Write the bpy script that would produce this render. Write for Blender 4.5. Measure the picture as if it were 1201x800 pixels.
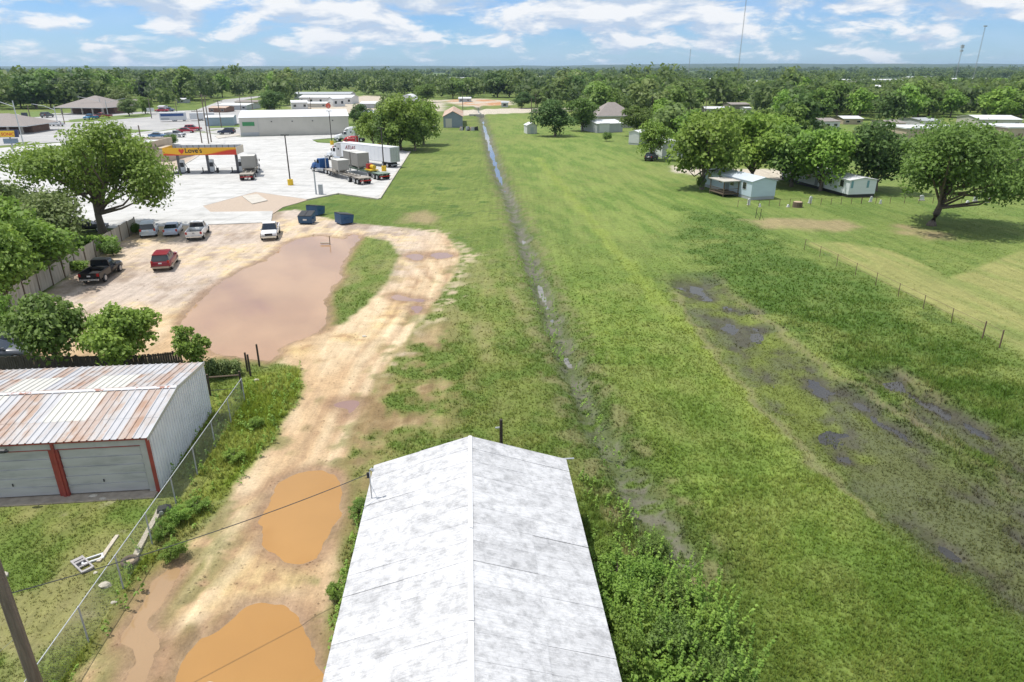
import bpy, bmesh, math, random
import numpy as np
from mathutils import Vector, Matrix

for _o in list(bpy.data.objects): bpy.data.objects.remove(_o)
scene = bpy.context.scene
col = scene.collection
R = math.radians
random.seed(7)

# ---------------------------------------------------------------- camera, sky, sun, exposure
CAM_H = 19.0
FPX = 800.0                      # focal length measured in pixels of the 1201 x 800 photograph
PITCH = R(21.74)
cam_d = bpy.data.cameras.new('camera'); cam = bpy.data.objects.new('camera', cam_d); col.objects.link(cam)
cam.location = (0, 0, CAM_H); cam.rotation_euler = (R(90) - PITCH, 0, 0)
cam_d.sensor_width = 36; cam_d.lens = FPX / 1201 * 36
cam_d.clip_start = 0.3; cam_d.clip_end = 40000
scene.camera = cam

SUN_EL, SUN_AZ = R(69), math.atan2(-0.35, 0.10)      # azimuth clockwise from +Y: sun stands to the left, a little ahead
world = bpy.data.worlds.new('World'); scene.world = world; world.use_nodes = True
def build_world():
    nt = world.node_tree; nt.nodes.clear(); N = nt.nodes.new; L = nt.links.new
    def math_(op, a, b=None, c=None):
        n = N('ShaderNodeMath'); n.operation = op
        for i, s in enumerate((a, b, c)):
            if s is None: continue
            if isinstance(s, (int, float)): n.inputs[i].default_value = s
            else: L(s, n.inputs[i])
        return n.outputs[0]
    sky = N('ShaderNodeTexSky'); sky.sky_type = 'NISHITA'; sky.sun_disc = False
    sky.sun_elevation = SUN_EL; sky.sun_rotation = SUN_AZ
    sky.air_density = 1.0; sky.dust_density = 0.15; sky.ozone_density = 2.2; sky.altitude = 300
    tc = N('ShaderNodeTexCoord'); sp = N('ShaderNodeSeparateXYZ'); L(tc.outputs['Generated'], sp.inputs[0])
    z = math_('MAXIMUM', sp.outputs[2], 0.0)
    zz = math_('ADD', z, 0.30)
    u = math_('DIVIDE', sp.outputs[0], zz); v = math_('DIVIDE', sp.outputs[1], zz)
    def cloud(du, dv, scale, detail, rough):
        cb = N('ShaderNodeCombineXYZ'); L(math_('ADD', u, du), cb.inputs[0]); L(math_('ADD', v, dv), cb.inputs[1]); cb.inputs[2].default_value = 3.7
        n = N('ShaderNodeTexNoise'); n.inputs['Scale'].default_value = scale; n.inputs['Detail'].default_value = detail
        n.inputs['Roughness'].default_value = rough; n.inputs['Distortion'].default_value = 0.25
        L(cb.outputs[0], n.inputs['Vector']); return n.outputs['Fac']
    c1 = cloud(0.35, 0, 4.6, 10, 0.58)
    big = cloud(5.3, 2.0, 1.3, 3, 0.5)
    base = math_('ADD', c1, math_('MULTIPLY', math_('SUBTRACT', big, 0.5), 0.5))
    # the lowest degrees stay clear, clouds bank up above them and go on over the whole sky
    lift = N('ShaderNodeMapRange'); lift.inputs[1].default_value = 0.008; lift.inputs[2].default_value = 0.075
    lift.inputs[3].default_value = -0.10; lift.inputs[4].default_value = 0.075; L(z, lift.inputs[0])
    dens = math_('ADD', base, lift.outputs[0])
    m = N('ShaderNodeMapRange'); m.interpolation_type = 'SMOOTHSTEP'
    m.inputs[1].default_value = 0.42; m.inputs[2].default_value = 0.575; L(dens, m.inputs[0])
    # lit tops and bluish bases: density a little higher up compared with here
    c2 = cloud(0.35, -0.10, 4.6, 4, 0.55)
    sh = N('ShaderNodeMapRange'); sh.inputs[1].default_value = -0.08; sh.inputs[2].default_value = 0.09
    L(math_('SUBTRACT', c1, c2), sh.inputs[0])
    cc = N('ShaderNodeMix'); cc.data_type = 'RGBA'; L(sh.outputs[0], cc.inputs['Factor'])
    cc.inputs[6].default_value = (5.0, 6.1, 7.7, 1); cc.inputs[7].default_value = (8.9, 9.05, 9.3, 1)
    thin = cloud(2.0, 1.0, 2.2, 6, 0.6)                   # thin veil
    vm = N('ShaderNodeMapRange'); vm.inputs[1].default_value = 0.35; vm.inputs[2].default_value = 0.75
    vm.inputs[3].default_value = 0.0; vm.inputs[4].default_value = 0.45; L(thin, vm.inputs[0])
    tint = N('ShaderNodeMix'); tint.data_type = 'RGBA'; tint.blend_type = 'MULTIPLY'; tint.inputs['Factor'].default_value = 1
    L(sky.outputs[0], tint.inputs[6]); tint.inputs[7].default_value = SKY_TINT
    mv = N('ShaderNodeMix'); mv.data_type = 'RGBA'; L(vm.outputs[0], mv.inputs['Factor'])
    L(tint.outputs[2], mv.inputs[6]); mv.inputs[7].default_value = (5.4, 6.9, 9.0, 1)
    mx = N('ShaderNodeMix'); mx.data_type = 'RGBA'; L(m.outputs[0], mx.inputs['Factor'])
    L(mv.outputs[2], mx.inputs[6]); L(cc.outputs[2], mx.inputs[7])
    bg = N('ShaderNodeBackground'); bg.inputs['Strength'].default_value = 0.10; L(mx.outputs[2], bg.inputs['Color'])
    out = N('ShaderNodeOutputWorld'); L(bg.outputs[0], out.inputs[0])
SKY_TINT = (0.56, 0.82, 1.24, 1)
build_world()
sun_d = bpy.data.lights.new('sun', 'SUN'); sun_d.energy = 4.3; sun_d.angle = R(0.6); sun_d.color = (1.0, 0.955, 0.88)
sun = bpy.data.objects.new('sun', sun_d); col.objects.link(sun)
_sd = Vector((math.cos(SUN_EL) * math.sin(SUN_AZ), math.cos(SUN_EL) * math.cos(SUN_AZ), math.sin(SUN_EL)))
sun.rotation_euler = _sd.to_track_quat('Z', 'Y').to_euler(); sun.location = (-60, 20, 120)
vs = scene.view_settings; vs.view_transform = 'Standard'; vs.look = 'None'; vs.exposure = 0.1; vs.gamma = 1.0; vs.use_curve_mapping = False
scene.cycles.max_bounces = 6; scene.cycles.diffuse_bounces = 3; scene.cycles.glossy_bounces = 2; scene.cycles.transparent_max_bounces = 8
scene.cycles.volume_bounces = 0; scene.cycles.use_denoising = True
scene.cycles.caustics_reflective = False; scene.cycles.caustics_refractive = False

# ---------------------------------------------------------------- measuring: photo pixel -> place on the ground
CP, SP_ = math.cos(PITCH), math.sin(PITCH)
def G(px, py, z=0.0):
    dx, dy = (px - 600.5) / FPX, (py - 400.0) / FPX
    d = Vector((dx, CP - dy * SP_, -SP_ - dy * CP))
    t = (z - CAM_H) / d.z
    return Vector((d.x * t, d.y * t, z))
def ZT(p, py):                    # height of a vertical thing standing at p whose top is seen at image row py
    dy = (py - 400.0) / FPX
    return CAM_H + p.y * (-SP_ - dy * CP) / (CP - dy * SP_)
def MPP(p):                       # metres that one photo pixel spans at p
    depth = p.y * CP + (CAM_H - p.z) * SP_
    return depth / FPX

# ---------------------------------------------------------------- objects and materials
def tag(o, label=None, cat=None, group=None, kind=None):
    if label: o['label'] = label
    if cat: o['category'] = cat
    if group: o['group'] = group
    if kind: o['kind'] = kind
    return o
def empty(name, label, cat, loc, rz=0.0, group=None):
    o = bpy.data.objects.new(name, None); col.objects.link(o)
    o.location = loc; o.rotation_euler = (0, 0, rz); o.empty_display_size = 0.3
    return tag(o, label, cat, group)
def link(name, me, parent=None):
    o = bpy.data.objects.new(name, me); col.objects.link(o)
    if parent: o.parent = parent
    return o
class MB:
    def __init__(s): s.v = []; s.f = []
    def add(s, vs, fs):
        b = len(s.v); s.v += [tuple(x) for x in vs]; s.f += [tuple(b + i for i in f) for f in fs]; return s
    def box(s, x0, x1, y0, y1, z0, z1):
        return s.add([(x0,y0,z0),(x1,y0,z0),(x1,y1,z0),(x0,y1,z0),(x0,y0,z1),(x1,y0,z1),(x1,y1,z1),(x0,y1,z1)],
                     [(3,2,1,0),(4,5,6,7),(0,1,5,4),(1,2,6,5),(2,3,7,6),(3,0,4,7)])
    def hexa(s, p): return s.add(p, [(3,2,1,0),(4,5,6,7),(0,1,5,4),(1,2,6,5),(2,3,7,6),(3,0,4,7)])
    def tube(s, path, rad, n=6, cap=True):
        path = [Vector(p) for p in path]
        if isinstance(rad, (int, float)): rad = [rad] * len(path)
        rings = []; b = len(s.v)
        for i, p in enumerate(path):
            t = (path[min(i + 1, len(path) - 1)] - path[max(i - 1, 0)]).normalized()
            a = t.cross(Vector((0, 0, 1)) if abs(t.z) < 0.9 else Vector((1, 0, 0))).normalized(); c = t.cross(a)
            for k in range(n):
                an = 2 * math.pi * k / n
                s.v.append(tuple(p + (a * math.cos(an) + c * math.sin(an)) * rad[i]))
        for i in range(len(path) - 1):
            for k in range(n):
                s.f.append((b + i*n + k, b + i*n + (k+1) % n, b + (i+1)*n + (k+1) % n, b + (i+1)*n + k))
        if cap:
            s.f.append(tuple(b + k for k in range(n))[::-1]); s.f.append(tuple(b + (len(path)-1)*n + k for k in range(n)))
        return s
    def prism(s, poly, y0, y1):            # polygon in (x, z), extruded along y
        n = len(poly); vs = [(x, y0, z) for x, z in poly] + [(x, y1, z) for x, z in poly]
        fs = [tuple(range(n)), tuple(range(2*n - 1, n - 1, -1))] + [(i, i + n, (i+1) % n + n, (i+1) % n) for i in range(n)]
        return s.add(vs, fs)
    def prism_z(s, poly, z0, z1):          # polygon in (x, y), extruded upward
        n = len(poly); vs = [(p[0], p[1], z0) for p in poly] + [(p[0], p[1], z1) for p in poly]
        return s.add(vs, [tuple(range(n))[::-1], tuple(range(n, 2*n))] + [(i, (i+1) % n, (i+1) % n + n, i + n) for i in range(n)])
    def loft(s, st, r=0.25):               # stations (x, z bottom, z top, half width bottom, half width top), chamfered corners
        b = len(s.v); n = 8
        for x, zb, zt, wb, wt in st:
            h = zt - zb; e = min(0.12, h * r); q = min(0.14, wt * 0.18)
            s.v += [(x,-wb,zb+e),(x,-wb*0.5-wt*0.5,zb+h*0.55),(x,-wt,zt-e),(x,-wt+q,zt),(x,wt-q,zt),(x,wt,zt-e),(x,wb*0.5+wt*0.5,zb+h*0.55),(x,wb,zb+e)]
        for i in range(len(st) - 1):
            for k in range(n): s.f.append((b+i*n+k, b+(i+1)*n+k, b+(i+1)*n+(k+1) % n, b+i*n+(k+1) % n))
        s.f.append(tuple(b + k for k in range(n))); s.f.append(tuple(b + (len(st)-1)*n + k for k in range(n))[::-1])
        return s
    def wheel(s, x, y, z, r, w, n=16):     # axis along y
        return s.tube([(x, y - w/2, z), (x, y - w/2*0.72, z), (x, y + w/2*0.72, z), (x, y + w/2, z)], [r*0.9, r, r, r*0.9], n)
    def mesh(s, name, mat=None, smooth=False):
        me = bpy.data.meshes.new(name); me.from_pydata(s.v, [], s.f)
        if mat: me.materials.append(mat)
        bm = bmesh.new(); bm.from_mesh(me); bmesh.ops.recalc_face_normals(bm, faces=bm.faces); bm.to_mesh(me); bm.free()
        if smooth: me.polygons.foreach_set('use_smooth', [True] * len(me.polygons))
        return me
    def build(s, name, mat, parent=None, smooth=False): return link(name, s.mesh(name, mat, smooth), parent)

def mat(name, c, rough=0.7, var=0.12, scale=1.5, metal=0.0, bump=0.0, bscale=30.0, c2=None, thr=None, stretch=None, streak=None, spec=None):
    """procedural material: base colour with noise variation, optional second colour (rust, dirt) by a noise threshold"""
    m = bpy.data.materials.new(name); m.use_nodes = True; nt = m.node_tree; N = nt.nodes.new; L = nt.links.new
    b = nt.nodes['Principled BSDF']; b.inputs['Roughness'].default_value = rough; b.inputs['Metallic'].default_value = metal
    if spec is not None: b.inputs['Specular IOR Level'].default_value = spec
    g = N('ShaderNodeNewGeometry'); mp = N('ShaderNodeMapping'); L(g.outputs['Position'], mp.inputs[0])
    if stretch: mp.inputs['Scale'].default_value = stretch[:3]
    if stretch and len(stretch) > 3: mp.inputs['Rotation'].default_value[2] = stretch[3]
    n1 = N('ShaderNodeTexNoise'); n1.inputs['Scale'].default_value = scale; n1.inputs['Detail'].default_value = 6; L(mp.outputs[0], n1.inputs['Vector'])
    r1 = N('ShaderNodeMapRange'); r1.inputs[1].default_value = 0.25; r1.inputs[2].default_value = 0.75; r1.inputs[3].default_value = 1 - var; r1.inputs[4].default_value = 1 + var
    L(n1.outputs['Fac'], r1.inputs[0])
    hv = N('ShaderNodeHueSaturation'); hv.inputs['Color'].default_value = (*c, 1); L(r1.outputs[0], hv.inputs['Value'])
    out = hv.outputs[0]
    if c2:
        n2 = N('ShaderNodeTexNoise'); n2.inputs['Scale'].default_value = scale * 0.6; n2.inputs['Detail'].default_value = 8; n2.inputs['Roughness'].default_value = 0.65
        L(mp.outputs[0], n2.inputs['Vector'])
        r2 = N('ShaderNodeMapRange'); r2.interpolation_type = 'SMOOTHSTEP'; r2.inputs[1].default_value = thr[0]; r2.inputs[2].default_value = thr[1]; L(n2.outputs['Fac'], r2.inputs[0])
        mx = N('ShaderNodeMix'); mx.data_type = 'RGBA'; L(r2.outputs[0], mx.inputs['Factor']); L(out, mx.inputs[6]); mx.inputs[7].default_value = (*c2, 1); out = mx.outputs[2]
    L(out, b.inputs['Base Color'])
    if bump:
        n3 = N('ShaderNodeTexNoise'); n3.inputs['Scale'].default_value = bscale; n3.inputs['Detail'].default_value = 4; L(g.outputs['Position'], n3.inputs['Vector'])
        bp = N('ShaderNodeBump'); bp.inputs['Strength'].default_value = bump; bp.inputs['Distance'].default_value = 0.05; L(n3.outputs['Fac'], bp.inputs['Height']); L(bp.outputs[0], b.inputs['Normal'])
    return m
_pc = {}
def paint(c, rough=0.35, metal=0.0):
    k = (tuple(c), rough, metal)
    if k not in _pc: _pc[k] = mat('paint', c, rough, 0.06, 2.0, metal)
    return _pc[k]

M = dict(
    white=mat('white_paint', (0.60, 0.61, 0.62), 0.5, 0.06, 2),
    glass=mat('dark_glass', (0.02, 0.025, 0.03), 0.08, 0.2, 3, spec=0.8),
    tyre=mat('rubber', (0.02, 0.02, 0.021), 0.85, 0.2, 8),
    rim=mat('rim', (0.45, 0.46, 0.47), 0.35, 0.1, 8, 0.6),
    black=mat('black_plastic', (0.02, 0.02, 0.022), 0.5, 0.2, 5),
    chrome=mat('bright_metal', (0.6, 0.62, 0.64), 0.25, 0.05, 5, 0.8),
    steel=mat('galvanised', (0.50, 0.52, 0.54), 0.45, 0.12, 3, 0.4),
    head=mat('headlamp', (0.75, 0.76, 0.78), 0.15, 0.05, 5),
    tail=mat('tail_lamp', (0.35, 0.01, 0.01), 0.2, 0.05, 5),
    wood=mat('old_wood', (0.13, 0.095, 0.065), 0.85, 0.3, 3, stretch=(8, 8, 0.8), bump=0.4),
    pole=mat('pole_wood', (0.17, 0.135, 0.105), 0.85, 0.35, 2, stretch=(9, 9, 0.6), bump=0.5),
    darkwood=mat('dark_post', (0.05, 0.038, 0.03), 0.85, 0.3, 3, stretch=(8, 8, 1)),
    concrete=mat('concrete', (0.51, 0.505, 0.49), 0.85, 0.08, 0.5, c2=(0.39, 0.385, 0.37), thr=(0.48, 0.70), bump=0.1),
    kerb=mat('kerb_concrete', (0.47, 0.44, 0.39), 0.85, 0.12, 1.0),
    asphalt=mat('asphalt', (0.34, 0.335, 0.33), 0.9, 0.12, 0.15, c2=(0.42, 0.41, 0.39), thr=(0.45, 0.7)),
    grave=mat('gravel', (0.42, 0.34, 0.27), 0.95, 0.18, 6, bump=0.6, bscale=12),
    beige=mat('beige_metal', (0.50, 0.48, 0.43), 0.55, 0.06, 0.4),
    roofwhite=mat('white_roof', (0.62, 0.63, 0.64), 0.5, 0.05, 0.4),
    tan=mat('tan_stucco', (0.46, 0.38, 0.29), 0.85, 0.08, 0.8),
    brick=mat('brown_brick', (0.20, 0.12, 0.09), 0.85, 0.2, 2),
    shingle=mat('shingles', (0.25, 0.22, 0.205), 0.9, 0.15, 2.5, bump=0.3),
    greymetal=mat('grey_metal', (0.38, 0.40, 0.42), 0.5, 0.08, 0.6),
    bark=mat('bark', (0.16, 0.13, 0.105), 0.95, 0.3, 3, stretch=(4, 4, 1), bump=0.6, bscale=10),
    wire=mat('wire', (0.05, 0.05, 0.05), 0.6, 0.1, 3),
    red=mat('red_trim', (0.30, 0.055, 0.045), 0.5, 0.2, 2, c2=(0.20, 0.06, 0.05), thr=(0.5, 0.7)),
)

def stained_concrete():
    m = M['concrete']; nt = m.node_tree; N = nt.nodes.new; L = nt.links.new; b = nt.nodes['Principled BSDF']; src = b.inputs['Base Color'].links[0].from_socket
    g = N('ShaderNodeNewGeometry'); mp = N('ShaderNodeMapping'); mp.inputs['Rotation'].default_value[2] = R(8); L(g.outputs['Position'], mp.inputs[0])
    br = N('ShaderNodeTexBrick'); br.offset = 0.0; br.inputs['Scale'].default_value = 1.0; br.inputs['Brick Width'].default_value = 4.6; br.inputs['Row Height'].default_value = 4.6; br.inputs['Mortar Size'].default_value = .05
    br.inputs['Color1'].default_value = (1,1,1,1); br.inputs['Color2'].default_value = (.93,.93,.93,1); br.inputs['Mortar'].default_value = (.72,.71,.69,1); L(mp.outputs[0], br.inputs['Vector'])
    st = N('ShaderNodeMapping'); st.inputs['Scale'].default_value = (.10, .9, 1); st.inputs['Rotation'].default_value[2] = R(-52); L(g.outputs['Position'], st.inputs[0])
    n = N('ShaderNodeTexNoise'); n.inputs['Scale'].default_value = .6; n.inputs['Detail'].default_value = 6; L(st.outputs[0], n.inputs['Vector'])
    r = N('ShaderNodeMapRange'); r.inputs[1].default_value = .52; r.inputs[2].default_value = .72; r.inputs[3].default_value = 1.0; r.inputs[4].default_value = .80; L(n.outputs['Fac'], r.inputs[0])
    mx = N('ShaderNodeMix'); mx.data_type = 'RGBA'; mx.blend_type = 'MULTIPLY'; mx.inputs['Factor'].default_value = 1; L(src, mx.inputs[6]); L(br.outputs['Color'], mx.inputs[7])
    vm = N('ShaderNodeVectorMath'); vm.operation = 'SCALE'; L(mx.outputs[2], vm.inputs[0]); L(r.outputs[0], vm.inputs['Scale']); L(vm.outputs[0], b.inputs['Base Color'])
stained_concrete()

# ---------------------------------------------------------------- numpy noise and distances (places measured in metres)
def _hash(ix, iy, s):
    n = (ix.astype(np.int64) * 374761393 + iy.astype(np.int64) * 668265263 + s * 1442695041) & 0x7fffffff
    n = ((n ^ (n >> 13)) * 1274126177) & 0x7fffffff
    return ((n ^ (n >> 16)) & 0xffff) / 65535.0
def vnoise(x, y, s=0):
    x0 = np.floor(x); y0 = np.floor(y); fx = x - x0; fy = y - y0
    fx = fx*fx*(3-2*fx); fy = fy*fy*(3-2*fy)
    a = _hash(x0, y0, s); b = _hash(x0+1, y0, s); c = _hash(x0, y0+1, s); d = _hash(x0+1, y0+1, s)
    return (a*(1-fx)+b*fx)*(1-fy) + (c*(1-fx)+d*fx)*fy
def fbm(x, y, size, s=0, o=4):
    t = 0; a = 0.5; f = 1.0 / size; w = 0
    for i in range(o):
        t = t + a * vnoise(x*f + 13.7*i, y*f - 7.1*i, s + i*17); w += a; a *= 0.5; f *= 2.03
    return t / w
def smooth(a, b, x):
    t = np.clip((x - a) / (b - a), 0, 1); return t*t*(3-2*t)
def Gp(pts): return np.array([G(*p)[:2] for p in pts])
def seg_d(X, Y, P, closed):
    d = np.full(X.shape, 1e9); n = len(P); par = np.zeros(X.shape)
    for i in range(n if closed else n - 1):
        a = P[i]; b = P[(i+1) % n]; ab = b - a; l = max((ab**2).sum(), 1e-9)
        t = np.clip(((X-a[0])*ab[0] + (Y-a[1])*ab[1]) / l, 0, 1)
        dd = np.hypot(X - a[0] - t*ab[0], Y - a[1] - t*ab[1])
        k = dd < d; d = np.where(k, dd, d); par = np.where(k, i + t, par)
    return d, par
def inside(X, Y, P):
    r = np.zeros(X.shape, bool); n = len(P)
    for i in range(n):
        a = P[i]; b = P[(i+1) % n]
        if a[1] == b[1]: continue
        c = ((a[1] > Y) != (b[1] > Y)) & (X < (b[0]-a[0]) * (Y-a[1]) / (b[1]-a[1]) + a[0])
        r ^= c
    return r
def sd(X, Y, P, margin=12.0):      # signed distance to a polygon, negative inside
    P = np.asarray(P); out = np.full(X.shape, 1e3)
    k = (X > P[:,0].min()-margin) & (X < P[:,0].max()+margin) & (Y > P[:,1].min()-margin) & (Y < P[:,1].max()+margin)
    if k.any():
        x, y = X[k], Y[k]; d, _ = seg_d(x, y, P, True); out[k] = np.where(inside(x, y, P), -d, d)
    return out
def dl(X, Y, P, margin=30.0):
    P = np.asarray(P); out = np.full(X.shape, 1e3); par = np.zeros(X.shape)
    k = (X > P[:,0].min()-margin) & (X < P[:,0].max()+margin) & (Y > P[:,1].min()-margin) & (Y < P[:,1].max()+margin)
    if k.any():
        d, t = seg_d(X[k], Y[k], P, False); out[k] = d; par[k] = t
    return out, par
def round_poly(P, it=2):           # Chaikin corner cutting
    P = np.asarray(P, float)
    for _ in range(it):
        Q = np.roll(P, -1, 0); P = np.stack([P*0.75 + Q*0.25, P*0.25 + Q*0.75], 1).reshape(-1, 2)
    return P

# ================================================================= THE GROUND
ROAD = Gp([(158,262),(308,260),(316,249),(345,246),(362,249),(388,258),(425,262),(470,267),(520,274),(538,295),(536,315),(503,360),(472,400),(441,445),(420,490),(404,540),(399,600),(391,680),(383,740),(384,850),
           (60,850),(92,795),(150,722),(212,650),(255,598),(300,548),(340,493),(361,452),(352,430),(310,421),(300,414),(240,425),(-60,425),(-60,395),(60,340)])
ISLE = Gp([(428,277),(458,283),(469,298),(457,330),(430,356),(402,379),(385,384),(381,366),(389,342),(399,322),(408,300),(416,285)])
RUTG = [Gp(p) for p in ([(254,636),(233,655),(203,690),(178,736),(192,742),(217,702),(247,664)], [(148,752),(153,772),(125,830),(95,830),(110,790)], [(222,735),(206,752),(186,830),(202,830),(216,775),(232,748)])]
PUD = {
 'big': Gp([(368,275),(329,285),(323,299),(287,314),(254,332),(230,353),(211,371),(213,384),(236,397),(250,416),(284,420),(318,424),(330,416),(329,407),(341,399),(368,392),(383,386),(387,371),(383,351),(386,341),(404,326),(398,318),(407,302),(415,290),(425,276),(411,273),(404,281),(392,278)]),
 'mid': Gp([(318,575),(335,557),(368,549),(395,555),(403,575),(399,605),(386,635),(366,656),(345,663),(322,656),(305,640),(301,615),(308,590)]),
 'low': Gp([(190,850),(193,805),(205,775),(232,748),(262,728),(290,707),(316,702),(345,717),(366,740),(377,765),(379,800),(380,850)]),
 'rut': Gp([(205,658),(190,668),(165,703),(144,735),(138,750),(153,762),(148,785),(132,830),(165,830),(183,770),(192,746),(174,740),(181,718),(200,690),(213,666)]),
 'notch': Gp([(386,471),(405,467),(427,467),(424,475),(416,482),(406,492),(409,479),(390,478)]),
 'small_a': Gp([(475,300),(482,296),(494,296),(501,300),(494,305),(481,305)]),
 'small_b': Gp([(503,299),(512,295),(527,296),(534,299),(524,303),(509,303)]),
 'small_c': Gp([(453,347),(464,343),(480,347),(497,350),(499,354),(482,354),(466,352)]),
 'small_d': Gp([(478,360),(488,357),(499,360),(497,366),(484,367)]),
}
PUD = {k: round_poly(p, 2) for k, p in PUD.items()}
DITCH = Gp([(560,124),(566,140),(573,165),(583,198),(604,250),(621,300),(638,345),(654,388),(672,432),(690,478),(713,520),(735,558),(762,602),(800,650)])
SWALE = Gp([(795,312),(835,352),(875,395),(925,440),(985,490),(1050,540),(1120,590),(1200,640),(1320,705)])
SWALE2 = Gp([(1010,425),(1075,460),(1130,500),(1185,525),(1260,570)])
BARE = Gp([(440,450),(480,395),(520,380),(520,450),(500,500),(440,530),(430,610),(400,680),(398,600),(405,540)])
STREAK = Gp([(630,185),(665,225),(705,272),(760,340),(812,392),(868,450),(905,508)])
TALL = Gp([(800,243),(868,252),(960,312),(1080,385),(1300,525),(1300,690),(1130,560),(1010,450),(920,385),(850,330),(805,292)])
PALE = Gp([(944,284),(985,284),(1040,293),(1090,314),(1112,328),(1150,312),(1300,260),(1300,480),(1201,418),(1100,362),(1015,318)])
BARE2 = [Gp(p) for p in ([(870,258),(920,255),(985,258),(1015,266),(990,273),(900,268)], [(1050,262),(1110,272),(1130,282),(1090,282),(1050,272)])]
BARE2 += [Gp([(478,250),(500,247),(520,254),(505,262),(470,262)])]
SHOULDER = Gp([(420,264),(520,268),(560,300),(545,340),(500,395),(470,430),(441,445),(472,400),(503,360),(536,315),(538,295),(520,274)])
YARD = [Gp(p) for p in ([(516,117.5),(560,115.5),(602,119),(596,123.5),(545,125)], [(340,135),(345,120),(430,112),(520,118),(520,130),(440,134)])]
LAWN_X = Gp([(596,131),(700,158),(800,210),(870,250),(800,262),(720,300),(660,260),(610,215),(580,170),(572,140)])
GARYARD = Gp([(-80,585),(195,578),(225,590),(20,850),(-200,850)])
LANE = [Gp(p) for p in ([(785,194),(850,197),(930,200),(960,212),(900,211),(850,208),(790,202)], [(1140,170),(1300,178),(1300,198),(1160,188)], [(530,130),(600,127),(700,126),(700,129),(600,133),(530,136)], [(1060,150),(1090,148),(1095,155),(1062,158)])]
VERGEP = Gp([(238,470),(300,440),(352,428),(361,452),(340,493),(300,548),(255,598),(212,650),(150,722),(92,795),(60,850),(10,850),(120,720),(190,600)])
LOTP = Gp([(132,266),(318,259),(320,248),(247,249),(238,242),(300,225.5),(360,234),(397,227),(444,233.5),(480,178),(440,171),(372,167.5),(366,164),(425,159),(410,157.5),(282,161),(205,152),(160,158),(100,165),(-180,190),(-260,215),(-140,250)])
GRVP = Gp([(234,252),(225,243),(299,222),(366,233),(350,238),(332,243),(320,251)])

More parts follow.
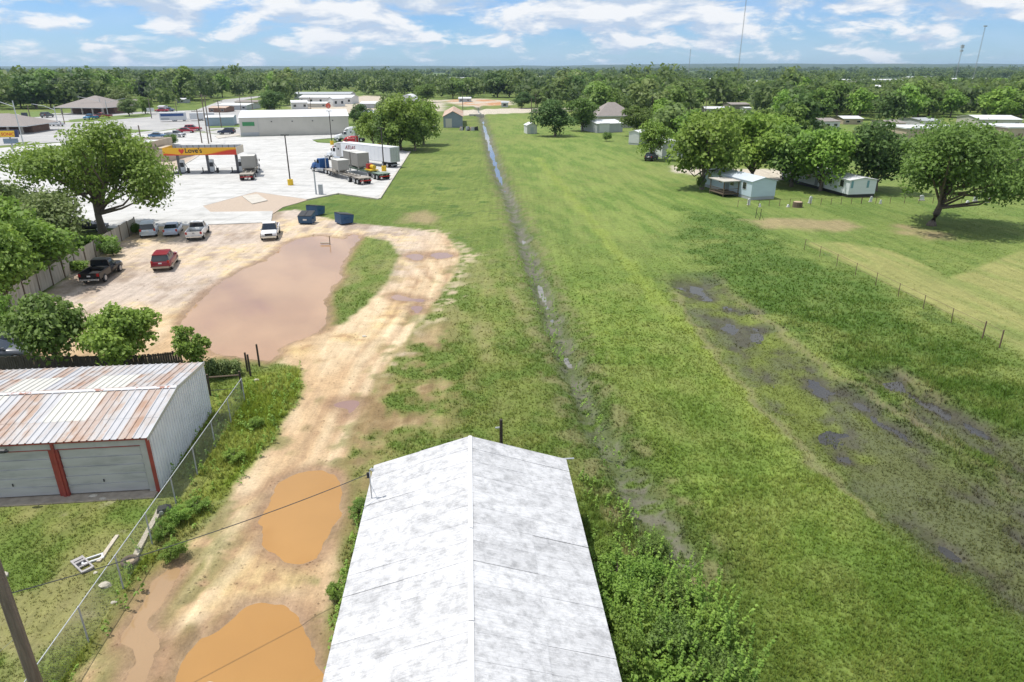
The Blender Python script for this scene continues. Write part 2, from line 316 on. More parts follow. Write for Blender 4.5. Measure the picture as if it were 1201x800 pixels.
def ground_fields(X, Y):
    """height, colour, wetness and category of the ground at every point"""
    n1 = fbm(X, Y, 9, 1); n2 = fbm(X, Y, 2.2, 5); n3 = fbm(X, Y, 0.9, 9, 3); n4 = fbm(X, Y, 34, 21)
    ang = 0.18; U = X*math.cos(ang) + Y*math.sin(ang); V = -X*math.sin(ang) + Y*math.cos(ang)
    st = fbm(U, V*0.16, 1.3, 33, 3)                                     # long streaks along the mowing direction
    H = (n2 - 0.5)*0.05 + (n1 - 0.5)*0.18*smooth(25, 60, Y)
    def C(r, g, b): return np.array([r, g, b])[None, :]
    def lerp(a, b, m): return a*(1-m[:, None]) + b*m[:, None]
    c = lerp(C(0.098,0.148,0.028), C(0.165,0.205,0.050), smooth(0.35, 0.7, 0.6*n1 + 0.4*n2))
    c = lerp(c, C(0.060,0.118,0.020), smooth(0.52, 0.75, n2*0.55 + n3*0.45))
    c = lerp(c, C(0.20,0.19,0.075), 0.55*smooth(0.55, 0.8, n4*0.5 + n3*0.5))
    wet = np.zeros_like(X); cat = np.zeros(X.shape, int); tall = np.full(X.shape, 1.0)
    # mown lawn far up the strip
    far = smooth(48, 85, Y)
    c = lerp(c, lerp(C(0.105,0.165,0.034), C(0.165,0.215,0.055), smooth(0.38, 0.62, st)), 0.75*far*smooth(-0.5, 3.0, X + 2 - 0.04*(Y - 50)))
    tall *= 1 - 0.6*far
    m = smooth(3, -4, sd(X, Y, LAWN_X) + (n2-0.5)*5)
    c = lerp(c, lerp(C(0.115,0.182,0.034), C(0.180,0.232,0.056), smooth(0.40, 0.60, st)), 0.8*m)
    # lush strip on the bank between ditch and swale
    dd, dpar = dl(X, Y, DITCH)
    right_of_ditch = (X - np.interp(Y, DITCH[::-1,1], DITCH[::-1,0]))
    m = smooth(0.6, 3.5, right_of_ditch)*smooth(15, 6, right_of_ditch - 0.10*Y)*(1-far)
    c = lerp(c, lerp(C(0.118,0.182,0.030), C(0.182,0.245,0.048), smooth(0.35, 0.65, 0.5*n1+0.5*n3)), 0.75*m)
    ds, _ = dl(X, Y, STREAK)
    c = lerp(c, C(0.20,0.25,0.045), 0.6*smooth(1.3, 0.1, ds + (n2-0.5)*2.2 + (n3-0.5)))
    # tall rough grass
    m = smooth(2.0, -1.5, sd(X, Y, TALL) + (n2-0.5)*6 + (n1-0.5)*5)
    c = lerp(c, lerp(C(0.060,0.115,0.018), C(0.105,0.160,0.034), smooth(0.4, 0.66, 0.5*n2+0.5*n3)), 0.85*m); tall += 0.8*m
    # pale mown patch beyond the wire fence
    m = smooth(0.5, -0.5, sd(X, Y, PALE) + (n2-0.5)*1.2)
    c = lerp(c, lerp(C(0.27,0.26,0.095), C(0.20,0.225,0.07), smooth(0.35, 0.65, st)), 0.85*m); tall *= 1-0.7*m
    for P in BARE2:
        m = smooth(1.2, -1.8, sd(X, Y, P) + (n2-0.5)*3.5)
        c = lerp(c, C(0.33,0.235,0.145), 0.65*m)
    m = smooth(6, -2, sd(X, Y, GARYARD)); tall *= 1 - 0.5*m
    c = lerp(c, lerp(C(0.11,0.165,0.03), C(0.19,0.20,0.06), smooth(0.35, 0.65, n1*0.4+n2*0.6)), 0.8*m)
    c = lerp(c, C(0.42,0.37,0.27), 0.8*m*smooth(0.66, 0.74, n2*0.6+n3*0.4))
    m = smooth(.8, -.6, sd(X, Y, VERGEP) + (n2-.5)); c = lerp(c, lerp(C(0.140,0.195,0.022), C(0.215,0.260,0.040), smooth(.35,.65,n2*.5+n3*.5)), .85*m)
    lf = smooth(-1.0, -3.0, right_of_ditch)*(1 - smooth(55, 85, Y))
    c = lerp(c, lerp(C(0.215,0.185,0.085), C(0.30,0.24,0.14), n3), 0.7*lf*smooth(0.50, 0.64, n1*0.45 + n2*0.3 + st*0.25)); c = lerp(c, C(0.165,0.185,0.045), 0.45*lf*smooth(.45,.6,n2))
    c = lerp(c, C(0.19,0.215,0.06), 0.45*smooth(.52,.66,n4*.6+n2*.4)*smooth(1.5,3,right_of_ditch)); c = lerp(c, C(0.08,0.14,0.026), 0.28*smooth(.50,.40,n4*.6+n1*.4)*smooth(1.5,3,right_of_ditch)*(1-far))
    # marshy swale
    sa = math.atan2(*(SWALE[6]-SWALE[1])[::-1]); su = X*math.cos(sa)+Y*math.sin(sa); sv = -X*math.sin(sa)+Y*math.cos(sa)
    ns = fbm(su*0.28, sv, 1.5, 61, 4)
    for S, w0, w1 in ((SWALE, 2.2, 4.4), (SWALE2, 1.0, 2.0)):
        d, p = dl(X, Y, S); w = w0 + (w1-w0)*p/(len(S)-1)
        m = smooth(w*1.5, w*0.55, d + (n2-0.5)*2.6 + (n3-0.5)*1.6) * smooth(0.0, 0.6, p)
        mud = lerp(C(0.058,0.050,0.039), C(0.094,0.104,0.042), smooth(0.42, 0.62, ns*0.7+n3*0.3))
        mud = lerp(mud, C(0.125,0.155,0.034), smooth(0.50, 0.66, n1*0.5+n2*0.5))
        c = lerp(c, mud, 0.92*m)
        H = H - 0.30*m; wet = np.maximum(wet, 0.75*m*smooth(0.50, 0.40, n2)); tall *= 1-0.45*m
        e = smooth(0.6, 0.0, abs(d + (n2-0.5)*2.2 - w*1.15))*smooth(0.35, 0.6, n1+0.1)
        c = lerp(c, C(0.20,0.16,0.10), 0.5*e*(p < len(S)-1)*smooth(0,.5,p)); cat[(m > 0.5)] = 2
        H = H - 0.16*m*smooth(0.56, 0.32, ns*0.75+n3*0.25)
    # ditch
    wob = (n2-0.5)*1.2 + (n3-0.5)*0.8
    wide = 1 + 0.7*smooth(4.2, 2.2, dpar); prof = np.exp(-(np.maximum(dd + wob*.25 - 0.12*wide, 0)/(0.72*wide))**2)
    depth = np.where(dpar < 3.4, 0.66 + .16*(fbm(X, Y, 9, 78, 2)-.5), 0.37 + 0.34*fbm(X, Y, 3.2, 77, 3)); fade = smooth(12.6, 7.0, dpar)*0.6 + 0.4
    H = H - depth*prof*fade + 0.16*np.exp(-((dd-3.6)/1.6)**2)
    bank = smooth(2.6, 1.0, dd + wob*1.3)*smooth(.35, .55, n3*.5+n2*.5+.05); c = lerp(c, C(0.062,0.098,0.024), .6*bank)
    m = smooth(1.15, 0.35, (dd + wob*1.0)/wide)*smooth(.26, .40, n3*.5 + n1*.5 + .25*smooth(4, 2, dpar))
    mud = lerp(C(0.135,0.122,0.095), C(0.085,0.105,0.036), smooth(0.42, 0.60, n3))
    c = lerp(c, mud, 0.9*m); wet = np.maximum(wet, 0.6*m); tall *= 1 - 0.5*m
    e = smooth(1.2, 0.2, abs(dd + wob - 1.7)); c = lerp(c, C(0.19,0.165,0.085), 0.5*e*smooth(0.42, 0.62, n3)); cat[m > 0.5] = 3
    # patchy bare ground between track and barn
    m = smooth(2.2, -1.5, sd(X, Y, BARE) + (n1-0.5)*4)
    pat = smooth(0.42, 0.55, n2*0.45 + st*0.35 + n3*0.2)
    c = lerp(c, lerp(C(0.35,0.25,0.145), C(0.22,0.14,0.075), smooth(.3,.7,n3)), 0.85*m*pat); tall *= 1 - 0.6*m*pat
    c = lerp(c, C(0.19,0.155,0.06), 0.45*m*(1-pat)*smooth(0.4,0.6,n3))
    m = smooth(1.0, -1.0, sd(X, Y, SHOULDER) + (n2-0.5)*5)
    c = lerp(c, C(0.46,0.37,0.255), 0.9*m*smooth(0.47, 0.57, n2*0.5+n3*0.5))
    # dirt track and dirt lot
    sr = sd(X, Y, ROAD) + (n2-0.5)*0.9 + (n3-0.5)*0.5
    for P in [ISLE] + RUTG: sr = np.maximum(sr, -(sd(X, Y, P) + (n2-0.5)*0.8 + (n3-0.5)*0.5))
    m = smooth(0.35, -0.25, sr)
    d1 = lerp(C(0.45,0.315,0.185), C(0.56,0.44,0.29), smooth(0.35, 0.65, n1*0.5+st*0.5))
    d1 = lerp(d1, C(0.52,0.375,0.175), 0.75*smooth(0.5, 0.64, n2*0.4+n1*0.6))
    d1 = lerp(d1, C(0.30,0.185,0.105), 0.75*smooth(0.58, 0.7, n3*0.6+n2*0.4))
    lot = smooth(6, 16, Y - 0.45*(X + 22) - 46)*smooth(-6, -14, X)      # paler, greyer lot
    d2 = lerp(C(0.46,0.385,0.325), C(0.52,0.42,0.315), smooth(0.4, 0.62, n1)); d2 = lerp(d2, C(0.33,0.26,0.205), smooth(0.46, 0.66, n2*0.5+st*0.5))
    d2 = lerp(d2, C(0.58,0.45,0.25), 0.7*smooth(0.52, 0.66, n1*0.5+n3*0.5))
    d1 = lerp(d1, d2, lot)
    edge = smooth(1.0, 0.1, abs(sr+0.6)); d1 = lerp(d1, C(0.36,0.25,0.155), 0.6*edge*smooth(0.42, 0.6, n2)*(1-0.7*lot))
    for rl in (Gp([(470,300),(500,330),(470,372),(420,430),(390,490),(370,540),(290,600),(235,665),(175,740),(120,810)]), Gp([(500,300),(515,325),(485,380),(440,430),(410,500),(385,545),(300,640),(255,690),(205,740)])):
        d, _ = dl(X, Y, rl); mm = smooth(0.32, 0.06, abs(abs(d + (n2-0.5)*0.35) - .78)); d1 = lerp(d1, C(0.58,0.46,0.30), 0.6*smooth(.55,.1,abs(d))*(1-lot)); d1 = lerp(d1, C(0.31,0.20,0.118), 0.42*mm*(1-.5*lot)*smooth(.3,.55,n1+.1)); H = H - 0.06*mm*m
    c = lerp(c, d1, m); tall *= 1 - m
    weeds = smooth(0.52, 0.60, n3*0.5 + n2*0.5)*smooth(-2.0, 0.0, sr)*m*(1-.6*lot); c = lerp(c, C(0.16,0.17,0.06), 0.7*weeds)
    cat[m > 0.5] = 1
    # lanes and yards further off
    for P in LANE:
        m = smooth(0.8, -0.8, sd(X, Y, P, 20) + (n2-0.5)*1.5); c = lerp(c, C(0.50,0.44,0.37), 0.9*m); tall *= 1-m
    for k, P in enumerate(YARD):
        m = smooth(4, -4, sd(X, Y, P, 30) + (n1-0.5)*10); c = lerp(c, lerp(C(0.48,0.42,0.35), C(0.44,0.21,0.10), (1.0 if k == 0 else 0.1)*smooth(0.46, 0.60, n1)), 0.9*m); tall *= 1-m
    # puddle beds
    for k, P in PUD.items():
        s_ = sd(X, Y, P); j = 0.17 if k in ('mid','low','rut','notch') else 0.25
        s_ = s_ + (n3-0.5)*j*3 + (n2-0.5)*j*2.0
        H = np.where(s_ < 1.5, H*smooth(-0.6, 1.5, s_) - 0.16*smooth(0.55, -0.75, s_), H)
        m = smooth(1.1, 0.0, s_); c = lerp(c, c*0.0 + C(0.24,0.145,0.085), 0.75*m*smooth(.2,.5,n2+.15)); wet = np.maximum(wet, 0.8*smooth(0.5, -0.1, s_)); tall *= 1-m
    for P in (LOTP, GRVP):
        H = np.where(sd(X, Y, P, 5) < 0.4, np.minimum(H, -0.06), H)
    # open country: fields and wooded hills to the horizon
    far2 = smooth(900, 1700, Y); n5 = fbm(X, Y*0.5, 420, 55, 4); n6 = fbm(X*0.8, Y*0.5, 900, 71, 3)
    fc = lerp(C(0.045,0.075,0.022), C(0.12,0.17,0.045), smooth(0.55, 0.62, n5)); fc = lerp(fc, C(0.22,0.21,0.10), smooth(0.66, 0.72, n5)*0.7)
    fc = lerp(fc, C(0.040,0.062,0.028), 0.85*smooth(2600, 4200, Y)); c = lerp(c, fc, far2); rise = smooth(1500, 7000, Y)
    H = H + rise*(8 + 34*(n6-0.35)*smooth(0, 3000, X + 2500) + 14*smooth(-1500, 3000, X)) + smooth(4500, 10500, Y)*(44 + 30*(fbm(X, Y*0.3, 1700, 83, 3)-.5))
    H = H + 9*smooth(1300, 2600, Y)*smooth(300, 1500, X)*(n5)
    return H, c, wet, cat, tall

def ground_height(x, y):
    return float(ground_fields(np.array([float(x)]), np.array([float(y)]))[0][0])

def make_ground_material():
    m = bpy.data.materials.new('ground_surface'); m.use_nodes = True; nt = m.node_tree; N = nt.nodes.new; L = nt.links.new
    b = nt.nodes['Principled BSDF']
    at = N('ShaderNodeAttribute'); at.attribute_name = 'gcol'; aw = N('ShaderNodeAttribute'); aw.attribute_name = 'wet'
    g = N('ShaderNodeNewGeometry')
    def noise(s, d=4, r=0.6):
        n = N('ShaderNodeTexNoise'); n.inputs['Scale'].default_value = s; n.inputs['Detail'].default_value = d; n.inputs['Roughness'].default_value = r; L(g.outputs['Position'], n.inputs['Vector']); return n.outputs['Fac']
    f1, f2 = noise(1.1, 5, 0.65), noise(7.0, 4, 0.7)
    ad = N('ShaderNodeMath'); ad.operation = 'MULTIPLY_ADD'; L(f2, ad.inputs[0]); ad.inputs[1].default_value = 0.9; 
    a2 = N('ShaderNodeMath'); a2.operation = 'MULTIPLY'; L(f1, a2.inputs[0]); a2.inputs[1].default_value = 0.8; L(a2.outputs[0], ad.inputs[2])
    mr = N('ShaderNodeMapRange'); mr.inputs[1].default_value = 0.45; mr.inputs[2].default_value = 1.25; mr.inputs[3].default_value = 0.62; mr.inputs[4].default_value = 1.38; L(ad.outputs[0], mr.inputs[0])
    mp = N('ShaderNodeMapping'); mp.inputs['Rotation'].default_value[2] = -.18; mp.inputs['Scale'].default_value = (2.2, .12, 1); L(g.outputs['Position'], mp.inputs[0])
    sn = N('ShaderNodeTexNoise'); sn.inputs['Scale'].default_value = 1.0; sn.inputs['Detail'].default_value = 5; sn.inputs['Roughness'].default_value = .65; L(mp.outputs[0], sn.inputs['Vector'])
    sr_ = N('ShaderNodeMapRange'); sr_.inputs[1].default_value = .3; sr_.inputs[2].default_value = .7; sr_.inputs[3].default_value = .84; sr_.inputs[4].default_value = 1.16; L(sn.outputs['Fac'], sr_.inputs[0])
    mm_ = N('ShaderNodeMath'); mm_.operation = 'MULTIPLY'; L(mr.outputs[0], mm_.inputs[0]); L(sr_.outputs[0], mm_.inputs[1])
    vm = N('ShaderNodeVectorMath'); vm.operation = 'SCALE'; L(at.outputs['Color'], vm.inputs[0]); L(mm_.outputs[0], vm.inputs['Scale'])
    L(vm.outputs[0], b.inputs['Base Color'])
    rr = N('ShaderNodeMapRange'); rr.inputs[3].default_value = 0.95; rr.inputs[4].default_value = 0.35; L(aw.outputs['Fac'], rr.inputs[0]); L(rr.outputs[0], b.inputs['Roughness'])
    b.inputs['Specular IOR Level'].default_value = 0.25
    bp = N('ShaderNodeBump'); bp.inputs['Strength'].default_value = 0.55; bp.inputs['Distance'].default_value = 0.12; L(ad.outputs[0], bp.inputs['Height']); L(bp.outputs[0], b.inputs['Normal'])
    return m
GM = make_ground_material()

def build_ground():
    ys = [-70, -50, -35, -22, -12, -4, 2, 6]
    y = 9.0
    while y < 13000: ys.append(y); y *= 1.0078 if y < 130 else (1.014 if y < 500 else 1.03)
    ys = np.array(ys + [13000.0]); nc = 460
    s = np.linspace(-1, 1, nc); s = s*0.80 + 0.45*s**3
    YY, SS = np.meshgrid(ys, s, indexing='ij'); XX = SS*np.maximum(YY + 25, 40)
    X, Y = XX.ravel(), YY.ravel()
    H, c, wet, cat, tall = ground_fields(X, Y)
    nr = len(ys); idx = np.arange(nr*nc).reshape(nr, nc)
    F = np.stack([idx[:-1,:-1], idx[:-1,1:], idx[1:,1:], idx[1:,:-1]], -1).reshape(-1, 4)
    fc = cat[F]; fcat = np.where((fc == 1).sum(1) >= 3, 1, np.where((fc == 2).sum(1) >= 3, 2, np.where((fc == 3).sum(1) >= 3, 3, 0)))
    V = np.stack([X, Y, H], 1)
    for k, name, lab in ((0,'ground','wide green grass field running from the track to the horizon'), (1,'dirt_road','tan dirt track and lot with ruts, between garage and barn'),
                         (2,'marsh_ground','muddy brown and green marshy swale crossing the field'), (3,'ditch_bed','muddy drainage ditch bed running straight up the field')):
        f = F[fcat == k]; used, inv = np.unique(f, return_inverse=True); f = inv.reshape(-1, 4)
        me = bpy.data.meshes.new(name); me.vertices.add(len(used)); me.vertices.foreach_set('co', V[used].ravel())
        me.loops.add(f.size); me.loops.foreach_set('vertex_index', f.ravel().astype(np.int32)); me.polygons.add(len(f))
        me.polygons.foreach_set('loop_start', np.arange(0, f.size, 4, dtype=np.int32)); me.polygons.foreach_set('use_smooth', np.ones(len(f), bool))
        a = me.attributes.new('gcol', 'FLOAT_COLOR', 'POINT'); a.data.foreach_set('color', np.concatenate([c[used], np.ones((len(used),1))], 1).ravel())
        a = me.attributes.new('wet', 'FLOAT', 'POINT'); a.data.foreach_set('value', wet[used])
        me.materials.append(GM); me.update(calc_edges=True); me.validate()
        tag(link(name, me), lab, None, None, 'structure')
build_ground()

# water
def water_mat(name, c, rough, murk=0.10):
    m = mat(name, c, rough, murk, 0.16, spec=0.65); nt = m.node_tree; N = nt.nodes.new; L = nt.links.new
    g = N('ShaderNodeNewGeometry'); n = N('ShaderNodeTexNoise'); n.inputs['Scale'].default_value = 2.2; n.inputs['Detail'].default_value = 3; L(g.outputs['Position'], n.inputs['Vector'])
    bp = N('ShaderNodeBump'); bp.inputs['Strength'].default_value = 0.05; bp.inputs['Distance'].default_value = 0.02; L(n.outputs['Fac'], bp.inputs['Height']); L(bp.outputs[0], nt.nodes['Principled BSDF'].inputs['Normal'])
    return m
W_OR = water_mat('muddy_orange_water', (0.36, 0.190, 0.054), 0.03)
W_BR = water_mat('muddy_brown_water', (0.33, 0.215, 0.115), 0.06)
W_PK = water_mat('muddy_pink_water', (0.36, 0.215, 0.122), 0.03)
W_DT = water_mat('ditch_water', (0.16, 0.155, 0.14), 0.06)
W_MV = water_mat('muddy_mauve_water', (0.27, 0.165, 0.125), 0.03)
W_CL = water_mat('clear_shallow_water', (0.040, 0.036, 0.027), 0.16, .3)
def water(name, P, z, m, label, grow=0.7):
    P = np.asarray(P); c = P.mean(0)
    area = 0.5*np.sum(P[:,0]*np.roll(P[:,1],-1) - np.roll(P[:,0],-1)*P[:,1]); n = np.roll(P,-1,0) - np.roll(P,1,0)
    nn = np.stack([n[:,1], -n[:,0]], 1)*np.sign(area); nn /= np.maximum(np.hypot(*nn.T), 1e-6)[:,None]
    Q = P + nn*grow
    bm = bmesh.new(); vs_ = [bm.verts.new((q[0], q[1], z)) for q in Q]; bm.faces.new(vs_); bmesh.ops.triangulate(bm, faces=bm.faces)
    bmesh.ops.recalc_face_normals(bm, faces=bm.faces); me = bpy.data.meshes.new(name); bm.to_mesh(me); bm.free(); me.materials.append(m)
    if me.polygons and me.polygons[0].normal.z < 0: me.flip_normals()
    return tag(link(name, me), label, None, None, 'structure')
water('puddle_water', PUD['big'], -0.085, W_PK, 'large pinkish brown flooded puddle covering the dirt lot', 0.35)
water('puddle_water', PUD['mid'], -0.075, W_OR, 'oval orange muddy puddle in the dirt track beside the barn', 0.25)
water('puddle_water', PUD['low'], -0.075, W_OR, 'wide orange muddy puddle filling the near end of the track', 0.25)
water('puddle_water', PUD['rut'], -0.075, W_BR, 'narrow brown puddle in the wheel rut near the chain fence', 0.2)
for k, lab in (('notch','thin brown puddle wedge at the edge of the track'), ('small_a','small round mauve puddle on the upper track'), ('small_b','small grey puddle next to the grass on the upper track'),
               ('small_c','long mauve puddle across the upper track'), ('small_d','small pale puddle below the long mauve one')):
    water('puddle_water', PUD[k], -0.085, W_MV, lab, 0.2)
def ribbon(name, P, w, z, m, label):
    P = [Vector((p[0], p[1], 0)) for p in P]; mb = MB(); L_ = []; R_ = []
    for i, p in enumerate(P):
        t = (P[min(i+1, len(P)-1)] - P[max(i-1, 0)]).normalized(); n = Vector((-t.y, t.x, 0)); L_.append(p + n*w); R_.append(p - n*w)
    vs_ = [(q.x, q.y, z) for q in L_ + R_]; k = len(P)
    mb.add(vs_, [(i, i+1, k+i+1, k+i) for i in range(k-1)]); o = mb.build(name, m)
    if o.data.polygons[0].normal.z < 0: o.data.flip_normals()
    return tag(o, label, None, None, 'structure')
ribbon('ditch_water', DITCH, 1.15, -0.585, W_DT, 'thin line of standing water along the straight ditch')
ribbon('marsh_water', SWALE, 4.5, -0.425, W_CL, 'dark shallow water showing between marsh grass in the swale')
ribbon('marsh_water', SWALE2, 2.2, -0.425, W_CL, 'dark wet patch of the smaller swale nearer the wire fence')

# concrete lot, roads, kerbs
def slab(name, pts, z0, z1, m, label, px=True, kind='structure'):
    P = Gp(pts) if px else np.asarray(pts)
    a = 0.5*np.sum(P[:,0]*np.roll(P[:,1],-1) - np.roll(P[:,0],-1)*P[:,1])
    if a < 0: P = P[::-1]
    o = MB().prism_z([tuple(p) for p in P], z0, z1).build(name, m); return tag(o, label, None, None, kind)
LOT = [(132,268),(318,261),(320,248),(247,249),(238,242),(300,225.5),(360,234),(397,227),(444,233.5),(480,178),(440,171),(372,167.5),(366,164),(425,159),(410,157.5),(282,161),(205,152),(160,158),(100,165),(-180,190),(-260,215),(-140,250)]
slab('concrete_lot', LOT, -0.3, 0.06, M['concrete'], 'bright pale concrete truck lot with trucks and fuel canopy')
slab('paved_road', [(-320,190),(100,165),(160,158),(205,151),(282,160.6),(300,150),(282,141),(340,137),(345,133),(270,128),(180,131),(60,133),(-100,137),(-320,143)], -0.3, 0.045, M['asphalt'], 'wide pale grey road and parking apron behind the fuel station')
slab('side_road', [(225,131),(262,117),(300,113),(312,113),(282,118),(262,131)], -0.3, 0.05, M['asphalt'], 'pale side road leading off past the white bus')
slab('gravel_bed', [(234,252),(225,243),(299,222),(366,233),(350,238),(332,243),(320,251)], -0.3, 0.035, M['grave'], 'tan gravel bed beside the concrete lot')
slab('concrete_pad', [(284,231),(302,228.5),(314,236),(296,240)], -0.3, 0.16, M['kerb'], 'small concrete pad on the gravel bed')
slab('gravel_bed', [(176,208),(178,186),(215,186),(233,183),(228,187),(200,203),(174,222)], -0.3, 0.12, M['grave'], 'reddish landscaping strip below the tan retaining wall')
def kerb(pts, label, w=0.18, z=0.16):
    P = [G(*p) for p in pts]; mb = MB()
    for a, b in zip(P[:-1], P[1:]):
        t = (b - a).normalized(); n = Vector((-t.y, t.x, 0))*w; q = [a-n, b-n, b+n, a+n]
        mb.hexa([(p.x, p.y, -0.2) for p in q] + [(p.x, p.y, z) for p in q])
    return tag(mb.build('kerb', M['kerb']), label, None, None, 'structure')
kerb([(445,233.5),(481,178)], 'pale kerb along the grass side of the truck lot')
kerb([(360,234.6),(397,227.4),(444,233.9)], 'pale kerb along the near side of the truck lot')
kerb([(174,222),(200,203.5),(233,183)], 'kerb curving round the landscaping strip')
GRS = mat('verge_grass', (0.115, 0.17, 0.035), 0.95, 0.3, 0.6, bump=0.5, bscale=5)
for pts, lab in (([(367,165.5),(400,163),(440,166),(480,177),(440,170.6),(380,167.6)], 'grass verge strip behind the parked trucks'),
                 ([(80,141),(115,137.5),(175,133),(178,137),(130,141),(85,143.5)], 'green lawn in front of the hip roofed building'),
                 ([(246,147.5),(281,146),(281,149.5),(246,150.5)], 'green strip in front of the blue shed'),
                 ([(20,134),(40,131),(62,131),(60,136),(35,138)], 'small grass plot beside the far road'),
                 ([(38,178.5),(60,174),(70,177),(40,182)], 'small planted verge below the drive in sign'),
                 ([(120,156),(140,152),(180,153),(150,157)], 'narrow grass median in the road')):
    slab('grass_verge', pts, -0.2, 0.11, GRS, lab)
slab('parking_island', [(252,160),(280,157.5),(282,159.5),(256,163)], -0.2, 0.2, M['kerb'], 'raised concrete island beside the beige warehouse')

# ================================================================= BUILDINGS
def V2(p): return Vector((p[0], p[1], 0))
# ---- barn with the whitewashed roof, in front of the camera
def barn_materials():
    def make(name, base, dirt, lo, hi):
        m = mat(name, base, 0.55, 0.05, 1.0, c2=dirt, thr=(lo, hi), stretch=(1.0, 1.6, 1)); nt = m.node_tree; N = nt.nodes.new; L = nt.links.new; b = nt.nodes['Principled BSDF']
        g = N('ShaderNodeNewGeometry'); mp = N('ShaderNodeMapping'); mp.inputs['Rotation'].default_value[2] = R(-3.4); L(g.outputs['Position'], mp.inputs[0])
        oi = N('ShaderNodeObjectInfo'); hv = N('ShaderNodeMapRange'); hv.inputs[3].default_value = 0.90; hv.inputs[4].default_value = 1.05; L(oi.outputs['Random'], hv.inputs[0])
        # fine soot streaks running down the slope
        s2 = N('ShaderNodeMapping'); s2.inputs['Scale'].default_value = (1.4, 16.0, 1.0); L(mp.outputs[0], s2.inputs[0])
        n = N('ShaderNodeTexNoise'); n.inputs['Scale'].default_value = 1.6; n.inputs['Detail'].default_value = 8; n.inputs['Roughness'].default_value = 0.7; L(s2.outputs[0], n.inputs['Vector'])
        r = N('ShaderNodeMapRange'); r.inputs[1].default_value = 0.42; r.inputs[2].default_value = 0.74; r.inputs[3].default_value = 1.06; r.inputs[4].default_value = 0.70; L(n.outputs['Fac'], r.inputs[0])
        # blotches
        n2 = N('ShaderNodeTexNoise'); n2.inputs['Scale'].default_value = 2.3; n2.inputs['Detail'].default_value = 13; n2.inputs['Roughness'].default_value = 0.80; n2.inputs['Distortion'].default_value = 0.15; L(mp.outputs[0], n2.inputs['Vector'])
        r2 = N('ShaderNodeMapRange'); r2.inputs[1].default_value = 0.46; r2.inputs[2].default_value = 0.66; r2.inputs[3].default_value = 1.06; r2.inputs[4].default_value = 0.56; L(n2.outputs['Fac'], r2.inputs[0])
        mu = N('ShaderNodeMath'); mu.operation = 'MULTIPLY'; L(r.outputs[0], mu.inputs[0]); L(hv.outputs[0], mu.inputs[1])
        m2 = N('ShaderNodeMath'); m2.operation = 'MULTIPLY'; L(mu.outputs[0], m2.inputs[0]); L(r2.outputs[0], m2.inputs[1])
        src = b.inputs['Base Color'].links[0].from_socket; vm = N('ShaderNodeVectorMath'); vm.operation = 'SCALE'; L(src, vm.inputs[0]); L(m2.outputs[0], vm.inputs['Scale']); L(vm.outputs[0], b.inputs['Base Color'])
        w = N('ShaderNodeTexWave'); w.bands_direction = 'Y'; w.inputs['Scale'].default_value = 2.6; w.inputs['Distortion'].default_value = 0.3; L(mp.outputs[0], w.inputs['Vector'])
        bp = N('ShaderNodeBump'); bp.inputs['Strength'].default_value = 0.35; bp.inputs['Distance'].default_value = 0.012; L(w.outputs['Fac'], bp.inputs['Height']); L(bp.outputs[0], b.inputs['Normal'])
        return m
    return make('whitewashed_metal', (0.53, 0.53, 0.54), (0.43, 0.43, 0.44), 0.48, 0.72)
BARN_ROOF = barn_materials()
BW, BE, BA, BL = 8.4, 3.0, 4.3, 17.0            # width, eave and ridge height, length of the barn
BYAW = R(3.4)
_l, _r = G(440, 541, BE), G(665, 543.5, BE)
BARN_O = (_l + _r) / 2; BARN_O.z = 0
def barn_local(x, y):                            # world -> barn frame (x across, y along, 0 at the far gable)
    p = Vector((x, y, 0)) - BARN_O; c, s = math.cos(-BYAW), math.sin(-BYAW)
    return p.x*c - p.y*s, p.x*s + p.y*c
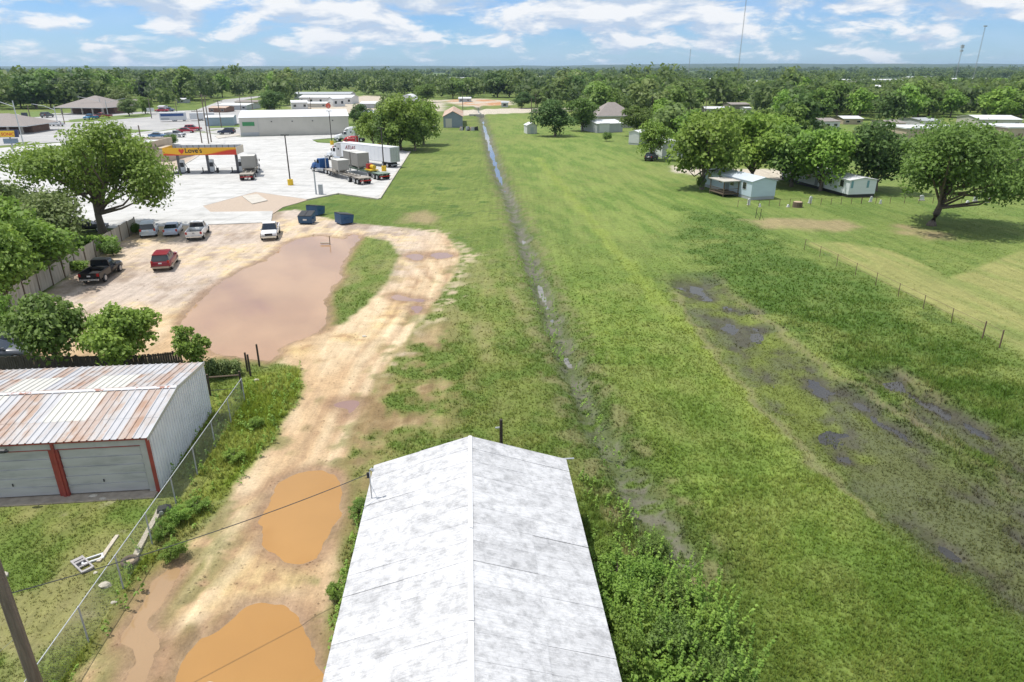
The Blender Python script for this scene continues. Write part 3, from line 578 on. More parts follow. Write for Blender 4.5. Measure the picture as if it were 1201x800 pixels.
def build_barn():
    r = empty('barn', 'long low barn with streaky whitewashed gable roof beside the dirt track', 'barn', BARN_O, BYAW)
    W = BW/2 - 0.18; wallm = mat('weathered_siding', (0.42, 0.41, 0.39), 0.8, 0.15, 1.0, c2=(0.28, 0.2, 0.14), thr=(0.55, 0.75))
    mb = MB(); mb.box(-W, -W+0.12, -BL, -0.2, 0, BE-0.1); mb.build('wall', wallm, r)
    MB().box(W-0.12, W, -BL, -0.2, 0, BE-0.1).build('wall', wallm, r)
    for yy in (-0.32, -BL):
        MB().prism([(-W+0.125, 0), (W-0.125, 0), (W-0.125, BE-0.1), (0, BA-0.14), (-W+0.125, BE-0.1)], yy, yy+0.12).build('gable_wall', wallm, r)
    sl = math.hypot(BW/2, BA-BE); th = math.atan2(BA-BE, BW/2)
    nrow = 17; rw = BL/nrow
    pm = {}
    for side in (-1, 1):
        for half in (0, 1):
            a0, a1 = (0.0, 0.52) if half == 0 else (0.50, 1.0)
            mb = MB(); z0 = 0.012 if half == 0 else 0.0
            for q in range(5):                   # gently corrugated sheet, five folds
                pass
            n = 9; top = []; 
            for i in range(n):
                y = rw*i/(n-1); dz = 0.010*(i % 2) + (0.009 if i == 0 else 0.0)
                for a in (a0, a1): top.append((side*a*sl*math.cos(th), y, -a*sl*math.sin(th) + dz + z0))
            fs = [(2*i, 2*i+1, 2*i+3, 2*i+2) for i in range(n-1)]
            bot = [(x, y, z-0.015) for x, y, z in top]; k = len(top)
            fs += [tuple(k+j for j in f[::-1]) for f in fs] + [(0, 1, k+1, k), (k-2, k-1, 2*k-1, 2*k-2)]
            fs += [(2*i, 2*i+2, k+2*i+2, k+2*i) for i in range(n-1)] + [(2*i+1, 2*i+3, k+2*i+3, k+2*i+1) for i in range(n-1)]
            mb.add(top + bot, fs); pm[side, half] = mb.mesh('roof_sheet', BARN_ROOF)
    rnd = random.Random(3)
    for side in (-1, 1):
        for half in (0, 1):
            for i in range(nrow):
                o = link('roof_sheet', pm[side, half], r); o.location = (0, -BL + i*rw, BA + rnd.uniform(0, 0.008)); o.rotation_euler = (rnd.uniform(-.003, .003), rnd.uniform(-.0012, .0012), 0)
    capm = mat('ridge_metal', (0.66, 0.66, 0.67), 0.5, 0.12, 2, c2=(0.30, 0.19, 0.12), thr=(0.60, 0.72))
    me = MB().prism([(-0.085, -0.018), (0, 0.008), (0.085, -0.018), (0.085, -0.004), (0, 0.024), (-0.085, -0.004)], 0, 2.1).mesh('ridge_cap', capm)
    for i in range(8): o = link('ridge_cap', me, r); o.location = (0, -BL + i*2.125, BA + 0.028 + 0.006*(i % 2))
    fm = paint((0.62, 0.62, 0.62), 0.5)
    for s in (-1, 1): MB().hexa([(0, -0.03, BA-0.17), (s*BW/2, -0.03, BE-0.17), (s*BW/2, 0.0, BE-0.17), (0, 0.0, BA-0.17), (0, -0.03, BA-0.03), (s*BW/2, -0.03, BE-0.03), (s*BW/2, 0.0, BE-0.03), (0, 0.0, BA-0.03)]).build('fascia', fm, r)
    MB().tube([(BW/2-0.25, -0.25, BE+0.02), (BW/2-0.25, 0.0, BE+0.02), (BW/2+0.35, 0.02, BE+0.02)], 0.035, 6).build('gutter_spout', M['steel'], r)
    # service mast on the track side
    x, y = -BW/2 + 0.25, -2.6
    mast = empty('service_mast', 'thin grey electric service mast on the track side of the barn roof', 'mast', r.matrix_basis @ Vector((x, y, BE+0.06)), BYAW)
    MB().tube([(0,0,-0.06),(0,0,1.25),(0.03,0,1.36),(0.10,0,1.38)], 0.03, 6).build('pipe', M['steel'], mast)
    MB().tube([(0.06,0,1.40),(0.16,0,1.30)], 0.06, 6).build('weather_head', M['steel'], mast)
    for k in range(3): MB().tube([(-0.02,0,1.02+0.09*k),(-0.12,0,1.02+0.09*k)], [0.05, 0.035], 6).build('insulator', M['black'], mast)
    MB().box(-0.16, 0.16, -0.16, 0.16, -0.055, -0.03).build('roof_boot', M['steel'], mast)
    MB().tube([(0,0,0.7),(0.35,-0.30,-0.02)], 0.012, 4).build('brace', M['steel'], mast)
    return r.matrix_basis @ Vector((x - 0.12, y, BE + 1.2))
MAST_TOP = build_barn()
p = G(588, 517, 0) ; p = G(587.5, 519, 2.6); p.z = 0
pz = empty('wooden_post', 'dark wooden post standing behind the barn gable', 'post', (p.x, p.y + 0.6, 0), 0.2)
MB().tube([(0,0,-0.4),(0,0,3.5)], [0.09,0.08], 7).build('shaft', M['darkwood'], pz); MB().box(-0.28,0.05,-0.03,0.03,3.05,3.11).build('bracket', M['steel'], pz)

# ---- metal garage at the left
GA, GB = G(187, 577), G(240, 487)                # near and far corner of its side wall
gx = G(10, 587); GDIR = (GA - gx).normalized(); GYAW = math.atan2(GDIR.y, GDIR.x)
GD = 8.3; GLEN = 13.5; GE, GR_, GBK = 3.05, 3.62, 3.20
def build_garage():
    r = empty('metal_garage', 'long metal garage with rust streaked ribbed roof and red trim', 'garage', GA, GYAW)
    # local: x from -GLEN to 0 along the front, y from 0 to GD towards the back
    wm = mat('ribbed_white_wall', (0.70, 0.72, 0.75), 0.5, 0.08, 1.0); hm = mat('header_sheet', (0.42, 0.42, 0.40), 0.6, 0.15, 2)
    # side wall: ribbed panels
    def zroof(y): return GE + (GR_-GE)*y/(GD*0.5) if y < GD*0.5 else GR_ + (GBK-GR_)*(y-GD*0.5)/(GD*0.5)
    npan = 28; pw = GD/npan
    for i in range(npan):
        y0, y1 = i*pw, (i+1)*pw; q = 0.03; mb = MB()
        for (a, b, xo) in ((y0, y0+pw*0.72, 0.0), (y0+pw*0.72, y1, 0.035)):
            mb.hexa([(-0.05, a, 0), (xo, a, 0), (xo, b, 0), (-0.05, b, 0), (-0.05, a, zroof(a)-0.05), (xo, a, zroof(a)-0.05), (xo, b, zroof(b)-0.05), (-0.05, b, zroof(b)-0.05)])
        mb.build('wall_panel', wm, r)
    MB().box(-GLEN, -0.06, GD-0.05, GD, 0, GBK-0.06).build('back_wall', wm, r)
    MB().prism_z([(-GLEN,0.02),(-GLEN+0.06,0.02),(-GLEN+0.06,GD-0.06),(-GLEN,GD-0.06)], 0, GE-0.1).build('side_wall', wm, r)
    # front: header, pilasters, doors
    MB().box(-GLEN, -0.10, 0.02, 0.08, 2.60, GE-0.10).build('header_panel', hm, r)
    MB().box(-0.42, -0.10, 0.02, 0.08, 0, 2.595).build('front_panel', hm, r)
    MB().box(-0.10, 0.045, -0.05, 0.05, 0, GE-0.03).build('corner_trim', M['red'], r)
    MB().box(-GLEN, 0.06, -0.09, 0.0, GE-0.10, GE-0.01).build('fascia', M['red'], r)
    dm = mat('door_panel', (0.47, 0.47, 0.47), 0.55, 0.10, 1.5, c2=(0.33, 0.335, 0.34), thr=(0.45, 0.72), stretch=(0.5, 0.5, 2.5))
    xs = [-0.42, -4.50, -8.55, -12.6]; dw = 3.62
    for k in range(3):
        x1 = xs[k] - 0.02; x0 = x1 - dw
        d = MB().box(x0, x1, 0.10, 0.13, 0.12, 2.58).build('garage_door', dm, r)
        for j in range(5):
            MB().hexa([(x0+0.01,0.085,0.13+j*0.49),(x1-0.01,0.085,0.13+j*0.49),(x1-0.01,0.10,0.13+j*0.49),(x0+0.01,0.10,0.13+j*0.49),(x0+0.01,0.050,0.60+j*0.49),(x1-0.01,0.050,0.60+j*0.49),(x1-0.01,0.10,0.60+j*0.49),(x0+0.01,0.10,0.60+j*0.49)]).build('door_section', dm, d)
        MB().box(x0+dw*0.45, x0+dw*0.45+0.05, 0.03, 0.05, 0.72, 0.86).build('handle', M['black'], d)
        MB().box(x0-0.02, x1+0.02, 0.0, 0.10, 2.57, 2.61).build('lintel_trim', M['red'], r)
        MB().box(x0-0.12, x0-0.01, -0.04, 0.11, 0, 2.60).build('jamb', M['red'], r)
        if k < 2:
            MB().box(x0-0.24, x0-0.12, -0.08, 0.02, 0, GE-0.11).build('pilaster', M['red'], r)
            MB().box(x0-0.44, x0-0.25, 0.0, 0.10, 0, 2.60).build('pilaster_panel', M['red'] if k == 0 else hm, r)
    lamp = MB(); lamp.tube([(-6.2,-0.06,2.78),(-6.2,-0.30,2.80)], 0.03, 6); lamp.tube([(-6.42,-0.30,2.80),(-6.3,-0.32,2.83),(-6.1,-0.32,2.83),(-5.98,-0.30,2.80)], [0.05,0.1,0.1,0.05], 8); lamp.build('wall_lamp', M['black'], r)
    MB().box(-GLEN, -0.05, -0.55, 0.3, -0.2, 0.07).build('apron', mat('old_concrete', (0.34,0.29,0.23), 0.9, 0.25, 3), r)
    # roof sheets: columns of ribbed sheets, each a piece
    def rustmat(n, base, rust, lo, hi): return mat(n, base, 0.5, 0.08, 1.4, c2=rust, thr=(lo, hi), stretch=(2.2, 0.9, 1, GYAW))
    RM = [rustmat('galvanised_sheet', (0.44,0.44,0.455), (0.385,0.345,0.32), 0.46, 0.70), rustmat('stained_sheet', (0.43,0.41,0.40), (0.37,0.26,0.195), 0.42, 0.64),
          rustmat('rusty_sheet', (0.42,0.36,0.325), (0.34,0.205,0.135), 0.36, 0.70), mat('skylight_sheet', (0.54,0.53,0.485), 0.5, 0.05, 1)]
    cw = 0.335*2; ncol = int(GLEN/cw) + 1; ov = 0.12
    segs = [(-ov, 1.55), (1.50, GD*0.5), (GD*0.5, 6.5), (6.45, GD+0.10)]
    def zr(y): return GE + (GR_-GE)*y/(GD*0.5) if y <= GD*0.5 else GR_ + (GBK-GR_)*(y-GD*0.5)/(GD*0.5)
    cache = {}
    def sheet(s, mi):
        if (s, mi) in cache: return cache[s, mi]
        y0, y1 = segs[s]; dz = 0.012 if s in (0, 3) else 0.024; mb = MB(); pr = []
        for j in range(2):
            b = j*cw/2; pr += [(b+0.0, 0.045), (b+0.035, 0.045), (b+0.06, 0.0), (b+cw/2-0.035, 0.0), (b+cw/2-0.0001, 0.045)]
        top = [(x, y0, zr(y0)+z+dz) for x, z in pr] + [(x, y1, zr(y1)+z+dz) for x, z in pr]; k = len(pr)
        bot = [(x, y, z-0.012) for x, y, z in top]
        fs = [(i, i+1, k+i+1, k+i) for i in range(k-1)]; fs += [tuple(2*k+j for j in f[::-1]) for f in fs]
        fs += [(i, 2*k+i, 2*k+i+1, i+1) for i in range(k-1)] + [(k+i, k+i+1, 3*k+i+1, 3*k+i) for i in range(k-1)] + [(0, k, 3*k, 2*k), (k-1, 3*k-1, 4*k-1, 2*k-1)]
        mb.add(top + bot, fs); cache[s, mi] = mb.mesh('roof_sheet', RM[mi]); return cache[s, mi]
    rnd = random.Random(11)
    sky = {(5,1),(6,1),(7,1),(12,1),(13,1),(14,1),(19,1),(20,1),(4,2),(5,2),(6,2),(10,2),(11,2),(12,2),(17,2),(18,2)}
    for i in range(ncol):
        rustcol = i % 3 == 1
        for s in range(4):
            mi = 3 if (i, s) in sky else (2 if rustcol and rnd.random() < 0.75 else (1 if rnd.random() < 0.45 else 0))
            o = link('roof_sheet', sheet(s, mi), r); o.location = (0.05 - (i+1)*cw, 0, rnd.uniform(0, 0.004))
    MB().hexa([(-GLEN-.1,GD*.5-.16,GR_+.035),(0.06,GD*.5-.16,GR_+.035),(0.06,GD*.5,GR_+.075),(-GLEN-.1,GD*.5,GR_+.075),(-GLEN-.1,GD*.5-.16,GR_+.06),(0.06,GD*.5-.16,GR_+.06),(0.06,GD*.5,GR_+.10),(-GLEN-.1,GD*.5,GR_+.10)]).build('ridge_cap', mat('ridge_sheet',(0.55,0.55,0.57),0.5,0.15,3,c2=(0.30,0.14,0.10),thr=(0.55,0.6)), r)
    MB().hexa([(-GLEN-.1,GD*.5,GR_+.075),(0.06,GD*.5,GR_+.075),(0.06,GD*.5+.16,GR_+.04),(-GLEN-.1,GD*.5+.16,GR_+.04),(-GLEN-.1,GD*.5,GR_+.10),(0.06,GD*.5,GR_+.10),(0.06,GD*.5+.16,GR_+.065),(-GLEN-.1,GD*.5+.16,GR_+.065)]).build('ridge_cap', RM[1], r)
    for y0, y1 in ((-ov, GD*0.5), (GD*0.5, GD+0.1)):
        MB().hexa([(0.045,y0,zr(y0)-0.12),(0.075,y0,zr(y0)-0.12),(0.075,y1,zr(y1)-0.12),(0.045,y1,zr(y1)-0.12),(0.045,y0,zr(y0)+0.065),(0.075,y0,zr(y0)+0.065),(0.075,y1,zr(y1)+0.065),(0.045,y1,zr(y1)+0.065)]).build('rake_trim', M['steel'], r)
    return r
GARAGE = build_garage()
def garage_local(x, y):
    p = Vector((x, y, 0)) - GA; c, s = math.cos(-GYAW), math.sin(-GYAW); return p.x*c - p.y*s, p.x*s + p.y*c

# ---- general buildings
def windows(r, specs, glassm=None):          # specs: (x0, x1, z0, z1, face, depth) face in 'front','back','left','right'
    for (a, b, z0, z1, face, d) in specs:
        def bx(e, f, t0, t1):
            lo, hi = min(d+t0, d+t1), max(d+t0, d+t1)
            return (e, f, lo, hi) if face in ('front', 'back') else (lo, hi, e, f)
        s = -1 if face in ('front', 'left') else 1
        q = bx(a-0.08, b+0.08, 0, s*0.05); f = MB().box(*q, z0-0.08, z1+0.08).build('window', M['white'], r)
        q = bx(a, b, s*0.03, s*0.07); MB().box(*q, z0, z1).build('pane', glassm or M['glass'], f)
def gable_building(name, label, cat, p, yaw, w, d, h, rise, wallm, roofm, along='x', eave=0.3, wins=(), doors=(), group=None):
    """local: x from -w/2..w/2, y from 0 (front) to d; ridge along x or y"""
    r = empty(name, label, cat, p, yaw, group)
    if along == 'x': MB().prism([(0,0),(d,0),(d,h),(d/2,h+rise),(0,h)], -w/2, w/2)
    mb = MB()
    if along == 'x':
        vs_ = []
        for x in (-w/2, w/2): vs_ += [(x,0,-0.3),(x,d,-0.3),(x,d,h),(x,d/2,h+rise),(x,0,h)]
        mb.add(vs_, [(0,1,2,3,4),(9,8,7,6,5),(0,5,6,1),(1,6,7,2),(4,9,5,0),(2,7,8,3),(3,8,9,4)])
        half = lambda s: [( -w/2-eave, d/2, h+rise+0.02),(w/2+eave, d/2, h+rise+0.02),(w/2+eave, d/2+s*(d/2+eave), h-rise*eave/(d/2)+0.02),(-w/2-eave, d/2+s*(d/2+eave), h-rise*eave/(d/2)+0.02)]
    else:
        mb.prism([(-w/2,-0.3),(w/2,-0.3),(w/2,h),(0,h+rise),(-w/2,h)], 0, d)
        half = lambda s: [(0,-eave,h+rise+0.02),(0,d+eave,h+rise+0.02),(s*(w/2+eave),d+eave,h-rise*eave/(w/2)+0.02),(s*(w/2+eave),-eave,h-rise*eave/(w/2)+0.02)]
    mb.build('wall', wallm, r)
    for s in (-1, 1):
        q = half(s); MB().hexa(q + [(x,y,z+0.1) for x,y,z in q]).build('roof', roofm, r)
    windows(r, wins)
    for (a, b, z1, face, dd, m) in doors:
        if face == 'front': MB().box(a, b, dd-0.05, dd, 0.05, z1).build('door', m, r)
        elif face == 'left': MB().box(dd-0.05, dd, a, b, 0.05, z1).build('door', m, r)
        else: MB().box(dd, dd+0.05, a, b, 0.05, z1).build('door', m, r)
    return r
def hip_building(name, label, cat, p, yaw, w, d, h, rise, wallm, roofm, over=0.8, ridge=0.3, open_front=False):
    r = empty(name, label, cat, p, yaw)
    if open_front:
        MB().box(-w/2, w/2, d*0.35, d, -0.3, h).build('wall', wallm, r)
        for x in np.linspace(-w/2+0.3, w/2-0.3, 5): MB().box(x-0.25, x+0.25, 0, 0.5, -0.1, h).build('column', M['kerb'], r)
    else:
        MB().box(-w/2, w/2, 0, d, -0.3, h).build('wall', wallm, r)
        windows(r, [(x-0.8, x+0.8, 0.9, 2.2, 'front', 0) for x in np.linspace(-w/2+2, w/2-2, 4)])
    W, D0, D1 = w/2+over, -over, d+over; rr = w/2*ridge
    a = [(-W,D0,h),(W,D0,h),(W,D1,h),(-W,D1,h)]; t = [(-rr,d/2,h+rise),(rr,d/2,h+rise)]
    MB().add(a+t, [(3,2,1,0),(0,1,5,4),(1,2,5),(2,3,4,5),(3,0,4)]).build('roof', roofm, r)
    MB().box(-W+0.02, W-0.02, D0+0.02, D1-0.02, h-0.22, h-0.004).build('fascia', M['white'], r)
    return r
def at(px, py): return G(px, py)
# warehouse behind the truck lot
a, b = G(283, 160.5), G(410, 157.5); L_ = (b-a).length; yaw = math.atan2((b-a).y, (b-a).x); hz = ZT(a, 138.5)
wh = gable_building('warehouse', 'long beige metal warehouse with white roof behind the truck lot', 'warehouse', (a+b)/2, yaw, L_, 26, hz, 1.4, M['beige'], M['roofwhite'], 'x', 0.25,
    doors=())
gs = mat('green_board', (0.04, 0.22, 0.08), 0.5, 0.05); MB().box(-L_/2+0.8, -L_/2+4.2, -0.15, -0.02, hz-2.3, hz-1.2).build('sign_board', gs, wh)
MB().box(-L_/2-0.05, -L_/2+5.2, -0.06, 0.0, 0, 1.2).build('base_panel', M['greymetal'], wh)
MB().box(-L_/2+5.2, -L_/2+5.28, -0.06, 0.0, 0, hz).build('seam_trim', M['greymetal'], wh)
for k in range(4): MB().box(-L_/2+9+k*6, -L_/2+9.35+k*6, -0.2, 0.0, hz-1.3, hz-1.05).build('wall_lamp', M['black'], wh)
for k in range(30):
    x = -L_/2+5.6+k*(L_-6)/30; MB().box(x, x+0.05, -0.03, 0.0, 0, hz-0.05).build('wall_rib', M['beige'], wh)
q = G(258, 148); gable_building('blue_shed', 'small pale blue flat shed left of the warehouse', 'shed', q, yaw, 9.5, 12, ZT(q, 138), 0.4, mat('pale_blue', (0.30,0.38,0.47), 0.6, 0.06), M['roofwhite'], 'x', 0.2)
# hip roofed brick building, drive-in
q = G(97, 134.5); hip_building('hip_roof_bank', 'brown brick building with pyramid shingle roof on the far side of the road', 'building', q, R(-6), 20.5, 22, ZT(q, 126), 4.6, M['brick'], M['shingle'], 1.8, 0.05, True)
q = G(-6, 157.5); hip_building('drive_in_building', 'low building with wide shingled hip roof beside the drive in sign', 'building', q, R(6), 17, 16, ZT(q, 147.5), 3.2, M['brick'], M['shingle'], 2.4, 0.15, True)
# drive-in sign
q = G(16, 178); sg = empty('drive_in_sign', 'yellow and dark blue drive in restaurant sign on a pole', 'sign', q, R(8)); z1, z0 = ZT(q, 152.5), ZT(q, 161.0)
MB().tube([(0,0,0),(0,0,z0)], 0.18, 8).build('pole', M['greymetal'], sg)
sy, sb = mat('sign_yellow', (0.80,0.52,0.03), 0.4, 0.03), mat('sign_navy', (0.02,0.03,0.10), 0.4, 0.05)
pn = MB().prism([(-2.15,z0),(2.0,z0),(2.3,z1),(-1.85,z1)], -0.3, 0.3).build('sign_panel', sb, sg)
MB().prism([(-1.95,z0+0.1),(1.3,z0+0.1),(1.5,z1-0.15),(-1.75,z1-0.15)], -0.36, -0.305).build('yellow_face', sy, pn)
MB().box(-1.6, 1.6, -0.25, 0.25, z0-1.5, z0-0.3).build('message_board', mat('message_grey', (0.16,0.22,0.28), 0.4, 0.2, 3), sg)
def text(name, s, size, loc, rx, rz, m, parent, shear=0.0, al='CENTER'):
    c = bpy.data.curves.new('glyphs', 'FONT'); c.body = s; c.size = size; c.align_x = al; c.extrude = 0.01; c.shear = shear; c.offset = 0.012*size
    t = bpy.data.objects.new('glyphs', c); col.objects.link(t); dg = bpy.context.evaluated_depsgraph_get(); dg.update(); me = bpy.data.meshes.new_from_object(t.evaluated_get(dg)); bpy.data.objects.remove(t)
    me.materials.clear(); me.materials.append(m); o = link(name, me, parent); o.location = loc; o.rotation_euler = (rx, 0, rz); return o
text('lettering', 'SONIC', 1.0, (-0.2, -0.38, z0+0.42), R(90), 0, mat('sign_red', (0.55,0.03,0.03), 0.4, 0.03), sg, 0.25)
# tan station shop with walls at the left
q = G(150, 190); sh = empty('station_shop', 'flat roofed tan shop with parapet walls left of the fuel canopy', 'shop', q, R(4)); zt = ZT(G(150,190), 171)
s = MPP(q)
MB().box(-10.5, 4.6, 1.0, 14, -0.2, zt).build('wall', M['tan'], sh)
MB().box(-10.2, 4.3, 1.3, 13.7, zt-0.3, zt+0.02).build('flat_roof', M['roofwhite'], sh)
for bx_ in ((-10.6,4.7,0.9,1.2),(-10.6,-10.3,1.2,13.8),(4.4,4.7,1.2,13.8),(-10.6,4.7,13.8,14.1)): MB().box(*bx_, zt-0.6, zt+0.55).build('parapet', M['tan'], sh)
MB().box(-10.0, 1.8, -0.6, 0.9, 3.2, 3.45).build('awning', M['white'], sh)
MB().box(4.72, 6.6, 3.0, 9.0, -0.2, zt*0.75).build('side_wing', M['tan'], sh)
MB().box(-1.0, 0.6, 5.0, 6.6, zt+0.03, zt+1.0).build('roof_unit', M['steel'], sh); MB().box(-6.0, -4.8, 8.0, 9.2, zt+0.03, zt+0.8).build('roof_unit', M['steel'], sh)
windows(sh, [(-7.5,-5.5,0.8,2.4,'front',0.98),(-4.5,-2.5,0.8,2.4,'front',0.98)])
w1 = [G(173,190.5), G(199,190.0), G(233,180.5)]; rw_ = empty('retaining_wall', 'low tan retaining wall curving beside the fuel canopy', 'wall', w1[0])
for a_, b_, z_ in ((w1[0], w1[1], 2.3), (w1[1], w1[2], 1.6)):
    t = (b_-a_); n = Vector((-t.y, t.x, 0)).normalized()*0.15; o_ = w1[0]
    qq = [a_-n-o_, b_-n-o_, b_+n-o_, a_+n-o_]; MB().hexa([(v.x,v.y,-0.2) for v in qq]+[(v.x,v.y,z_) for v in qq]).build('wall_section', M['tan'], rw_)
    MB().hexa([(v.x*1.0,v.y,z_+0.002) for v in qq]+[(v.x,v.y,z_+0.12) for v in qq]).build('coping', M['kerb'], rw_)
q = G(188,177.5); MB()
ut = empty('utility_cabinet', 'grey utility cabinet standing above the retaining wall', 'cabinet', q); MB().box(-0.6,0.6,-0.4,0.4,0,2.4).build('body', M['greymetal'], ut); MB().box(-0.62,0.62,-0.42,0.42,2.4,2.5).build('lid', M['steel'], ut)
q = G(196,178); bn = empty('waste_bin', 'black waste bin next to the grey utility cabinet', 'bin', q); MB().tube([(0,0,0),(0,0,1.6)],[0.55,0.6],10).build('body', M['black'], bn); MB().tube([(0,0,1.6),(0,0,1.8)],[0.62,0.3],10).build('lid', M['black'], bn)

# shell-coloured fuel canopy
def fuel_canopy():
    a, b, c = G(210,204), G(278.5,203), None; ax = (b-a); L_ = ax.length; yaw = math.atan2(ax.y, ax.x)
    r = empty('fuel_canopy', 'yellow and red fuel canopy on three columns over the diesel lanes', 'canopy', a, yaw)
    z0 = ZT(a, 181.5); z1 = ZT(a, 173.0)
    x0, x1, y0, y1 = -2.0, L_+0.6, -0.9, 4.6
    cm = mat('column_dark', (0.10,0.10,0.11), 0.5, 0.1); ym = mat('fascia_yellow', (0.80,0.42,0.02), 0.35, 0.03); rm = mat('fascia_red', (0.62,0.045,0.02), 0.35, 0.03); om = mat('fascia_orange', (0.75,0.20,0.01), 0.35, 0.03)
    for x in (0.0, L_/2, L_): MB().box(x-0.22, x+0.22, 0.6, 1.04, 0.06, z0+0.05).build('column', cm, r)
    MB().box(x0+0.06, x1-0.06, y0+0.06, y1-0.06, z0, z0+0.15).build('soffit', M['white'], r)
    dk = MB().box(x0+0.08, x1-0.08, y0+0.08, y1-0.08, z0+0.45, z0+0.6).build('deck', M['steel'], r)
    f = MB().box(x0, x1, y0, y0+0.06, z0-0.05, z1).build('front_fascia', ym, r)
    MB().box(x0, x1, y1-0.06, y1, z0-0.05, z1).build('back_fascia', M['greymetal'], r)
    MB().box(x0, x0+0.06, y0+0.061, y1-0.061, z0-0.05, z1).build('end_fascia', ym, r); MB().box(x1-0.06, x1, y0+0.061, y1-0.061, z0-0.05, z1).build('end_fascia', mat('fascia_pale',(0.72,0.62,0.48),0.4,0.05), r)
    n = 24; H = z1 - z0 + 0.05
    def band(nm, m, lo, hi, off):
        mb = MB(); vs_ = []
        for i in range(n+1):
            u = i/n; x = x0 + (x1-x0)*u
            vs_ += [(x, y0-off, z0-0.05+H*lo(u)), (x, y0-off, z0-0.05+H*hi(u))]
        mb.add(vs_ + [(x_, y_+off*0.6, z_) for x_, y_, z_ in vs_], [(2*i, 2*i+2, 2*i+3, 2*i+1) for i in range(n)]); mb.build(nm, m, f)
    S = lambda u: u*u*(3-2*u)
    band('orange_wave', om, lambda u: 0.0, lambda u: 0.30 - 0.28*S(min(u/0.35,1)) + 0.75*S(max((u-0.45)/0.55,0)), 0.015)
    band('red_wave', rm, lambda u: 0.0, lambda u: 0.20 - 0.14*S(min(u/0.3,1)) + 0.62*S(max((u-0.55)/0.45,0)), 0.03)
    text('lettering', "Love's", H*0.9, (x0+(x1-x0)*0.30, y0-0.045, z0+H*0.30), R(90), 0, M['black'], f, 0, 'LEFT')
    hp = [(0,-0.5),(0.5,0.1),(0.42,0.4),(0.2,0.45),(0,0.25),(-0.2,0.45),(-0.42,0.4),(-0.5,0.1)]
    MB().prism([(x0+(x1-x0)*0.255+px_*H*0.72, z0+H*0.48+pz_*H*0.72) for px_, pz_ in hp], y0-0.06, y0-0.04).build('heart_emblem', rm, f)
    for i in range(12):
        x = x0 + (x1-x0)*(i+0.5)/12; MB().box(x-0.04, x+0.04, y1-0.10, y1-0.062, z0+0.6, z1-0.02).build('fascia_brace', M['black'], r)
    for k, x in enumerate((0.0, L_/2, L_)):
        p = r.matrix_basis @ Vector((x, 0, 0.06)); words = ('first', 'middle', 'last')[k]
        fp = empty('fuel_pump', {0:'diesel pump on island below the canopy column nearest the tan wall',1:'diesel pump on island below the middle canopy column',2:'diesel pump on island below the canopy column nearest the grey box truck'}[k], 'fuel pump', p, yaw, 'diesel pumps under the canopy')
        MB().box(-1.2, 0.9, -0.6, 2.4, 0, 0.16).build('island', M['black'] if False else mat('island_paint',(0.05,0.05,0.06),0.7,0.2), fp)
        MB().box(0.30, 1.05, 0.45, 1.15, 0.165, 2.5).build('cabinet', M['steel'], fp); MB().box(0.34, 1.01, 0.40, 0.445, 1.2, 2.0).build('display', M['black'], fp)
        MB().tube([(1.08,0.7,1.9),(1.5,0.6,1.2),(1.7,0.5,0.6),(1.2,0.6,0.3)], 0.05, 5).build('hose', M['black'], fp)
        MB().box(1.5,1.9,0.3,0.7,-0.005,0.95).build('waste_bin', M['black'], fp); MB().tube([(-0.9,0,0.16),(-0.9,0,1.1)],0.1,8).build('bollard', M['black'], fp)
fuel_canopy()

# trailers and houses on the right
def mobile_home(label, a, b, depth, h, wallm, roofm, rise=0.5, wins=5, skirt=True, end='right'):
    """a, b: ground points of the near end corners; the home runs away from the camera by depth"""
    ax = b - a; w = ax.length; yaw = math.atan2(ax.y, ax.x)
    r = empty('mobile_home', label, 'mobile home', a, yaw)
    pr = [(0,0.5),(w,0.5),(w,h),(w*0.5,h+rise),(0,h)]
    MB().prism(pr, 0, depth).build('wall', wallm, r)
    for s in (0, 1):
        x0, x1 = (w/2, -0.15) if s == 0 else (w/2, w+0.15); zz = h - rise*0.15/(w/2)
        MB().hexa([(x0,-0.15,h+rise+0.02),(x1,-0.15,zz+0.02),(x1,depth+0.15,zz+0.02),(x0,depth+0.15,h+rise+0.02),(x0,-0.15,h+rise+0.1),(x1,-0.15,zz+0.1),(x1,depth+0.15,zz+0.1),(x0,depth+0.15,h+rise+0.1)]).build('roof', roofm, r)
    MB().box(0.04, w-0.04, 0.04, depth-0.04, -0.1, 0.499).build('skirting', M['greymetal'] if skirt else M['black'], r)
    sp = [(y, y+0.9, 1.5, 2.5, 'left', 0.0) for y in np.linspace(1.5, depth-3, wins)]
    windows(r, sp); MB().box(-0.06, 0.0, depth*0.42, depth*0.42+0.9, 0.55, 2.5).build('door', paint((0.25,0.27,0.3)), r)
    return r
wv = mat('white_vinyl', (0.66,0.70,0.74), 0.55, 0.05, 0.6, stretch=(1,1,6)); bl = mat('pale_blue_vinyl', (0.50,0.60,0.68), 0.55, 0.05, 0.6, stretch=(1,1,6)); br_ = mat('pale_blue_roof', (0.50,0.55,0.60), 0.45, 0.06, 0.5)
a, b = G(880,235), G(908,233.5); mh = mobile_home('pale blue mobile home with metal gable roof behind the wire fence', a, b, 15, ZT(a,212)-0.2, bl, br_, 0.55, 4)
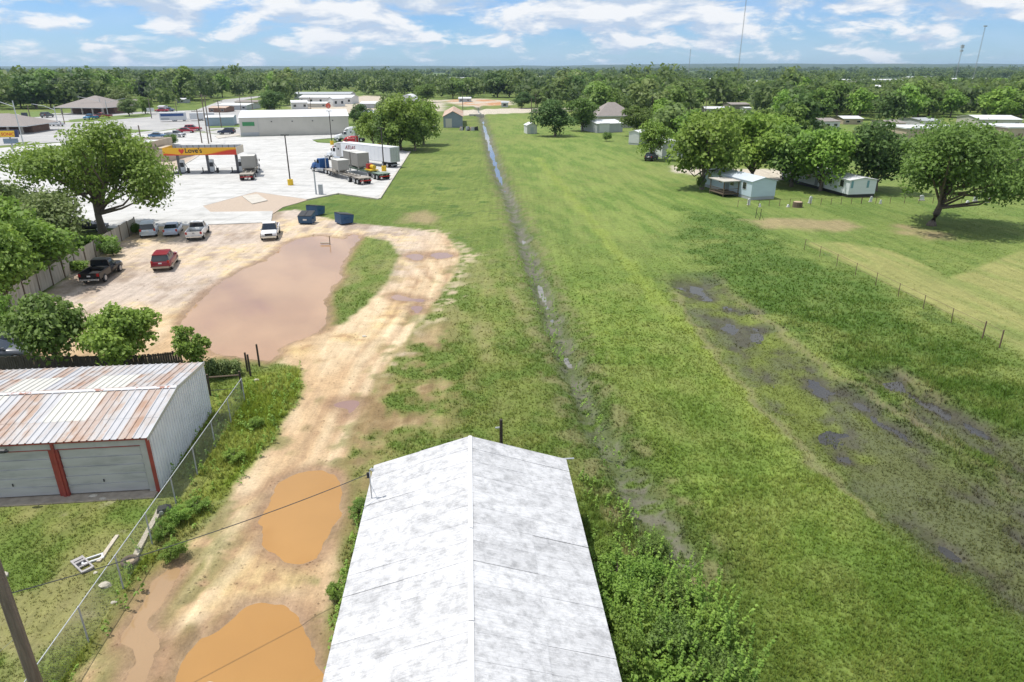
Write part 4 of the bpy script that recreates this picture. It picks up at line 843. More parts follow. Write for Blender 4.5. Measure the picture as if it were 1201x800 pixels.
# small porch on its side
pr_ = empty('porch', 'small weathered wooden porch with roof on the side of the blue mobile home', 'porch', mh.matrix_basis @ Vector((-2.9, 3.2, 0)), mh.rotation_euler.z)
MB().box(0,2.85,0,4.2,0.45,0.6).build('deck', M['wood'], pr_); MB().box(-0.2,2.86,-0.2,4.4,2.45,2.58).build('roof', M['kerb'], pr_)
for x_, y_ in ((0.1,0.1),(0.1,4.1),(2.7,0.1),(2.7,4.1)): MB().box(x_-0.06,x_+0.06,y_-0.06,y_+0.06,-0.1,2.45).build('post', M['wood'], pr_)
for z_ in (0.9,1.25): MB().box(0.08,0.13,0.1,4.1,z_,z_+0.08).build('rail', M['wood'], pr_); MB().box(0.1,2.7,0.06,0.11,z_,z_+0.08).build('rail', M['wood'], pr_)
a, b = G(994,232), G(1025,231); mobile_home('long white mobile home with blue shutters under the trees', a, b, 20, ZT(a,212), wv, M['roofwhite'], 0.35, 6, False)
r_ = [o for o in bpy.data.objects if o.get('label','').startswith('long white mobile')][0]
for x_ in (0.25, 3.0): MB().box(x_, x_+0.35, -0.05, 0.0, 1.5, 2.6).build('shutter', paint((0.16,0.32,0.38)), r_)
for (pa, pb, dep, top, lab) in (((776,186),(800,186),16,168,'white mobile home with car port beside the bright green tree'), ((737,169.5),(749,170.5),14,155,'small white mobile home with curved roof next to the grey garage')):
    a, b = G(*pa), G(*pb); mobile_home(lab, a, b, dep, ZT(a, top), M['white'], M['roofwhite'], 0.5, 3)
a, b = G(700,156), G(730,155); gg = gable_building('grey_garage', 'grey metal garage with white door at the edge of the lawn', 'garage', (a+b)/2, math.atan2((b-a).y,(b-a).x), (b-a).length, 12, ZT(a,145.5), 0.8, M['greymetal'], M['roofwhite'], 'x', 0.2,
    doors=[(-(b-a).length/2+0.8, -(b-a).length/2+4.4, 3.0, 'front', 0, M['white'])])
q = G(722,150); hip_building('grey_house', 'house with steep grey shingled hip roof behind the grey garage', 'house', q, R(10), 13, 12, 4.0, 4.2, M['beige'], M['shingle'], 0.6, 0.2)
a = G(624,157); sd_ = gable_building('white_shed', 'small white shed beside the dense round tree on the lawn', 'shed', a, R(12), 3.2, 4.5, 2.5, 0.7, M['white'], M['roofwhite'], 'y', 0.15, doors=[(-0.5,0.5,2.0,'front',0,paint((0.45,0.5,0.55)))])
# metal building with rusty roof beyond the truck lot
rr_ = mat('rusty_roof', (0.45,0.36,0.30), 0.7, 0.12, 0.4, c2=(0.42,0.24,0.14), thr=(0.4,0.6))
a, b = G(522,150), G(541,149.5); ms = gable_building('metal_shop', 'blue grey metal shop with rusty brown roof beside the ditch', 'shop', (a+b)/2, R(4), (b-a).length*1.15, 34, ZT(a,137), 1.7, mat('blue_grey_metal',(0.22,0.26,0.31),0.5,0.06), rr_, 'y', 0.3, doors=[(-2.6,-0.4,3.0,'front',0,M['beige'])])
tarps = [((503,153),0,'dark heap of scrap parts by the metal shop'),((511,152.5),1,'grey heap of scrap parts by the metal shop'),((545,153),0,'dark scrap heap nearest the ditch'),((553,153.5),1,'rusty scrap heap at the ditch edge')]
for (pp, k, lab) in tarps:
    q = G(*pp); e = empty('scrap_heap', lab, 'scrap', q); rn = random.Random(int(pp[0]))
    for j in range(9):
        x_, y_, s_ = rn.uniform(-1.6,1.6), rn.uniform(-1,1), rn.uniform(0.3,0.8); hh = rn.uniform(0.5,1.5); dx_ = rn.uniform(-.3,.3)
        MB().hexa([(x_-s_,y_-s_*.6,0),(x_+s_,y_-s_*.5,0),(x_+s_*.9,y_+s_*.6,0),(x_-s_,y_+s_*.5,0),(x_-s_*.6+dx_,y_-s_*.4,hh*.8),(x_+s_*.7+dx_,y_-s_*.5,hh),(x_+s_*.5+dx_,y_+s_*.4,hh*.7),(x_-s_*.7+dx_,y_+s_*.3,hh*.9)]).build('scrap_piece', [M['black'],M['greymetal'],rr_][(j+k)%3], e)
# town, further off: (base px, width px, top py, depth, wall, roof, yaw, kind, label)
town = [
 ((382,122),62,112,16,M['white'],M['roofwhite'],-3,'long white building in the town yard'), ((378,116),66,108.5,14,M['greymetal'],M['greymetal'],2,'long grey roofed building at the foot of the wood'),
 ((434,127),24,120,14,M['greymetal'],M['roofwhite'],0,'grey shed with white roof in the yard beyond the warehouse'), ((430,138),16,131.5,10,M['greymetal'],br_,3,'small grey shed with bluish roof behind the green thicket'),
 ((352,128),18,118,8,M['white'],M['white'],20,'small white house at the near edge of the town yard'), ((398,125),14,114,10,M['white'],M['roofwhite'],30,'white gabled shed in the middle of the town yard'),
 ((370,126),26,121,8,M['beige'],M['roofwhite'],0,'low pale shed in front of the town yard'),
 ((272,129),36,122,18,M['greymetal'],M['roofwhite'],-4,'long grey building beyond the blue shed'), ((255,132),20,128,10,M['brick'],rr_,-2,'small red brick building beside the far road'),
 ((291,124),30,120,12,M['tan'],M['shingle'],3,'low tan building among poles beyond the road'), ((160,122.5),16,117.5,10,M['greymetal'],M['shingle'],0,'small dark roofed house below the wood'), ((212,121),9,117.5,8,M['greymetal'],M['white'],0,'small grey house at the end of the side road'),
 ((189,131),6,126,5,M['white'],M['white'],0,'tiny white kiosk by the road sign'),
 ((592,126),8,119.5,8,M['steel'],M['steel'],0,'small grey tank shed at the red earth yard'), ((545,119.5),14,115.5,8,M['greymetal'],M['roofwhite'],0,'low shed in the red earth yard'),
 ((842,133),30,128,14,M['white'],M['roofwhite'],-8,'long white roofed building among the trees right of the mast'), ((868,128),22,121,12,M['shingle'],M['shingle'],5,'dark roofed house among the trees'), ((877,134),7,126,6,M['white'],M['white'],5,'narrow white house beside the dark roofed house'),
 ((975,151),20,140,12,M['white'],M['shingle'],10,'white house half hidden by the dark green tree'), ((1000,146),22,140,12,M['tan'],M['roofwhite'],-5,'pale roofed house behind the dark green tree'),
 ((1052,151.5),20,142,10,M['beige'],M['shingle'],8,'cream house with brown roof beyond the lane'), ((1092,148.5),24,140,12,M['white'],M['greymetal'],14,'white house with grey gable beyond the tan building'),
 ((1172,151),46,137,16,M['beige'],M['roofwhite'],-6,'white roofed metal workshop with wide door behind the big oak'),
 ((544,96),34,91,20,M['white'],M['roofwhite'],0,'long white roof standing out of the far wood'), ((640,94),22,89.5,20,M['white'],M['roofwhite'],0,'white warehouse roof above the far trees'),
 ((892,101),38,95,30,M['white'],M['roofwhite'],-4,'large white factory building in the distance on the town side'), ((826,97),24,92,24,M['white'],M['roofwhite'],3,'white building group near the tall mast'), ((512,91),30,88,30,M['white'],M['roofwhite'],0,'distant white shed near the horizon'),
 ((1040,101),46,93,30,M['greymetal'],M['roofwhite'],2,'blue grey commercial building in the distance'), ((1150,97),70,92,30,M['tan'],M['roofwhite'],0,'long tan shop row in the distance below the masts'), ((1085,94),36,90,30,M['beige'],M['roofwhite'],0,'pale flat building below the thin masts'),
 ((1000,104),18,96,14,M['white'],M['shingle'],12,'white house between distant trees'), ((1025,109),14,100,12,M['white'],M['roofwhite'],-10,'white gabled house among distant trees'), ((990,99),16,93,14,M['white'],M['roofwhite'],0,'small white distant house near the commercial building'),
]
for k, (pp, wpx, top, dep, wm, rm, yw, lab) in enumerate(town):
    q = G(*pp); w = wpx*MPP(q); h = max(ZT(q, top), 2.6); rise = min(0.25*h, 0.12*w); hh = h - rise
    dist = q.y; s_ = max(1.0, h/6)
    wins = [(x-0.6*s_, x+0.6*s_, hh*0.35, hh*0.7, 'front', 0.0) for x in np.linspace(-w/2+1.5*s_, w/2-1.5*s_, max(2, min(6, int(w/5/s_))))]
    o = gable_building('house' if w < 14 else 'commercial_building', lab, 'house' if w < 14 else 'building', q, R(yw), w, max(dep, w*0.5), hh, rise, wm, rm, 'x' if k % 3 else 'x', 0.3, wins=wins)
    if 'workshop' in lab: MB().box(w*0.05, w*0.38, -0.06, 0, 0.05, hh*0.7).build('door', M['white'], o)
# long flat tan buildings at the right
for (pa, pb, top, dep, lab) in (((1061,165.5),(1100,166),151.5,12,'long flat roofed tan building behind the big oak'), ((1180,166),(1250,168),150.5,14,'tan flat roofed building at the edge of the pale lane')):
    a, b = G(*pa), G(*pb); h = ZT(a, top); w = (b-a).length + (14 if pa[0] < 1100 else 0); r = empty('flat_building', lab, 'building', a, R(-3))
    MB().box(0, w, 0, dep, -0.3, h).build('wall', M['tan'], r); MB().box(-0.3, w+0.3, -0.3, dep+0.3, h, h+0.35).build('roof', M['roofwhite'], r)
    for k in range(3): MB().box(w*(0.2+0.27*k), w*(0.2+0.27*k)+1.2, -0.06, 0.0, 0.1, 2.2).build('door', M['brick'], r)
# white dome
q = G(478,125); dm_ = empty('storage_dome', 'white domed storage tent in the yard behind the thicket', 'tent', q); mb = MB(); n = 12; w = 11*MPP(q); hh = ZT(q,111)
vs_ = []; 
for y_ in (0, 16):
    for i in range(n+1): an = math.pi*i/n; vs_.append((w*math.cos(an), y_, hh*math.sin(an)))
mb.add(vs_, [(i, i+1, n+2+i, n+1+i) for i in range(n)] + [tuple(range(n+1)), tuple(range(2*n+1, n, -1))]); mb.build('cover', M['white'], dm_)
MB().box(-2.5,2.5,-0.08,-0.01,0,3.6).build('door', M['greymetal'], dm_)

# ================================================================= TREES
def leaf_mat(name, c1, c2):
    m = bpy.data.materials.new(name); m.use_nodes = True; nt = m.node_tree; N = nt.nodes.new; L = nt.links.new; nt.nodes.clear()
    at_ = N('ShaderNodeAttribute'); at_.attribute_name = 'leaf'; oi = N('ShaderNodeObjectInfo')
    mx = N('ShaderNodeMix'); mx.data_type = 'RGBA'; mx.inputs[6].default_value = (*c1, 1); mx.inputs[7].default_value = (*c2, 1); L(at_.outputs['Fac'], mx.inputs['Factor'])
    hs = N('ShaderNodeHueSaturation'); L(mx.outputs[2], hs.inputs['Color'])
    r = N('ShaderNodeMapRange'); r.inputs[3].default_value = 0.488; r.inputs[4].default_value = 0.508; L(oi.outputs['Random'], r.inputs[0]); L(r.outputs[0], hs.inputs['Hue'])
    w = N('ShaderNodeMath'); w.operation = 'FRACT'; w2 = N('ShaderNodeMath'); w2.operation = 'MULTIPLY'; L(oi.outputs['Random'], w2.inputs[0]); w2.inputs[1].default_value = 7.31; L(w2.outputs[0], w.inputs[0])
    r2 = N('ShaderNodeMapRange'); r2.inputs[3].default_value = 0.9; r2.inputs[4].default_value = 1.2; L(w.outputs[0], r2.inputs[0]); L(r2.outputs[0], hs.inputs['Value'])
    d = N('ShaderNodeBsdfPrincipled'); d.inputs['Roughness'].default_value = 0.55; d.inputs['Specular IOR Level'].default_value = 0.3; L(hs.outputs[0], d.inputs['Base Color'])
    ge = N('ShaderNodeNewGeometry'); va = N('ShaderNodeVectorMath'); va.operation = 'ADD'; L(ge.outputs['Normal'], va.inputs[0]); va.inputs[1].default_value = (0,0,.7); vn = N('ShaderNodeVectorMath'); vn.operation = 'NORMALIZE'; L(va.outputs[0], vn.inputs[0]); L(vn.outputs[0], d.inputs['Normal'])
    t = N('ShaderNodeBsdfTranslucent'); L(hs.outputs[0], t.inputs['Color'])
    ms = N('ShaderNodeMixShader'); ms.inputs[0].default_value = 0.42; L(d.outputs[0], ms.inputs[1]); L(t.outputs[0], ms.inputs[2])
    o = N('ShaderNodeOutputMaterial'); L(ms.outputs[0], o.inputs[0]); return m
LM = {'mid': leaf_mat('leaf_mid', (0.098,0.168,0.032), (0.205,0.315,0.066)), 'bright': leaf_mat('leaf_bright', (0.130,0.238,0.034), (0.268,0.405,0.070)),
      'dark': leaf_mat('leaf_dark', (0.060,0.118,0.030), (0.130,0.215,0.056)), 'olive': leaf_mat('leaf_olive', (0.118,0.175,0.050), (0.230,0.300,0.100)),
      'wood': leaf_mat('leaf_wood', (0.046,0.086,0.027), (0.165,0.230,0.058)),
      'deep': leaf_mat('leaf_deep', (0.014,0.035,0.018), (0.030,0.060,0.026))}
def leaf_arrays(rng, P, N, size, val):
    """rhombus leaves at P facing N"""
    n = len(P); t = rng.normal(size=(n,3)); t -= (t*N).sum(1)[:,None]*N; t /= np.linalg.norm(t,axis=1)[:,None]+1e-9; b = np.cross(N, t)
    s = size*rng.uniform(0.65, 1.35, n)[:,None]
    fold = N*s*0.22
    V = np.stack([P - t*s, P + b*s*0.62 + fold, P + t*s, P - b*s*0.62 + fold], 1).reshape(-1,3)
    return V, np.repeat(val, 4)
def quads_mesh(name, V, val, m):
    n = len(V)//4; me = bpy.data.meshes.new(name); me.vertices.add(len(V)); me.vertices.foreach_set('co', V.ravel().astype(np.float32))
    me.loops.add(4*n); me.loops.foreach_set('vertex_index', np.arange(4*n, dtype=np.int32)); me.polygons.add(n); me.polygons.foreach_set('loop_start', np.arange(0, 4*n, 4, dtype=np.int32))
    a = me.attributes.new('leaf', 'FLOAT', 'POINT'); a.data.foreach_set('value', val.astype(np.float32)); me.materials.append(m); me.update(calc_edges=True); return me
def crown_points(rng, H, W, th, nlobe, nleaf, lobe=0.17, flat=1.0, low=-0.35):
    """lobes spread through an uneven crown; leaves sit on and inside the lobes"""
    rz = (H-th)/2; cz = th + rz; C = []; Rr = []
    skew = rng.normal(0, 0.10, 2)
    while len(C) < nlobe:
        d = rng.normal(size=3); d /= np.linalg.norm(d)
        if d[2] < low - 0.3*rng.random(): continue
        f = rng.uniform(0.30, 0.95)**0.7; g = 1 + 0.18*math.sin(3*math.atan2(d[1], d[0]) + skew[0]*20) + rng.normal(0, .07)
        r_ = W*lobe*rng.uniform(0.5, 1.45)
        C.append((d[0]*f*(W/2-r_*0.5)*g + skew[0]*W*0.3, d[1]*f*(W/2-r_*0.5)*g + skew[1]*W*0.3, cz + d[2]*f*(rz-r_*0.3)*flat)); Rr.append(r_)
    C = np.array(C); Rr = np.array(Rr); k = rng.choice(nlobe, nleaf, p=Rr**2/np.sum(Rr**2))
    d = rng.normal(size=(nleaf,3)); d /= np.linalg.norm(d,axis=1)[:,None]; d[:,2] = np.where((d[:,2] < -0.45) & (rng.random(nleaf) < .6), -d[:,2]*0.7, d[:,2])
    rad = Rr[k]*(0.35 + 0.85*rng.random(nleaf)**0.75)
    P = C[k] + d*rad[:,None]*np.array([1,1,0.82]); P[:,2] = np.maximum(P[:,2], 0.15+0.15*rng.random(nleaf))
    N = d*0.75 + rng.normal(size=(nleaf,3))*0.55 + np.array([0,0,0.35]); N /= np.linalg.norm(N,axis=1)[:,None]
    lv = rng.random(nlobe)
    val = np.clip(0.55*lv[k] + 0.45*rng.random(nleaf), 0, 1)
    return C, Rr, P, N, val
def make_tree(seed, H, W, th, nlobe, nleaf, leaf, kind, lobe=0.17, flat=1.0, lean=(0,0), tr=None, low=-0.35, limbs=10, sides=7):
    rng = np.random.default_rng(seed); C, Rr, P, N, val = crown_points(rng, H, W, th, nlobe, nleaf, lobe, flat, low)
    V, v4 = leaf_arrays(rng, P, N, leaf, val); cm = quads_mesh('crown', V, v4, LM[kind])
    tr = tr or 0.022*H + 0.008*W; mb = MB(); top = Vector((lean[0], lean[1], th*1.05))
    mb.tube([(0,0,-0.3),(lean[0]*0.1,lean[1]*0.1,th*0.12),(lean[0]*0.5,lean[1]*0.5,th*0.55),top], [tr*1.5, tr*1.08, tr*0.9, tr*0.8], sides)
    order = rng.permutation(nlobe)[:limbs]
    for i in order:
        c = Vector(C[i]); s0 = top*rng.uniform(0.55, 1.0) + Vector((0,0,rng.uniform(0,.25)*(H-th)*(c.z > th*1.6))); mid = (s0*0.5 + c*0.5) + Vector((0,0,-0.04*W*rng.random())) + Vector(rng.normal(0, 0.03*W, 3))
        mb.tube([s0, mid, c], [tr*0.42, tr*0.26, tr*0.07], 5, False)
    # a leader carries the crown to its top
    mb.tube([top, top + Vector((lean[0]*0.4, lean[1]*0.4, (H-th)*0.4)), top + Vector((lean[0]*0.5+0.2, lean[1]*0.5, (H-th)*0.75))], [tr*0.75, tr*0.45, tr*0.12], 5, False)
    return mb.mesh('trunk', M['bark'], True), cm, H, W
def put_tree(name, proto, p, H, W, label, cat='tree', group=None, rz=None, z=0.0):
    tm, cm, h0, w0 = proto; o = empty(name, label, cat, (p[0], p[1], z), random.uniform(0, 6.28) if rz is None else rz, group)
    o.scale = (W/w0, W/w0, H/h0); link('trunk', tm, o); link('crown', cm, o); return o
def tree_px(name, proto, base, top, wpx, label, group=None, rz=None, cat='tree'):
    p = G(*base); return put_tree(name, proto, p, max(ZT(p, top), 1.0), wpx*MPP(p), label, cat, group, rz)

# the large individual trees, each of its own growth
tree_px('oak_tree', make_tree(3, 14, 18, 2.6, 68, 20000, 0.225, 'mid', 0.11, 1.0, (1.3,0.2), 0.46, -0.60, 22), (1092,264), 138, 168, 'big spreading oak leaning over its own shadow on the mown lawn', rz=0.4)
tree_px('oak_tree', make_tree(8, 14, 19, 2.4, 56, 21000, 0.215, 'bright', 0.105, 1.0, (-0.6,0.1), 0.50, -0.75, 24), (121,273), 138, 174, 'big dark trunked oak at the end of the pale board fence', rz=2.1)
pA = make_tree(21, 9, 10, 1.2, 40, 9000, 0.21, 'bright', 0.15, low=-0.75); pB = make_tree(22, 8, 9, 1.0, 38, 8500, 0.21, 'bright', 0.15, low=-0.75); pC = make_tree(23, 9, 10, 1.2, 40, 8500, 0.21, 'olive', 0.15, low=-0.75)
for (pr, base, top, w, lab) in ((pA,(30,338),226,142,'bushy green tree crowding the pale board fence'), (pC,(62,306),222,96,'greyish green tree beside the big dark trunked oak'), (pB,(-22,345),225,115,'bright leafy tree at the picture edge behind the board fence'),
                                (pB,(-4,372),258,112,'broad leafy tree at the lower end of the board fence'), (pB,(2,398),343,42,'small bright tree over the dark parked cars'), (pC,(-5,300),205,110,'tall grey green tree behind the board fence')):
    tree_px('broadleaf_tree', pr, base, top, w, lab)
tree_px('broadleaf_tree', make_tree(31, 4.5, 5, 0.7, 40, 7000, 0.15, 'mid', 0.15, low=-0.7, limbs=14), (69,433), 350, 86, 'dark green bushy tree just behind the rusty garage roof')
tree_px('broadleaf_tree', make_tree(32, 4.5, 5, 0.7, 40, 7000, 0.14, 'bright', 0.13, low=-0.7, limbs=14), (153,432), 355, 86, 'bright green bushy tree just behind the rusty garage roof')
tree_px('sapling', make_tree(33, 4, 2.6, 0.4, 34, 3200, 0.11, 'bright', 0.13, low=-0.9, limbs=14), (231,440), 376, 46, 'slim young sapling at the corner of the rusty garage')
pS = make_tree(41, 3, 4, 0.2, 20, 1700, 0.18, 'bright', 0.18, low=-0.8); pD = make_tree(42, 3, 4, 0.2, 20, 1700, 0.18, 'mid', 0.18, low=-0.8)
for (pr, base, top, w, lab) in ((pS,(118,297),272,42,'yellow green vine bush growing over the board fence'), (pD,(133,300),283,26,'dark climbing bush on the lot side of the board fence'), (pD,(160,275),262,16,'small dark bush at the far end of the board fence'),
                                (pS,(92,318),303,26,'low green bush along the board fence'), (pD,(203,170),157.5,17,'round clipped bush behind the fuel canopy'), (pS,(198,173),168,10,'low yellow green shrub below the round clipped bush'),
                                (pD,(711,165.5),155,12,'small round shrub alone on the mown lawn'), (pS,(846,222),212,16,'shrub beside the porch of the blue mobile home'), (pD,(861,227),219,12,'dark shrub at the wall of the blue mobile home'),
                                (pD,(822,222),207,12,'dark shrub at the foot of the tree by the blue mobile home')):
    tree_px('bush', pr, base, top, w, lab, cat='bush')
hd = make_tree(45, 1.3, 2, 0.05, 18, 1500, 0.10, 'olive', 0.2, low=-0.9)
for k, (bx_, lab) in enumerate((((252,444),'grey green hedge bush nearest the garage corner'), ((264,442),'grey green hedge bush in the middle of the row'), ((277,440),'grey green hedge bush nearest the thin posts'))):
    tree_px('hedge_bush', hd, bx_, 423 + k, 20, lab, 'hedge bushes at the puddle edge', cat='bush')
# trees round the mobile homes and the lawn
mids = {k: [make_tree(60+10*i+j, 11, 11, 1.0, 40, 5200, 0.31, k, 0.14, low=-0.8, limbs=11, sides=6) for j in range(3)] for i, k in enumerate(('mid','bright','dark','olive'))}
expl = [('bright',0,(823,222),127,88,'bright tree with low branches beside the blue mobile home'), ('bright',2,(881,212),128,92,'leafy tree behind the blue mobile home'), ('mid',2,(928,219),146,80,'bright tree shading the white mobile home'),
 ('bright',1,(962,224),144,84,'green tree in front of the long white mobile home'), ('dark',2,(1026,224),140,90,'dense dark tree right behind the long white mobile home'), ('bright',1,(764,188),138,40,'bright green tree in front of the white mobile homes'),
 ('dark',1,(651,160),117,50,'dense round dark tree with shadow on the lawn'), ('mid',0,(683,154),114,40,'green tree between the round dark tree and the grey garage'), ('mid',1,(748,160),122,40,'green tree behind the small white mobile home'),
 ('bright',0,(788,172),124,56,'bright tree behind the row of white mobile homes'), ('mid',0,(848,186),124,70,'wide green tree across the gravel lane'), ('bright',1,(905,190),130,72,'bright crown across the gravel lane'),
 ('mid',1,(1155,226),150,40,'green tree behind the big leaning oak'), ('dark',1,(1188,225),160,50,'dark tree at the edge behind the oak'),
 ('bright',0,(470,176),110,72,'bright green tree in the thicket by the truck lot'), ('bright',1,(497,170),113,50,'bright green tree at the field end of the thicket'), ('bright',2,(438,172),128,40,'green tree at the truck end of the thicket'), ('mid',2,(487,177),132,40,'dark shrubby tree low in the thicket'),
 ('mid',0,(455,177),134,40,'dark bushy tree at the front of the thicket'), ('olive',1,(458,160),108,34,'thin olive tree at the back of the thicket'), ('dark',1,(420,146),122,30,'dark tree behind the end of the warehouse'), ('dark',0,(322,134),106,36,'dark tree between warehouse and town yard'),
 ('olive',0,(152,136.5),116,26,'olive tree on the lawn beside the pyramid roof'), ('mid',1,(171,134),112,22,'green tree on the lawn by the road'), ('olive',1,(145,131),104,24,'thin grey green tree behind the lawn'),
 ('mid',0,(500,120),98,30,'green tree behind the white dome'), ('dark',1,(612,127),108,26,'dark tree by the red earth yard'), ('olive',0,(630,126),104,26,'olive tree beside the pale crossing lane')]
for (k, j, base, top, w, lab) in expl: tree_px('broadleaf_tree', mids[k][j], base, top, w, lab)
ced = make_tree(90, 14, 7, 1.0, 26, 2200, 0.4, 'deep', 0.17, low=-0.8)
tree_px('cedar_tree', ced, (76,122), 91, 24, 'nearly black cedar left of the pyramid roof'); tree_px('cedar_tree', ced, (172,121), 93, 16, 'dark cedar at the wood edge right of the pyramid roof'); tree_px('cedar_tree', ced, (60,126), 106, 16, 'small dark cedar beside the larger black one')

# the woods: up to 300 trees told apart, then one far mass
fars = {k: [make_tree(120+10*i+j, 13, 12, 0.8, 28, 1300, 0.62, k, 0.17, low=-0.95, limbs=5, sides=5) for j in range(2)] for i, k in enumerate(('mid','bright','dark','olive'))}
CLEAR = [(q[0], q[2], q[1], q[3]) for q in ()]
clear_polys = [Gp(p) for p in ([(-320,190),(-320,136),(60,128),(180,126),(225,124),(262,114),(318,112),(345,134),(420,137),(440,170),(420,240),(100,300)], [(335,134),(340,112),(352,109),(415,108),(425,112),(520,116),(560,115),(640,120),(640,135),(600,160),(440,140)],
   [(545,200),(560,136),(640,133),(695,153),(742,164),(778,184),(800,194),(860,225),(930,236),(1100,226),(1300,222),(1300,300),(545,300)], [(785,204),(785,192),(860,194),(935,197),(965,215),(900,215)],
   [(1058,168),(1062,154),(1300,150),(1300,200),(1150,190)], [(695,160),(695,150),(735,150),(735,165)], [(965,153),(965,146),(1010,145),(1010,152)], [(1030,153),(1040,148),(1110,146),(1110,152)], [(800,140),(825,126),(890,124),(890,138),(840,146)])]
def open_to(px, py, w): return Gp([(px-w, py+1.5), (px-w, py-0.5), (px+w, py-0.5), (px+w, py+1.5)])
for (pp, wpx, top, dep, wm, rm, yw, lab) in town: clear_polys.append(Gp([(pp[0]-wpx*.6, pp[1]+(2.0 if pp[1] > 105 else 1.2)), (pp[0]-wpx*.6, pp[1]-2), (pp[0]+wpx*.6, pp[1]-2), (pp[0]+wpx*.6, pp[1]+(2.0 if pp[1] > 105 else 1.2))]))
rng = np.random.default_rng(5)
VIS = [(pp[0], wpx/2, top, pp[1]) for (pp, wpx, top, dep, wm, rm, yw, lab) in town] + [(1080,19,151,166), (1200,20,150,166), (478,11,111,125), (532,11,133,150), (722,14,137,150)]
VISY = [G(b[0], b[3]).y for b in VIS]
def proj(x, y, z):
    d = y*CP + (CAM_H - z)*SP_; return 600.5 + FPX*x/d, 400 + FPX*(-y*SP_ + (CAM_H - z)*CP)/d
def allowed_height(x, y, W):
    """tallest tree here that leaves the houses beyond in view"""
    hmax = 99.0; px0, _ = proj(x, y, 3.0); w = 0.42*W*FPX/(y*CP + CAM_H*SP_)
    for (bx, bw, top, base), by in zip(VIS, VISY):
        if y < by + 4 and abs(px0 - bx) < bw + w:
            hmax = min(hmax, ZT(Vector((x, y, 0)), base - (0.55 if base > 105 else 0.85)*(base - top)))
    return hmax
taken = []
def free(x, y, mind):
    return all((x-a)**2 + (y-b)**2 > mind*mind for a, b in taken)
def blocked(x, y): return any(inside(np.array([x]), np.array([y]), P)[0] for P in clear_polys)
for o in bpy.data.objects:
    if o.get('category') == 'tree': taken.append((o.location.x, o.location.y))
def region_of(x, y):
    s = x/y
    if s < -0.30: return ('tree of the woods behind the road and pyramid roof', 'trees of the wood behind the road')
    if s < 0.10: return ('tree of the woods behind the town yard and dome', 'trees of the wood behind the town yard')
    if y < 330: return ('tree crowding the houses beyond the mobile homes', 'trees between the houses')
    return ('tree in the wooded town beyond the mobile homes', 'trees of the wooded town')
names = {'mid':'green','bright':'bright green','dark':'dark green','olive':'grey green'}
cnt = 0; tries = 0
while cnt < 285 and tries < 9000:
    tries += 1
    y = 150*math.exp(rng.random()*math.log(620/150)); s = rng.uniform(-0.84, 0.84); x = s*y
    mind = 7.5 + y*0.004
    if s < 0.10 and y < 330 + 60*(s > -0.25): continue
    if blocked(x, y) or not free(x, y, mind): continue
    taken.append((x, y)); k = ('mid','bright','dark','olive')[rng.choice(4, p=(0.36, 0.24 if s > 0.1 else 0.14, 0.22, 0.18 if s > 0.1 else 0.28))]
    lab, grp = region_of(x, y); Ht = rng.uniform(11, 16.5) if s > 0.1 else rng.uniform(15, 21)
    if y < 260: Ht *= 0.85
    am = allowed_height(x, y, Ht)
    if am < 3.0: continue
    Ht = min(Ht, am)
    put_tree('broadleaf_tree', fars[k][rng.integers(2)], (x, y), Ht, Ht*rng.uniform(0.85, 1.2), names[k] + ' ' + lab, group=names[k] + ' ' + grp); cnt += 1
# far woodland, one mass to the horizon
def woodland():
    n0 = 45000; ys = 300*np.exp(rng.random(n0)**0.9*math.log(3600/300)); ss = rng.uniform(-0.86, 0.86, n0); xs = ss*ys
    ok = ~((ss < 0.10) & (ys < 350))
    for P in clear_polys: ok &= ~inside(xs, ys, P)
    ok &= ~((ys > 1000) & (fbm(xs, ys*0.5, 420, 55, 4) > 0.57)); tk = np.array(taken)
    Hs = ground_fields(xs, ys)[0]; Vs = []; vals = []; n = 0; grid = set()
    for x, y, h0 in zip(xs[ok], ys[ok], Hs[ok]):
        if n >= 4600: break
        q = (int(x/(6.5+y*0.005)), int(y/(8+y*0.011)))
        if q in grid or (y < 640 and np.min((tk[:,0]-x)**2 + (tk[:,1]-y)**2) < 36): continue
        am = allowed_height(x, y, 10)
        if am < 4.0: continue
        grid.add(q); n += 1
        sc = 1 + y/2600; big = rng.random() < .10; Ht = min(am, rng.uniform(9, 17)*(1.35 if big else 1.0)); W = rng.uniform(8, 14)*sc*(1.2 if big else 1); nl = 140 if y < 800 else 55
        lf = W*(0.085 if y < 900 else 0.13)
        C, Rr, P, Nn, val = crown_points(rng, Ht, W, 0.8, 11, nl, 0.22, 1.0, -0.9); tone = rng.random()
        V, v4 = leaf_arrays(rng, P, Nn, lf, np.clip(val*0.5 + 0.7*tone - .1, 0, 1)); V += np.array([x, y, h0 if y > 1250 else 0.0]); Vs.append(V); vals.append(v4)
    me = quads_mesh('far_woodland', np.concatenate(Vs), np.concatenate(vals), LM['wood'])
    tag(link('far_woodland', me), 'hazy mass of distant treetops reaching to the horizon', 'woodland', None, 'stuff')
woodland()
